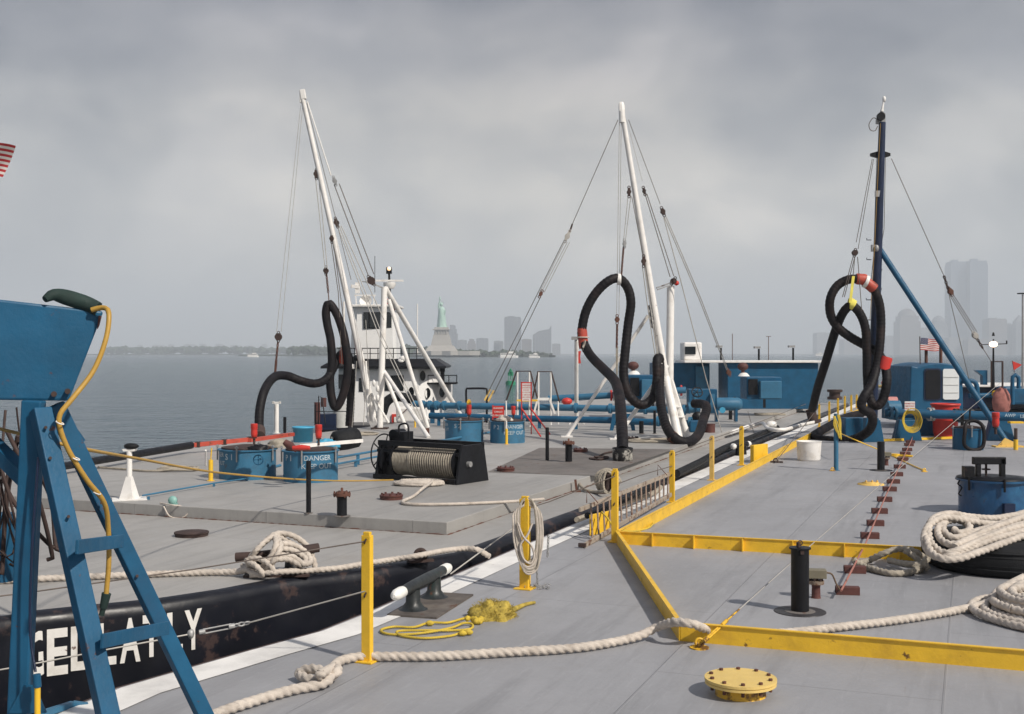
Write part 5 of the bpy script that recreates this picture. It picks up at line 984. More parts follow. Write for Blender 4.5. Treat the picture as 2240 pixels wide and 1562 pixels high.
wire('hose_length', 'black hose lying in the gap between the barges beyond the ladder', smooth_path([P(1480, 1036, .2), P(1540, 1006, .2), P(1585, 980, .22), P(1640, 958, .24), P(1700, 935, .24)], .2), .08, RUB, 8, 'hose'); wire('white_hawser', 'white hawser lying on the trunk side beyond the small box plate', smooth_path([P(1600, 946, TZ), P(1640, 932, TZ+.04), P(1668, 926, TZ+.1), P(1682, 938, TZ+.04), P(1715, 940, TZ+.04), P(1752, 930, TZ+.05), P(1790, 922, TZ+.05)], .2), .06, WHT, 8, 'rope')
m = MB(); c = P(1688, 938, TZ); m.ball(c+Vector((0, 0, .13)), .14, 12, (1.2, .9, .8), .12); tag(m.build('white_sack', WHT), 'small white sack among the hawser beyond the box plate', 'sack')
# shackle and rope loop on the trunk edge
m = MB(); c = P(378, 1103, TZ); m.lathe(c+Vector((0, 0, .06)), [(.001, -.03), (.065, -.03), (.065, .03), (.001, .03)], 16, Matrix.Rotation(R(75), 3, 'X')); m.box(c+Vector((0, 0, .01)), (.14, .08, .02)); tag(m.build('snatch_block', M('pale_green_paint', (.22, .42, .38), .5)), 'small pale green pulley block on the trunk edge', 'pulley')
wire('rope_loop', 'thin rope loop hanging over the trunk edge below the green pulley', smooth_path([P(350, 1100, TZ+.02), P(378, 1105, TZ+.02), A(400, 1108, 16.7), A(412, 1120, 16.6), A(398, 1133, 16.6), A(372, 1130, 16.6), A(358, 1108, 16.7)], .05), .012, ROPE, 6, 'rope')

# ---- pipework across the far barge
def lp(px, z, row): d_ = row; return Vector(((px-CX)*d_/F, d_, z))
def trans(px, d0, px0): # depth along the cross direction starting from (px0,d0)
    x0 = (px0-CX)/F*d0; r_ = (px-CX)/F; kk = -T.y/T.x; return (d0+kk*x0*1.0)/(1+kk*r_)*AK
def cross(pxs, zs, px0, d0): return [Vector(((p_-CX)/F*trans(p_, d0, px0), trans(p_, d0, px0), CZ-(CZ-z_)*AK)) for p_, z_ in zip(pxs, zs)]
t = thing('cargo_pipe', 'upper long blue cargo pipe crossing the far barge with valves', 'pipe', P(1250, 940, TZ)); pts = cross((905, 960, 1100, 1300, 1450, 1510), (1.02, .98, .98, .98, .97, .97), 920, 36.5)
m = MB(); m.tube(pts, .105, 16); m.build('pipe', BLUEL, t)
for px in (925, 940, 955, 972, 1005, 1260, 1335, 1412, 1497):
    q = cross((px, px+3), (.98, .98), 920, 36.5); m = MB(); ax = (q[1]-q[0]).normalized(); m.lathe(q[0], [(.11, -.04), (.16, -.04), (.16, -.04), (.16, .04), (.16, .04), (.11, .04)], 18, ax.to_track_quat('Z', 'Y').to_matrix()); m.build('flange', BLUEL, t)
for px in (946, 1140, 1355, 1475):
    q = cross((px,), (.95,), 920, 36.5)[0]; m = MB(); m.box((q.x, q.y, (q.z+TZ)/2), (.14, .14, q.z-TZ)); m.build('pipe_support', BLUE, t)
t = thing('cargo_pipe', 'lower long blue cargo pipe crossing the far barge', 'pipe', P(1250, 945, TZ)); pts = cross((940, 1100, 1300, 1345, 1368, 1518), (.72, .70, .70, .70, .68, .66), 940, 35.2)
m = MB(); m.tube(pts, .10, 16); m.build('pipe', BLUE, t)
for px in (1345, 1440, 1510): q = cross((px, px+3), (.70, .70), 940, 35.2); m = MB(); ax = (q[1]-q[0]).normalized(); m.lathe(q[0], [(.10, -.04), (.155, -.04), (.155, -.04), (.155, .04), (.155, .04), (.10, .04)], 18, ax.to_track_quat('Z', 'Y').to_matrix()); m.build('flange', BLUEL, t)
for px in (960, 1010, 1180, 1260): q = cross((px,), (.68,), 940, 35.2)[0]; m = MB(); m.box((q.x, q.y, (q.z+TZ)/2), (.10, .10, q.z-TZ)); m.build('pipe_support', BLUE, t)
c = P(1362, 942, TZ); m = MB(); m.extr([c+Vector(v) for v in ((-.38, 0, 0), (-.28, 0, 0), (-.2, 0, .32), (.2, 0, .32), (.28, 0, 0), (.38, 0, 0), (.32, 0, .5), (-.3, 0, .5))], (0, .12, 0)); m.build('saddle_support', BLUE, t)
t = thing('cargo_pipe', 'rearmost light blue pipe with red flanges behind the hanging hose', 'pipe', P(1300, 930, TZ)); m = MB(); m.tube([A(1200, 872, 41), A(1335, 865, 40.5), A(1450, 857, 40), A(1500, 853, 40)], .12, 14); m.build('pipe', BLUEL, t)
for px, mt in ((1337, RED), (1343, WHT), (1349, RED), (1415, RED), (1490, RED)): m = MB(); m.lathe(A(px, 865-(px-1337)*.07, 40.4), [(.12, -.03), (.2, -.03), (.2, -.03), (.2, .03), (.2, .03), (.12, .03)], 16, Matrix.Rotation(R(90), 3, 'Y')); m.build('flange', mt, t)
m = MB(); m.ball(A(1240, 878, 40.3), .17, 10, (1.2, 1, .8)); m.build('valve_body', RED, t)
m = MB(); m.ball(A(1418, 862, 39.5), .16, 10, (1.1, 1, .9)); m.build('valve_body', RED, t)
# ladderless stiles, signs, poles
t = thing('stile', 'white legged stile with dark handrails stepping over the pipes', 'stile', P(1170, 945, TZ)); d_ = 34.6
for l_ in ([(1108, 875), (1130, 812), (1160, 812), (1176, 872)], [(1165, 872), (1177, 813), (1206, 813), (1224, 880)]):
    m = MB(); m.tube(k(l_, d_), .026, 8); m.build('handrail', RUSTD, t)
for px, y0, y1 in ((1132, 814, 930), (1158, 814, 930), (1178, 814, 930), (1205, 814, 930), (1221, 878, 928)): m = MB(); m.cyl(A(px, y1, d_), A(px, y0, d_), .026, n=8); m.build('rail_post', WHT, t)
m = MB(); m.bar(A(1176, 873, d_), A(1160, 935, d_), .12, .06); m.bar(A(1176, 873, d_), A(1202, 873, d_), .1, .08); m.bar(A(1202, 873, d_), A(1214, 905, d_), .1, .06); m.build('stair_stringer', WHT, t)
m = MB(); m.bar(A(1130, 876, d_-.2), A(1176, 876, d_-.2), .04, .06); m.bar(A(1130, 912, d_-.2), A(1190, 912, d_-.2), .04, .05); m.build('tread_edge', YEL, t)
WB = M('white_board', (.70, .70, .68), .5, var=.04); INK = M('red_lettering', (.45, .04, .04), .6); INKK = M('dark_lettering', (.03, .03, .035), .6)
t = thing('notice_board', 'white notice board in a tall red frame with slanting red braces', 'sign', P(1160, 955, TZ)); d_ = 30.5
m = MB(); m.box(A(1151, 857, d_), (.25, .02, .50)); m.build('board', WB, t); m = MB(); m.bar(A(1141, 917, d_), A(1141, 836, d_), .035, .03); m.bar(A(1162, 950, d_), A(1162, 836, d_), .035, .03); m.bar(A(1139, 837, d_), A(1164, 837, d_), .035, .03); m.build('frame', RED, t)
m = MB(); m.bar(A(1142, 895, d_), A(1183, 955, 29.6), .03, .03); m.bar(A(1162, 895, d_), A(1203, 950, 29.6), .03, .03); m.build('brace', RED, t)
for i, tx in enumerate(('WARNING', 'DANGEROUS', 'CARGO', 'NO VISITORS', 'NO SMOKING', 'NO OPEN', 'LIGHTS')): lettering(tx, .034 if i else .045, INK, t, on_plane(A(1151, 843+i*5.2, d_)+Vector((0, -.013, 0)), (1, 0, 0)))
t = thing('warning_sign', 'low red sign with white lines beside the P2 hatch', 'sign', A(1090, 921, 29.4)); d_ = 29.4; m = MB(); m.box(A(1090, 901, d_), (.32, .02, .32)); m.build('board', RED, t)
m = MB(); m.bar(A(1078, 950, d_), A(1078, 886, d_), .025, .03); m.build('post', RED, t)
for i, tx in enumerate(('DANGER', 'CARGO', 'NO SMOKING')): lettering(tx, .045, WHT, t, on_plane(A(1090, 893+i*8, d_)+Vector((0, -.013, 0)), (1, 0, 0)))
t = thing('tubular_hoop', 'black tubular frame left of the white stile', 'frame', A(1042, 930, 36)); m = MB(); m.tube(smooth_path(k([(1020, 925), (1020, 880), (1020, 853), (1026, 850), (1060, 850), (1065, 855), (1065, 880), (1065, 925)], 36), .1), .035, 8); m.build('tube', BLK, t)
t = thing('light_pole', 'white pole with small floodlight and red pennant left of the hanging hose', 'lamp post', A(1261, 935, 34)); m = MB(); m.cyl(P(1261, 928, TZ), A(1261, 745, 34.6), .065, n=12); m.build('pole', WHT, t)
m = MB(); m.box(A(1257, 740, 34.5), (.2, .16, .10)); m.cyl(A(1261, 748, 34.6), A(1261, 740, 34.6), .03, n=8); m.build('floodlight', STEEL, t)
m = MB(); m.extr([A(1265, 768, 34.6), A(1271, 768, 34.6), A(1269, 781, 34.6), A(1271, 795, 34.6), A(1265, 795, 34.6)], (0, .01, 0)); m.build('pennant', RED, t)
c = P(1261, 928, TZ); m = MB()
for g in range(3): a_ = R(90+120*g); m.bar(c+Vector((.28*math.cos(a_), .28*math.sin(a_), 0)), c+Vector((0, 0, .35)), .03, .03)
m.build('tripod_foot', WHT, t)
# stern machinery and deckhouses
def engine(px0, px1, y0, y1, d_, label, exh):
    t = thing('engine_box', label, 'engine', A((px0+px1)/2, y1, d_)); m = MB(); a, b_ = A(px0, y1, d_), A(px1, y0, d_); m.box(((a.x+b_.x)/2+.0, d_+.6, (a.z+b_.z)/2), (b_.x-a.x, 1.2, b_.z-a.z)); m.build('housing', BLUE, t, bevel=.03)
    m = MB(); w_ = (b_.x-a.x); m.box((a.x+w_*.18, d_-.03, (a.z+b_.z)/2+.05), (w_*.26, .08, (b_.z-a.z)*.7)); m.build('dark_louvre', BLK, t); m = MB(); m.box((a.x+w_*.66, d_-.12, (a.z+b_.z)/2-.05), (w_*.6, .3, (b_.z-a.z)*.78)); m.build('front_box', BLUEL, t, bevel=.02)
    ex_, ey_ = exh; m = MB(); m.cyl(A(ex_, y0, d_+.4), A(ex_, ey_+3, d_+.4), .07, n=10); m.ball(A(ex_, ey_, d_+.4), .19, 14, (1.15, 1, .85)); m.build('exhaust', REDB, t)
    m = MB(); m.lathe(A(ex_+2, y0+1, d_+.4), [(.24, 0), (.16, .1), (.09, .14)], 14); m.build('collar', WHT, t)
    for q in (px0+3, px1-4): m = MB(); m.bar(A(q, y1, d_+.2), A(q, y1+24, d_+.2), .09, .09); m.build('leg', BLK, t)
engine(1360, 1432, 818, 872, 41, 'blue engine box with rusty round exhaust behind the hose', (1385, 800)); engine(1604, 1676, 822, 868, 43, 'blue engine box with rusty round exhaust before the deckhouse', (1625, 802))
t = thing('air_tank', 'horizontal blue air tank with domed end right of the pipe manifold', 'tank', A(1590, 905, 37)); c = A(1590, 884, 37); m = MB(); m.lathe(c, [(.001, -.56), (.14, -.53), (.21, -.45), (.22, -.4), (.22, .36), (.2, .42), (.14, .5), (.001, .53)], 24, Matrix.Rotation(R(90), 3, 'Y') @ Matrix.Rotation(R(0), 3, 'X')); m.build('vessel', BLUEL, t)
for x in (-.35, .3): m = MB(); m.box(c+Vector((x, 0, -.33)), (.08, .3, .5)); m.build('saddle', BLUE, t)
m = MB(); m.lathe(A(1580, 897, 36.7), [(.001, 0), (.1, 0), (.1, 0), (.1, .05), (.1, .05), (.001, .05)], 16, Matrix.Rotation(R(90), 3, 'X')); m.build('drain_cover', BLUEC, t)
t = thing('pipe_manifold', 'blue valve manifold with black handwheel at the hose end', 'valve', P(1530, 935, TZ)); d_ = 33.4
m = MB(); m.cyl(A(1505, 892, d_), A(1530, 890, d_), .17, n=18); m.lathe(A(1533, 890, d_), [(.12, -.16), (.24, -.16), (.24, -.16), (.24, -.08), (.24, -.08), (.12, -.08)], 20, Matrix.Rotation(R(90), 3, 'Y')); m.cyl(A(1518, 880, d_), A(1522, 858, d_), .08, n=12); m.build('valve_body', BLUEL, t)
m = MB(); c = A(1525, 858, d_-.15); mw = Matrix.Rotation(R(62), 3, 'X'); m.ring(c, .16, .018, mw, 24, 6)
for i in range(5): m.tube([c, c+mw @ Vector((.16*math.cos(i*1.257), .16*math.sin(i*1.257), 0))], .012, 5)
m.build('handwheel', BLK, t)
m = MB(); m.box(A(1535, 872, 35), (.9, .5, .62)); m.build('blue_locker', BLUE, t, bevel=.02); m = MB(); m.box(A(1556, 882, 34.9), (.14, .52, .60)); m.build('locker_end', BLUEL, t)
m = MB(); m.lathe(A(1524, 912, 32.8), [(.001, 0), (.12, 0), (.12, 0), (.12, .16), (.12, .16), (.17, .16), (.17, .22), (.001, .22)], 18, Matrix.Rotation(R(90), 3, 'X')); m.build('blank_flange', BLK, t)
m = MB(); m.box(P(1520, 946, TZ)+Vector((0, .1, .18)), (.3, .3, .34)); m.build('pump_block', BLUE, t, bevel=.03)
m = MB(); m.drum(P(1553, 946, TZ), .15, 0, .24, 20); m.drum(P(1553, 946, TZ), .16, .235, .255, 20); tag(m.build('red_pail', REDB), 'dull red pail beside the middle hose tail', 'pail')
t = thing('deckhouse', 'long low blue deckhouse with white roof edge at the stern', 'cabin', A(1640, 890, 49)); dd = 49.0
def wall(px0, px1, y0, y1, d0, dep, mat, nm, bev=.02): m = MB(); a, b_ = A(px0, y1, d0), A(px1, y0, d0); m.box(((a.x+b_.x)/2, d0+dep/2, (a.z+b_.z)/2), (b_.x-a.x, dep, b_.z-a.z)); return m.build(nm, mat, t, bevel=bev)
wall(1565, 1752, 793, 888, 48.5, 2.2, BLUE, 'wall'); wall(1416, 1528, 793, 850, 50, 2.2, BLUE, 'wall'); wall(1500, 1526, 800, 850, 49.8, .2, BLUEL, 'wall_panel')
m = MB(); a, b_ = A(1752, 888, 48.5), A(1774, 793, 50.5); m.extr([A(1752, 888, 48.5), A(1752, 793, 48.5), Vector((b_.x, b_.y, A(1752, 793, 48.5).z)), Vector((b_.x, b_.y, A(1752, 888, 48.5).z))], (-.05, 1.0, 0)); m.build('end_wall', BLUEL, t)
wall(1476, 1775, 788, 792.5, 48.3, 2.8, WHT, 'roof_edge')
m = MB(); m.lathe(A(1657, 813, 48.45), [(.001, 0), (.17, 0), (.17, 0), (.17, .06)], 20, Matrix.Rotation(R(90), 3, 'X')); m.build('round_vent', RUSTD, t); m = MB(); m.cyl(A(1676, 850, 48.2), A(1772, 850, 48.2), .07, n=10); m.build('rail_pipe', BLUEL, t)
m = MB(); m.cyl(A(1478, 815, 49.7), A(1500, 815, 49.7), .26, n=18); m.build('side_tank', BLUEL, t); m = MB(); m.ball(A(1508, 820, 49.5), .30, 12, (.7, .6, 1.4), .1); m.build('green_cover', DGREEN, t)
for px in (1750, 1761, 1768): m = MB(); m.tube(smooth_path([A(px, 805, 48.4), A(px-3, 830, 48.3), A(px+2, 850, 48.3), A(px, 868, 48.3)], .2), .03, 6); m.build('hanging_line', ROPEG, t)
f_o = wall(1475, 1512, 750, 788, 49.5, 1.2, WHT, 'roof_cabin', .06); m = MB(); a, b_ = A(1477, 775, 49.45), A(1499, 759, 49.45); m.box(((a.x+b_.x)/2, 49.47, (a.z+b_.z)/2), (b_.x-a.x, .05, b_.z-a.z)); m.build('window', GLASS, f_o)
for px, yt, lab in ((1577, 758, 'stubby floodlight post on the deckhouse roof nearest the thick pair of wires'), (1660, 760, 'floodlight post in the middle of the deckhouse roof'), (1735, 758, 'floodlight post at the right end of the deckhouse roof')):
    t = thing('floodlight_post', lab, 'floodlight', A(px, 790, 49)); m = MB(); m.cyl(A(px, 788, 49), A(px, yt+3, 49), .045, n=8); m.build('post', BLK, t); m = MB(); m.box(A(px-4, yt, 49), (.26, .3, .09)); m.build('lamp_head', STEEL, t)
for px, y0, lab in ((1602, 730, 'thin brown whip antenna on the deckhouse roof'), (1681, 736, 'pale antenna with small crosspiece on the deckhouse roof')):
    m = MB(); m.cyl(A(px, 788, 49.5), A(px, y0, 49.5), .016, n=6)
    if px > 1650: m.box(A(px, y0, 49.5), (.22, .02, .02))
    tag(m.build('antenna', RUST), lab, 'antenna')
# white plastic chair
t = thing('chair', 'white plastic armchair facing right before the deckhouse', 'chair', A(1697, 893, 46)); c = P(1697, 893, TZ); m = MB(); m.box(c+Vector((0, 0, .42)), (.42, .42, .03)); m.build('seat', WHT, t)
m = MB(); m.extr([c+Vector(v) for v in ((-.2, -.2, .42), (-.16, -.2, .42), (-.30, -.2, .88), (-.34, -.2, .88))], (0, .4, 0)); m.build('backrest', WHT, t, bevel=.01)
for x in (-.18, .18):
    for y in (-.18, .18): m = MB(); m.bar(c+Vector((x*1.1, y, 0)), c+Vector((x, y, .42)), .04, .04); m.build('leg', WHT, t)
for y in (-.2, .2): m = MB(); m.tube(smooth_path([c+Vector((-.24, y, .64)), c+Vector((.1, y, .64)), c+Vector((.2, y, .60)), c+Vector((.2, y, .42))], .08), .02, 6); m.build('armrest', WHT, t)
AK = 1.0
# ================================================================ ON THE NEAR BARGE
# row of rust-red pipe brackets with the thin pipe on top
br = [(1855, 1302), (1871, 1255), (1904, 1179), (1916, 1151), (1925, 1124), (1936, 1098), (1947, 1075), (1955, 1058), (1962.5, 1042), (1969, 1025), (1976, 1008.5), (1981, 996), (1985, 987), (1989, 976), (1992, 969.5)]
bl = ['bracket nearest the viewer, with the cable end', 'second bracket, under the frayed rope eye', 'third bracket, just beyond the cross coaming']+['bracket number %s of the row counted from the near end' % w_ for w_ in ('four', 'five', 'six', 'seven', 'eight', 'nine', 'ten', 'eleven', 'twelve', 'thirteen', 'fourteen')]+['farthest bracket of the row']
first = None
for (px, py), lab in zip(br, bl):
    c = P(px, py)
    if first is None:
        m = MB(); w_, h_ = .25, .082; rz = R(-8)
        rot = Matrix.Rotation(rz, 3, 'Z')
        m.box(c+Vector((0, 0, h_/2)), (w_, .008, h_), rz); m.box(c+rot @ Vector((0, .045, h_)), (w_, .09, .008), rz); m.box(c+rot @ Vector((0, .086, h_/2)), (w_, .008, h_-.01), rz)
        first = m.build('pipe_bracket', REDB, bevel=.003); tag(first, 'rust red pipe '+lab, 'bracket', 'row of rust red pipe brackets'); c0_ = c.copy(); l0 = first.location.copy()
    else:
        o = first.copy(); COL.objects.link(o); o.location = l0+(c-c0_); o['label'] = 'rust red pipe '+lab
m = MB(); m.tube([P(1840, 1292, .10), P(1893, 1190, .105), P(1937, 1086, .105), P(1993, 965, .105), P(2000, 945, .105)], .012, 8); tag(m.build('thin_pipe', M('pinkish_red_pipe', (.34, .14, .11), .6, rust=.3)), 'thin pinkish pipe running over the row of rust red brackets', 'pipe')
# tall black vent post with base disc
t, c, r_, h_ = post(1750, 1338, 1198, 39, 'thick black vent post on a round black base plate', BLK, z=0., name='vent_post', group='black vent posts')
m = MB(); m.lathe(c+Vector((0, 0, .001)), [(.001, .006), (.255, .006), (.255, .006), (.258, 0)], 40); m.build('base_disc', M('worn_black_disc', (.035, .032, .034), .5, var=.3, dirt=.3), t)
m = MB(); m.lathe(c+Vector((0, 0, h_)), [(.07, -.012), (.108, -.012), (.108, -.012), (.108, .004), (.108, .004), (.001, .006)], 24); m.build('cap_plate', BLK, t)
m = MB(); m.cyl(c+Vector((-.015, 0, h_)), c+Vector((-.015, 0, h_+.055)), .022, n=10); m.ring(c+Vector((.0, -.01, h_+.05)), .022, .006, Matrix.Rotation(R(90), 3, 'X'), 12, 6); m.box(c+Vector((0, -.09, h_-.03)), (.035, .02, .045)); m.build('padlock', RUSTD, t)
t, c, r_, h_ = post(1927, 1029, 966, 16, 'farther black vent post with a thin yellow line beside it', BLK, z=0., name='vent_post', group='black vent posts')
m = MB(); m.lathe(c+Vector((0, 0, .001)), [(.001, .006), (.25, .006), (.25, .006), (.255, 0)], 30); m.build('base_disc', BLK, t)
def valve(px, py, r, label):
    c = P(px, py); t = thing('tank_valve', label, 'valve', c, 'rusty deck valves'); m = MB(); m.lathe(c, [(r*.62, 0), (r*.55, .02), (r*.52, .12), (r*.6, .15)], 18); m.build('neck', REDB, t)
    m = MB(); m.lathe(c, [(.001, .15), (r, .15), (r, .15), (r, .185), (r, .185), (.001, .185)], 24); m.build('flange', M('rusty_grey_flange', (.22, .17, .13), .7, rust=.5, rs=14), t)
    for g in range(6): b2 = MB(); b2.drum(c+Vector((math.cos(g*1.05)*r*.75, math.sin(g*1.05)*r*.75, .185)), .012, -.002, .028, 6); b2.build('bolt', RUSTD, t)
    m = MB(); m.box(c+Vector((.01, 0, .26)), (.19, .13, .09), R(-8)); m.build('junction_box', M('drab_box_paint', (.19, .17, .12), .6, rust=.3), t, bevel=.005); m = MB(); m.cyl(c+Vector((0, 0, .18)), c+Vector((0, 0, .22)), .03, n=10); m.build('stem', RUSTD, t)
    return t, c
t, c = valve(1785, 1308, .085, 'rusty valve with drab box just right of the near black vent post'); m = MB(); m.tube(smooth_path([c+Vector((.10, 0, .27)), c+Vector((.17, 0, .25)), c+Vector((.22, 0, .14)), c+Vector((.25, -.06, .08))], .03), .009, 8); m.build('cable', M('brown_cable', (.12, .075, .04), .6), t)
t, c = valve(1939, 1018, .085, 'far rusty valve with drab box beside the far black vent post')
# yellow bolted flange in front
def flange(px, py, r, label, hh=.13, neck=.7):
    c = P(px, py); t = thing('tank_flange', label, 'flange', c, 'yellow bolted tank flanges'); m = MB(); m.lathe(c, [(r*neck*1.02, 0), (r*neck, .01), (r*neck, hh-.03)], 48); m.build('neck', YELD, t)
    m = MB(); m.lathe(c, [(r*neck, hh-.045), (r*.99, hh-.045), (r*.99, hh-.045), (r*.99, hh-.026), (r*.99, hh-.026), (r*.95, hh-.024), (r*.95, hh-.022), (r, hh-.020), (r, hh-.020), (r, hh), (r, hh), (.001, hh+.002)], 56); m.build('cover_plate', M('sunfaded_yellow_paint', (.70, .50, .16), .55, var=.08, rust=.14, rs=9), t, bevel=.002)
    for g in range(10): a_ = g*.628+.2; b2 = MB(); b2.drum(c+Vector((math.cos(a_)*r*.84, math.sin(a_)*r*.84, hh)), .016, -.002, .016, 6); b2.build('bolt', RUST, t); b2 = MB(); b2.drum(c+Vector((math.cos(a_)*r*.84, math.sin(a_)*r*.84, hh)), .013, -.085, -.044, 6); b2.build('bolt', RUST, t)
    return c
flange(1620, 1519, .272, 'yellow bolted round flange standing alone at the bottom of the picture')
c = P(1905, 1060); t = thing('tank_flange', 'low flat yellow flange beyond the cross coaming', 'flange', c, 'yellow bolted tank flanges'); m = MB(); m.lathe(c, [(.26, 0), (.25, .02), (.16, .03), (.16, .045), (.001, .05)], 32); m.build('cover_plate', YELW, t)
for x in (-.1, .02, .12): m = MB(); m.drum(c+Vector((x, -.02, .045)), .02, 0, .04, 6); m.build('bolt', YELW, t)
wire('yellow_line', 'thin yellow line from the blue post past the far vent post to a deck eye', smooth_path([P(1832, 945, .55), A(1870, 962, 28), P(1925, 985, .2), P(1950, 996, .03), P(1975, 1008, .02), P(1998, 1019, .02), P(2022, 1029, .02)], .2), .014, YEL, 8, 'rope')
m = MB(); c = P(2022, 1032); m.drum(c, .07, 0, .01, 16); m.ring(c+Vector((0, 0, .04)), .03, .012, Matrix.Rotation(R(90), 3, 'X'), 12, 6); tag(m.build('deck_eye', YEL), 'small yellow deck eye at the end of the thin yellow line', 'ring')
m = MB(); c = P(1821, 1030); m.drum(c, .07, 0, .01, 16); m.ring(c+Vector((0, 0, .04)), .03, .012, Matrix.Rotation(R(90), 3, 'X'), 12, 6); tag(m.build('deck_eye', YELD), 'small yellow deck eye at the foot of the blue post', 'ring')
c = P(1958, 998); m = MB(); m.tube([c, c+Vector((.15, -.2, .03)), c+Vector((.35, -.3, .02))], .03, 8); m.drum(c, .12, 0, .06, 16); tag(m.build('vent_flange', YEL), 'small flat yellow flange behind the far vent post', 'flange')
# white tub, blue post with yellow rope
t = thing('white_tub', 'white plastic tub beside the coaming near the looped black hose', 'tub', P(1772, 1012)); c = P(1772, 1008)+Vector((0, .1, 0)); m = MB(); m.lathe(c, [(.001, 0), (.255, 0), (.27, .04), (.295, .46), (.295, .46), (.275, .46), (.25, .05), (.001, .05)], 32); m.build('tub_wall', WHT, t); m = MB(); m.ring(c+Vector((0, 0, .46)), .295, .012, n=32, k=6); m.build('rim', WHT, t)
t, c, r_, h_ = post(1829, 1029, 905, 10, 'blue post with yellow rope lashed around its top', BLUEL, z=0., group=None, name='blue_post')
random.seed(12); m = MB()
for i in range(6):
    x = random.uniform(-.03, .03); m.tube(smooth_path([c+Vector((x-.05, -.06, h_-.05)), c+Vector((x-.07+.02*i, -.08, h_-.25)), c+Vector((x+.02+.015*i, -.08, h_-.42-.03*i)), c+Vector((x+.08, -.05, h_-.2)), c+Vector((x+.04, -.05, h_-.02))], .05), .014, 7)
m.build('rope_lashing', ROPEY, t)
# yellow line on deck
m = MB(); m.bar(P(1930, 963, .04), P(2095, 957, .04), .05, .07); tag(m.build('deck_bar', YEL), 'low yellow bar on the deck at the foot of the blue equipment', 'bar')
# ---- cargo line at right
t = thing('cargo_line', 'dark blue cargo line with stencilled letters crossing behind the black post', 'pipe', P(2080, 955)); d_ = 35.0
pts = [A(1935, 903, 35), A(2080, 907, 34.6), A(2300, 915, 34)]
m = MB(); m.tube(pts, .135, 18); m.build('pipe', BLUE, t)
for px in (1948, 1958, 2033, 2040, 2090, 2098): m = MB(); m.lathe(A(px, 903+(px-1935)*.033, 34.8), [(.13, -.035), (.20, -.035), (.20, -.035), (.20, .035), (.20, .035), (.13, .035)], 20, Matrix.Rotation(R(90), 3, 'Y')); m.build('flange', RUSTD if px in (2090, 2098) else (BLUEL if px < 2000 else STEEL), t)
for px in (1983, 2185): m = MB(); c = A(px, 905, 34.8); c.z = 0; m.extr([c+Vector(v) for v in ((-.42, -.16, 0), (.42, -.16, 0), (.26, -.16, .62), (-.26, -.16, .62))], (0, .3, 0)); m.build('saddle', BLUE, t, bevel=.02)
lettering('AWP', .10, M('stencil_white', (.62, .66, .68)), t, on_plane(A(2209, 909, 34.1)+Vector((0, -.02, 0)), (1, 0, -.03))); lettering('I.E', .10, M('stencil_white', (.62, .66, .68)), t, on_plane(A(2236, 911, 34.05)+Vector((0, -.02, 0)), (1, 0, -.03)))
m = MB(); c = A(1958, 893, 36.5); m.cyl(c+Vector((-.25, 0, 0)), c+Vector((.14, 0, 0)), .24, n=20); m.build('light_blue_valve', BLUEL, t); m = MB(); c = A(1951, 880, 37.5); m.cyl(c+Vector((-.15, 0, 0)), c+Vector((.15, 0, 0)), .18, n=18); m.build('pink_flange', M('faded_pink_paint', (.5, .22, .2), .6), t)
m = MB(); m.box(P(1888, 962)+Vector((-.15, .5, .32)), (.62, .5, .64)); tag(m.build('blue_locker', BLUE, bevel=.02), 'blue steel locker inside the looped black hose', 'locker')
m = MB(); m.box(P(2030, 955)+Vector((0, .7, .35)), (1.2, .6, .7)); tag(m.build('blue_tank_base', BLUE, bevel=.02), 'blue tank base behind the saddle and yellow hose coil', 'tank')
t = thing('hose_coil', 'yellow hose coil hung on the pipe saddle under a white sign', 'hose coil', A(1990, 935, 34.2)); random.seed(5)
for i in range(8):
    m = MB(); w_ = .17+.016*i; pts = [A(1990, 905, 34.2)+Vector((w_*math.cos(g)+random.uniform(-.01, .01), -.03*i, -.14+(.20+.022*i)*math.sin(g)-.05)) for g in [2*math.pi*j/16 for j in range(16)]]; m.tube(smooth_path(pts, .06, True), .012, 7, closed=True); m.build('loop', ROPEY, t)
t = thing('permit_sign', 'small white sign with red lettering above the yellow hose coil', 'sign', A(1990, 898, 34.0)); m = MB(); m.box(A(1990, 888, 34.0), (.30, .02, .26)); m.build('board', WB, t, bevel=.005)
for i, tx in enumerate(('PERMITTED', 'SMOKING', 'AREA ONLY')): lettering(tx, .042, INK, t, on_plane(A(1990, 883+i*5.4, 34.0)+Vector((0, -.013, 0)), (1, 0, 0)))
t = thing('red_barrel', 'large red tub with rusty rim behind the dark blue pipe', 'barrel', P(2068, 962)); c = A(2068, 960, 36.3); c.z = 0; m = MB(); m.lathe(c, [(.33, 0), (.42, .98), (.42, .98), (.45, .98), (.45, 1.04), (.40, 1.04), (.36, .1), (.001, .1)], 32); m.build('tub_wall', RED, t); m = MB(); m.lathe(c, [(.395, .62), (.405, .66)], 30); m.build('pale_band', YELW, t)
hH = hatch(2128, 985, 64, 938, 'dark blue tank hatch with a black hose coil hung on it', [], 0.); 
for o in hH[0].children:
    if o.name.startswith('coaming_ring'): o.data.materials[0] = BLUE
m = MB(); c = hH[1]; rr = hH[2]
pts = smooth_path([c+Vector((-.25, -rr-.04, .5)), c+Vector((-.27, -rr-.06, .15)), c+Vector((-.05, -rr-.08, .02)), c+Vector((.22, -rr-.06, .12)), c+Vector((.25, -rr-.02, .6)), c+Vector((.1, -rr+.1, .78)), c+Vector((-.15, -rr+.1, .74))], .06, True); m.tube(pts, .05, 10, closed=True); tag(m.build('hose_loop', HOSE), 'thick black hose loop hanging on the dark blue hatch', 'hose')
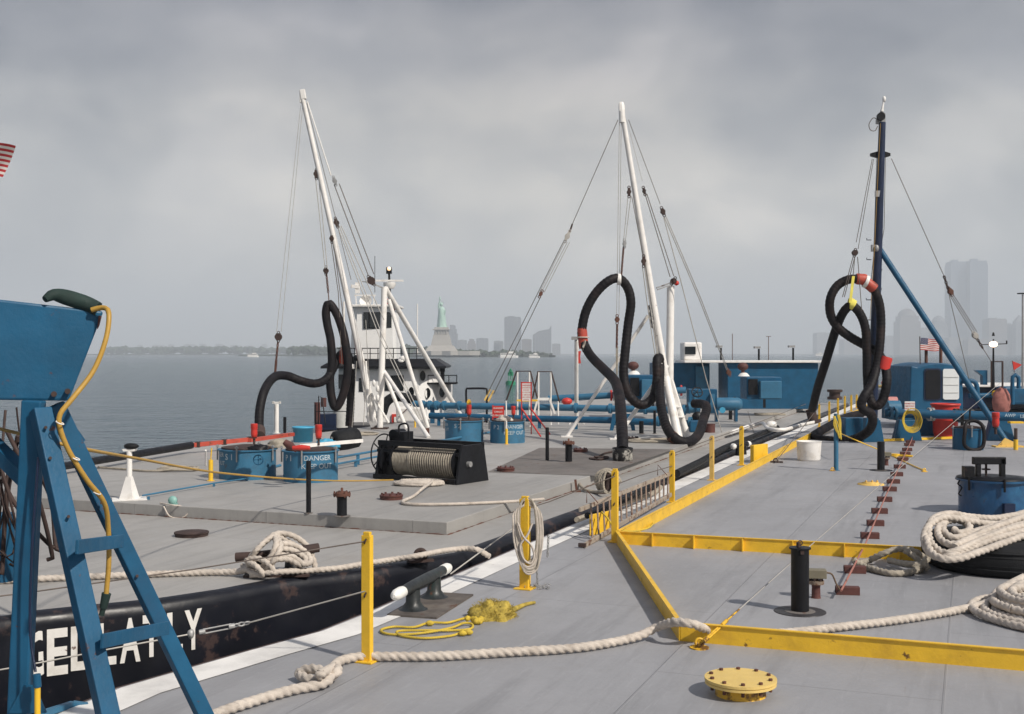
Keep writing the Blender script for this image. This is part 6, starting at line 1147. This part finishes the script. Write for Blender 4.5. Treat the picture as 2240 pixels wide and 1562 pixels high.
m = MB(); m.cyl(A(2120, 938, 32), A(2122, 895, 32), .025, n=8); m.cyl(A(2105, 938, 32.4), A(2105, 905, 32.4), .05, n=8); m.box(A(2112, 920, 32.4), (.6, .12, .06)); tag(m.build('dark_fitting', BLK), 'dark fitting standing on the dark blue hatch', 'fitting')
vase(2178, 902, 935, 32.0, 'big red vent cup beside the blue slanting brace', 0)
t = thing('yellow_bollard', 'short yellow deck valve with flat cap at the brace foot', 'valve', P(2222, 984)); c = P(2222, 984); m = MB(); m.cyl(c, c+Vector((0, 0, .28)), .06, n=14); m.build('post', YEL, t); m = MB(); m.cyl(c+Vector((0, 0, .28)), c+Vector((0, 0, .58)), .045, n=10); m.build('stem', RUSTD, t); m = MB(); m.box(c+Vector((0, 0, .74)), (.36, .2, .05)); m.build('cap', YEL, t)
# ---- blue engine house
t = thing('engine_house', 'dark blue engine house with rounded roof, dark door and white window', 'cabin', A(2050, 925, 40)); d_ = 40.0
def rr_poly(px0, px1, y0, y1, d0, rad):
    a, b_ = A(px0, y1, d0), A(px1, y0, d0); x0, x1, z0, z1 = a.x, b_.x, a.z, b_.z; q = []
    for cx, cz, g0 in ((x1-rad, z1-rad, 0), (x0+rad, z1-rad, 90), (x0+rad, z0+rad, 180), (x1-rad, z0+rad, 270)):
        for j in range(5): g = R(g0+j*22.5); q.append(Vector((cx+rad*math.cos(g), d0, cz+rad*math.sin(g))))
    return q
q = [A(1988, 925, d_), A(2108, 925, d_)]+[A(2108-i*11.2, 812-24*math.sin(math.pi*min(1, (i+.6)/10.6))**.6*.75, d_) for i in range(11)]; q[2] = A(2106, 806, d_); q[-1] = A(1993, 800, d_)
m = MB(); m.extr(q, (0, 3.0, 0)); m.build('housing', BLUE, t, bevel=.04)
m = MB(); m.extr(rr_poly(2022, 2060, 806, 876, d_-.03, .10), (0, .05, 0)); m.build('door_frame', NAVY, t); m = MB(); m.extr(rr_poly(2025, 2057, 809, 873, d_-.05, .09), (0, .05, 0)); m.build('door', BLK, t)
m = MB(); m.extr(rr_poly(2063, 2098, 807, 874, d_-.06, .07), (0, .07, 0)); f_o = m.build('louvred_window', WIN, t); m = MB()
for y in (825, 842, 859): m.box(A(2080.5, y, d_-.065), (.5, .02, .02))
m.build('louvre_line', CLIP, f_o)
for px, y0 in ((2026, 756), (2058, 750)): m = MB(); m.cyl(A(px, 797, 41), A(px, y0, 41), .055, n=10); m.build('exhaust_stack', RUST, t)
m = MB(); m.tube(smooth_path([A(2105, 835, 40), A(2125, 833, 40), A(2136, 842, 40), A(2138, 870, 40)], .1), .08, 10); m.build('bent_pipe', BLUE, t)
flag(A(2014, 739, 40.8), (1, .15, -.08), (.06, 0, 1), .74, .42, 'small striped flag flying above the dark blue engine house', .045, (A(2012, 736, 40.8), A(2013, 800, 40.8), .018), ph=.5)
# ---- service vessel and gear behind at right
t = thing('workboat', 'dark workboat with white deck edge behind the blue engine house', 'boat', A(2170, 925, 52)); dd = 52.
wall(2085, 2420, 846, 900, 52, 4, NAVY, 'bulwark'); wall(2080, 2420, 842, 847, 51.8, 4.2, WHT, 'deck_edge'); wall(2000, 2420, 895, 960, 51.5, 6, HULL, 'hull', .1)
wall(2196, 2420, 846, 885, 51, 2, BLUE, 'winch_house', .1); m = MB(); m.tube(smooth_path([A(2215, 885, 50.5), A(2215, 825, 50.5), A(2221, 820, 50.5), A(2228, 826, 50.5), A(2228, 850, 50.5)], .2), .09, 8); m.build('gooseneck_vent', BLUE, t)
m = MB(); m.extr([A(2134, 810, 51), A(2160, 810, 51), A(2160, 842, 51), A(2150, 842, 51), A(2150, 822, 51)], (0, .3, 0)); m.build('blue_bracket', BLUE, t)
m = MB(); m.ball(A(2191, 878, 50.6), .5, 12, (.8, .5, 1.2), .12); m.build('chafing_mat', M('pinkish_mat', (.33, .13, .11), .9, var=.3), t)
m = MB(); m.cyl(A(2120, 866, 51.4), A(2300, 862, 51.4), .12, n=10); m.build('blue_pipe', BLUE, t)
m = MB(); m.ring(A(2177, 862, 51.2), .12, .04, Matrix.Rotation(R(90), 3, 'X'), 16, 6); m.build('yellow_ring', YEL, t)
t = thing('utility_mast', 'mast with crossbar, cap and lit round lamp at right', 'lamp post', A(2173, 845, 50)); m = MB(); m.cyl(A(2173, 850, 50), A(2173, 742, 50), .06, .03, 10); m.cyl(A(2173, 735, 50), A(2173, 727, 50), .07, .03, 8); m.cyl(A(2148, 754, 50), A(2202, 752, 50), .02, n=6); m.cyl(A(2202, 753, 50), A(2202, 745, 50), .03, n=6); m.build('mast_pole', BLK, t)
m = MB(); m.ball(A(2173, 753, 49.85), .13, 12, (1.4, 1, 1)); LM2 = LMP.copy(); LM2.name = 'lit_warm_lamp'; LM2.node_tree.nodes['Principled BSDF'].inputs['Emission Strength'].default_value = 3.5; LM2.node_tree.nodes['Principled BSDF'].inputs['Emission Color'].default_value = (1, .68, .45, 1); m.build('lamp', LM2, t)
t = thing('portal_frame', 'thin steel goal-post frame beside the lit lamp mast', 'frame', A(2182, 850, 50.5)); 
for px in (2169, 2193): m = MB(); m.cyl(A(px, 848, 50.4), A(px, 790, 50.4), .045, n=8); m.build('upright', RUSTD, t)
m = MB(); m.cyl(A(2169, 791, 50.4), A(2193, 791, 50.4), .03, n=6); m.build('crossbeam', RUSTD, t)
t = thing('flood_pole', 'tall thin pole with a flat head at the right edge', 'lamp post', A(2237, 850, 50)); m = MB(); m.cyl(A(2237, 850, 50), A(2237, 644, 50), .05, .035, 8); m.build('pole', STEEL, t); m = MB(); m.box(A(2235, 642, 50), (.32, .2, .05)); m.build('lamp_head', BLK, t)
t = thing('pennant', 'red pennant on a short slanting staff at the right edge', 'flag', A(2228, 812, 48)); m = MB(); m.extr([A(2215, 790, 48), A(2236, 798, 48), A(2218, 810, 48)], (0, .015, 0)); m.build('cloth', RED, t); m = MB(); m.cyl(A(2214, 789, 48.02), A(2219, 815, 48.02), .015, n=6); m.build('staff', RUSTD, t)
t = thing('lifeboat', 'small orange and white boat beyond the engine house', 'boat', A(1968, 850, 120)); dd = 120.
wall(1946, 1996, 834, 843, 120, 3, RED, 'orange_canopy', .2); wall(1940, 1998, 845, 850, 119, 5, YEL, 'yellow_rail', .1); wall(1942, 1998, 850, 857, 118.5, 6, WHT, 'hull', .2); wall(1940, 1964, 857, 880, 117, 5, NAVY, 'lower_hull', .2); wall(1952, 1956, 820, 836, 120, 1, RED, 'funnel', .1)
m = MB(); m.drum(A(1826, 874, 56), .35, 0, .14, 16); m.drum(A(1826, 874, 56), .26, .1, .38, 16); m.drum(A(1826, 874, 56), .36, .36, .48, 16); tag(m.build('capstan', RUSTD), 'dark capstan at the far stern right of the deckhouse', 'capstan')
# ---- big blue hatch at right
c = P(2186, 1126); c.y += .25; t = thing('tank_hatch', 'big blue tank hatch with black lid frame behind the rope-draped tyre', 'tank hatch', c, 'blue tank hatches'); h_ = .56; r_ = .53
m = MB(); m.lathe(c, [(r_, 0), (r_, h_-.03), (r_, h_-.03), (r_+.05, h_-.03), (r_+.05, h_-.03), (r_+.05, h_), (r_+.05, h_), (.001, h_)], 40); m.build('coaming_ring', M('streaked_blue_paint', (.010, .065, .16), .35, var=.2, dirt=.35, dc=(.03, .18, .33), vs=4, rust=.1), t)
m = MB(); m.lathe(c+Vector((0, 0, h_)), [(r_+.03, 0), (r_+.03, .02), (r_*.5, .05), (.001, .05)], 36); m.build('lid', BLK, t)
m = MB(); q = c+Vector((-.12, -.12, h_)); m.bar(q+Vector((-.17, 0, 0)), q+Vector((-.17, 0, .34)), .07, .08); m.bar(q+Vector((.22, 0, 0)), q+Vector((.22, 0, .34)), .09, .08); m.bar(q+Vector((-.26, 0, .30)), q+Vector((.27, 0, .30)), .09, .12); m.build('lid_frame', BLK, t, bevel=.01)
m = MB(); m.cyl(q+Vector((0, .1, .05)), q+Vector((0, .1, .26)), .02, n=8); m.ring(q+Vector((0, .1, .15)), .06, .012, n=14, k=6); m.build('screw_handle', RUSTD, t)
m = MB(); m.box(q+Vector((-.33, 0, .12)), (.16, .14, .18)); m.build('hinge_box', BLK, t)
m = MB(); m.box(c+Vector((.02, -r_-.03, .12)), (.17, .1, .2)); m.build('outlet_box', NAVY, t); m = MB(); q = c+Vector((-r_-.05, -.1, h_)); m.tube(smooth_path([q+Vector((0, 0, -.02)), q+Vector((-.03, 0, -.08)), q+Vector((.03, 0, -.14)), q+Vector((-.02, 0, -.24)), q+Vector((.03, 0, -.27))], .03), .012, 6); m.build('hook', BLK, t)
for g in (R(-150), R(-95), R(-40)): m = MB(); q = c+Vector((math.cos(g)*(r_+.05), math.sin(g)*(r_+.05), h_)); m.cyl(q+Vector((0, 0, -.16)), q+Vector((0, 0, .05)), .02, n=8); m.build('dog_bolt', BLK, t)
# ---- big rubber tyre fender with rope heaped on it
t = thing('tyre_fender', 'huge black rubber tyre lying flat under heaped white rope', 'tyre', P(2188, 1240)); c = P(2196, 1238); c.z = 0
m = MB(); R0 = .93; m.lathe(c, [(R0*.93, 0), (R0, .05), (R0*1.03, .18), (R0, .31), (R0*.93, .37), (R0*.72, .40), (R0*.5, .385), (R0*.42, .33), (R0*.40, .1)], 64); m.build('tyre_wall', RUB, t)
m = MB()
for z_ in (.09, .14, .19, .24, .29): m.ring(c+Vector((0, 0, z_)), R0*1.012, .012, n=64, k=6)
m.build('tread', RUB, t)
random.seed(21)
def topz(p): return p
def rp(l_, r=.042): m = MB(); m.rope([A(x, y, d0) for x, y, d0 in l_], r, n=12); return m
strands = [
 [(2290, 1148, 14.6), (2240, 1140, 14.5), (2180, 1147, 14.3), (2120, 1140, 14.2), (2070, 1132, 14.1), (2037, 1145, 13.95), (2022, 1172, 13.75), (2028, 1202, 13.5), (2052, 1219, 13.35), (2085, 1215, 13.3), (2125, 1198, 13.5), (2180, 1178, 13.7), (2240, 1162, 13.9), (2290, 1150, 14)],
 [(2290, 1128, 14.9), (2235, 1126, 14.8), (2175, 1134, 14.6), (2120, 1130, 14.45), (2078, 1124, 14.3), (2046, 1132, 14.1), (2032, 1152, 13.9), (2036, 1185, 13.65), (2062, 1208, 13.4), (2095, 1204, 13.35), (2140, 1184, 13.6), (2190, 1164, 13.8), (2240, 1150, 14), (2290, 1140, 14.1)],
 [(2290, 1160, 13.9), (2240, 1172, 13.7), (2190, 1190, 13.5), (2140, 1208, 13.3), (2100, 1221, 13.2), (2062, 1222, 13.22), (2036, 1205, 13.4), (2026, 1175, 13.6)],
 [(2200, 1146, 14.2), (2150, 1158, 14.05), (2110, 1172, 13.9), (2084, 1176, 13.8), (2064, 1160, 13.9), (2068, 1142, 14.1), (2095, 1138, 14.25), (2118, 1148, 14.15), (2120, 1160, 14.0), (2100, 1166, 13.9), (2084, 1156, 13.95)],
 [(2290, 1136, 14.3), (2240, 1146, 14.1), (2195, 1160, 13.9), (2140, 1176, 13.7), (2095, 1190, 13.5), (2066, 1186, 13.6), (2052, 1168, 13.8), (2058, 1148, 14.0), (2090, 1134, 14.3), (2140, 1138, 14.4)],
 [(2290, 1122, 14.5), (2250, 1128, 14.3), (2215, 1140, 14.1), (2170, 1156, 13.9), (2120, 1178, 13.65), (2088, 1196, 13.4)], 
 [(2290, 1115, 15), (2250, 1120, 15), (2210, 1132, 14.8), (2190, 1146, 14.5), (2150, 1166, 13.95), (2110, 1186, 13.7)]]
t = thing('hawser_heap', 'thick white hawser heaped in long loops over the black tyre', 'rope', A(2130, 1222, 14))
for s_ in strands: rp(s_, .043).build('rope_turn', ROPE, t)
t = thing('rope_eye', 'frayed grey-brown rope eye lying on the deck left of the tyre', 'rope', P(1960, 1240)); 
for l_ in ([(1872, 1234, .04), (1900, 1226, .05), (1930, 1212, .15), (1965, 1201, .215), (2000, 1206, .20), (2022, 1222, .12), (2020, 1240, .05), (1990, 1252, .04), (1950, 1254, .04), (1912, 1246, .04), (1888, 1238, .05), (1868, 1226, .10)],
           [(1945, 1226, .08), (1985, 1234, .10), (2030, 1236, .1)], [(1980, 1204, .225), (2004, 1220, .16), (2030, 1244, .06)], [(2000, 1246, .05), (2022, 1230, .13), (2037, 1210, .22)]):
    m = MB(); m.rope([P(x, y, z_) for x, y, z_ in l_], .040, n=10); m.build('strand', ROPEG, t)
t = thing('rope_coil', 'large coil of heavy white rope at the right edge of the deck', 'rope', P(2300, 1370)); cc = P(2318, 1352)
random.seed(31)
for j, (R1, zc, ox, oy) in enumerate([(.80, .045, 0, 0), (.71, .05, .03, -.02), (.62, .045, .05, -.03), (.52, .05, .07, -.05), (.38, .045, .1, -.06), (.64, .12, .05, .04), (.55, .13, .06, .05), (.48, .12, .09, .02), (.58, .19, .10, .10), (.5, .20, .1, .06)]):
    pts = []
    for i in range(15): g = 2*math.pi*i/14+j*.7; k_ = R1*(1+random.uniform(-.03, .03)); pts.append(cc+Vector((ox+k_*math.cos(g), oy+k_*1.05*math.sin(g), zc+random.uniform(-.005, .01))))
    m = MB(); m.rope(pts, .042, n=10); m.build('rope_turn', ROPE, t)
m = MB(); m.rope([P(2240, 1262, .12), P(2205, 1280, .10), P(2180, 1296, .06), P(2176, 1315, .05), P(2200, 1300, .14), P(2240, 1285, .2), P(2280, 1275, .2)], .042, n=10); m.build('rope_turn', ROPE, t)
m = MB(); m.rope([P(2195, 1310, .12), P(2215, 1290, .18), P(2245, 1275, .22), P(2270, 1290, .2)], .042, n=10); m.build('rope_turn', ROPE, t)
t = thing('hawser', 'long heavy white hawser snaking across the foreground deck over the coaming corner', 'rope', P(1100, 1430))
hw = [P(380, 1610, .045), P(470, 1563, .045), P(560, 1532, .045), P(640, 1509, .045), P(700, 1497, .05), P(722, 1482, .07), P(700, 1466, .11), P(672, 1464, .10), P(655, 1474, .06), P(680, 1486, .05), P(715, 1484, .05), P(738, 1470, .10), P(732, 1460, .10), P(700, 1476, .13), P(722, 1466, .07), P(745, 1446, .045), P(790, 1436, .045), P(850, 1436, .045), P(960, 1435, .045), P(1100, 1427, .045), P(1250, 1418, .045), P(1340, 1405, .045), P(1400, 1390, .06), P(1440, 1371, .12), P(1475, 1361, .21), P(1515, 1365, .215), P(1545, 1376, .13), P(1600, 1384, .045), P(1680, 1385, .045), P(1740, 1382, .045), P(1850, 1370, .045), P(1950, 1358, .045), P(2050, 1343, .045), P(2130, 1327, .05), P(2180, 1313, .10), P(2230, 1306, .18), P(2290, 1312, .22)]
m = MB(); m.rope(hw, .040, n=14, step=.016); m.build('rope', ROPE, t)
# ---- near cleat
t = thing('cleat', 'black cleat with bright white horn tips on a worn pad at the deck edge', 'cleat', P(920, 1325)); h0, h1_ = A(868, 1297, 11.35), A(978, 1251, 12.75); h1_.z = h0.z = .25; ax = (h1_-h0).normalized()
m = MB(); m.tube([h0+ax*.12, h0.lerp(h1_, .3), h0.lerp(h1_, .5), h0.lerp(h1_, .7), h1_-ax*.12], [.052, .06, .062, .06, .052], 16); m.build('horn', M('black_green_cleat_paint', (.02, .024, .025), .4, var=.4, dirt=.2, dc=(.03, .08, .07), vs=7, rust=.25), t)
for a_, s_ in ((h0, -1), (h1_, 1)): m = MB(); m.tube([a_-ax*s_*.15, a_-ax*s_*.1, a_, a_+ax*s_*.05, a_+ax*s_*.075], [.056, .060, .058, .045, .015], 16); m.build('white_tip', M('clean_white_paint', (.82, .81, .77), .35, var=.03), t)
for f in (.30, .72): q = h0.lerp(h1_, f); q.z = 0; m = MB(); m.lathe(q, [(.17, 0.012), (.12, .03), (.075, .09), (.07, .22)], 20); m.build('leg', MATS['black_green_cleat_paint'], t)
m = MB(); q = h0.lerp(h1_, .5); q.z = .010; m.box(q+Vector((.09, -.03, 0)), (.52, 1.15, .018), -math.atan2(ax.x, ax.y)); m.build('base_pad', M('worn_brown_pad', (.10, .085, .075), .7, var=.3, dirt=.5, dc=(.25, .22, .18), vs=5, rust=.3), t)
# ---- rope coil hung on a stanchion, with chain
a_, ha_ = SP['b']; t = thing('rope_coil', 'pale rope coil hanging in long loops on the second yellow stanchion', 'rope', a_+Vector((0, -.1, .3))); random.seed(9)
for i in range(9):
    dx = random.uniform(-.015, .015); wl, wr_ = .065+.008*i*random.uniform(.7, 1.2), .10+.010*i*random.uniform(.7, 1.1); bot = .30-.012*i+random.uniform(-.02, .03); topp = ha_*.985-.01*i
    ps = [Vector((0+dx, .03, topp)), Vector((-wl, -.0, topp-.08)), Vector((-wl-.015, -.03, .75)), Vector((-wl+.005, -.05, .5)), Vector((-.02+dx, -.06, bot)), Vector((wr_*.7, -.05, bot+.03)), Vector((wr_+.01, -.04, .55)), Vector((wr_, -.02, .8)), Vector((wr_*.7, 0, topp-.05))]
    m = MB(); m.tube(smooth_path([a_+p_+Vector((.02, -.05, 0)) for p_ in ps], .03, True), .0115, 8, closed=True); m.build('rope_turn', ROPE if i % 3 else ROPEG, t)
m = MB(); m.tube(smooth_path([a_+Vector(v) for v in ((-.08, -.12, .75), (-.02, -.14, .6), (.07, -.14, .5), (.1, -.12, .38), (.06, -.12, .3), (-.02, -.13, .36), (-.05, -.13, .5), (.03, -.14, .62), (.08, -.12, .74))], .03), .0115, 8); m.build('rope_turn', ROPE, t)
m = MB(); m.tube(smooth_path([a_+Vector(v) for v in ((.14, -.08, .7), (.16, -.1, .45), (.14, -.12, .27), (.10, -.1, .24))], .03), .010, 8); m.build('rope_turn', ROPEG, t)
t = thing('chain', 'small galvanised chain and clip at the foot of the second stanchion', 'chain', a_+Vector((.15, -.05, 0))); m = MB(); m.chain(a_+Vector((.13, -.1, .26)), a_+Vector((.14, -.06, .04)), .035, .004); m.chain(a_+Vector((.26, -.04, .60)), a_+Vector((.25, -.04, .36)), .04, .005)
for i in range(26): q = a_+Vector((.13+random.uniform(-.13, .16), .02+random.uniform(-.07, .07), .012+random.uniform(0, .035))); m.ring(q, .016, .0045, Matrix.Rotation(random.uniform(0, 3), 3, 'X') @ Matrix.Rotation(random.uniform(0, 3), 3, 'Y'), 8, 5)
m.build('links', STEEL, t)
# ---- yellow line and frayed bundle
t = thing('yellow_rag_bundle', 'frayed yellow-green fibre bundle lying on the deck right of the cleat', 'rope bundle', P(1080, 1350)); c = P(1078, 1350); random.seed(14)
q = []; nu, nv = 34, 16; axr = Matrix.Rotation(R(-12), 3, 'Z')
for j in range(nv+1):
    ph = math.pi*.55*j/nv
    for i in range(nu):
        g = 2*math.pi*i/nu; v = Vector((math.cos(g)*math.cos(ph), math.sin(g)*math.cos(ph), math.sin(ph))); k_ = 1+.30*noise.noise(v*1.8)+.10*noise.noise(v*6)+.07*noise.noise(v*14); q.append(c+axr @ Vector((v.x*.235*k_, v.y*.20*k_, max(0, v.z*.155*k_))))
m = MB(); m.add(q, [(j*nu+i, j*nu+(i+1) % nu, (j+1)*nu+(i+1) % nu, (j+1)*nu+i) for j in range(nv) for i in range(nu)], True); m.build('bundle_core', RAG, t)
m = MB()
for i in range(420):
    g = random.uniform(0, 6.28); ph = random.uniform(0, 1.4); v = Vector((math.cos(g)*math.cos(ph), math.sin(g)*math.cos(ph), math.sin(ph))); p0 = c+axr @ Vector((v.x*.22, v.y*.19, v.z*.14)); dv = (v+Vector((random.uniform(-.9, .9), random.uniform(-.9, .9), random.uniform(-.5, .4)))).normalized(); p1 = p0+dv*random.uniform(.02, .06); p1.z = max(.004, p1.z); m.tube([p0, p0.lerp(p1, .5)+Vector((0, 0, .008)), p1], .0022, 3)
m.build('loose_fibres', RAG, t)
m = MB(); tl = [P(1110, 1338, .05), P(1130, 1330, .03), P(1150, 1322, .02), P(1170, 1318, .02)]; sp = smooth_path(tl, .03); m.tube(sp, [.035-.02*i/len(sp) for i in range(len(sp))], 8); m.build('tail', RAG, t)
m = MB()
for i in range(12): q = P(1098+i*1.5-60, 1362, .02)+Vector((random.uniform(-.09, .05), random.uniform(-.02, .06), random.uniform(0, .04))); m.ball(q, random.uniform(.018, .034), 8, jit=.15)
m.build('knot', ROPEY, t)
t = thing('yellow_rope', 'thin yellow rope looped flat on the deck in front of the fibre bundle', 'rope', P(940, 1385)); m = MB()
m.rope([P(1060, 1352, .03), P(1020, 1352, .02), P(980, 1362, .02), P(940, 1362, .025), P(905, 1372, .02), P(862, 1371, .018), P(834, 1378, .018), P(845, 1386, .018), P(880, 1388, .018), P(930, 1384, .02), P(985, 1374, .03), P(1015, 1363, .03), P(1033, 1366, .02), P(1028, 1376, .02), P(985, 1379, .02), P(920, 1379, .03), P(870, 1381, .03), P(880, 1391, .018), P(930, 1396, .018), P(985, 1391, .018), P(1010, 1384, .018), P(1030, 1383, .02)], .0125, n=9); m.build('rope', ROPEY, t)
for px, py in ((940, 1363), (1012, 1385), (1026, 1383)): m = MB(); m.ball(P(px, py, .03), .032, 10, (1.3, .8, .8), .12); m.build('knot', ROPEY, t)
# ---- ladder leaning on its side against the stanchions
t = thing('ladder', 'rusty pale ladder standing on its side against two yellow stanchions', 'ladder', P(1370, 1150)); LAD = M('weathered_ladder', (.34, .29, .24), .7, var=.15, rust=.45, rs=8); LADR = M('brown_ladder_rungs', (.24, .17, .13), .8, rust=.4)
L0, L1 = P(1277, 1194, .03), A(1468, 1094, 20.3); L1.z = .14; U0, U1 = A(1268, 1115, 15.95), A(1466, 1036, 20.4)
m = MB(); m.bar(L0, L1, .032, .065); m.build('rail', LAD, t, bevel=.004); m = MB(); m.bar(U0, U1, .032, .065); m.build('rail', LAD, t, bevel=.004)
for i in range(16): f = .10+.87*i/15; m = MB(); m.cyl(L0.lerp(L1, f-.02), U0.lerp(U1, f), .014, n=8); m.build('rung', LADR, t)
for f in (.12, .90): q = U0.lerp(U1, f); m = MB(); m.tube([q+Vector((-.09, 0, .02)), q+Vector((-.09, 0, .20)), q+Vector((.07, 0, .02))], .008, 6); m.build('hook', RUST, t)
m = MB(); m.box(L0+Vector((-.02, 0, .01)), (.10, .05, .05), R(-20)); m.build('rubber_foot', RUBB if False else RUSTD, t)
wire('yellow_line', 'thin yellow lashing hanging loose under the ladder', smooth_path([A(1316, 1120, 16.6), A(1330, 1135, 16.4), A(1346, 1156, 16.2), A(1372, 1162, 16.1), P(1400, 1160, .02), P(1425, 1150, .02), A(1440, 1120, 18.6)], .06), .013, ROPEY, 7, 'rope')

for pa, pb, n_ in ((B(14.47, -6.66, LZ+.004), B(14.57, -14.6, LZ+.004), 160), (B(14.47, -6.655, LZ+.004), B(50, -6.80, LZ+.004), 300)):
    m = MB(); m.tube([pa.lerp(pb, i/n_) for i in range(n_+1)], [random.choice((.002, .003, .008, .012)) for i in range(n_+1)], 5); m.build('rusty_weld', RUST, lb)
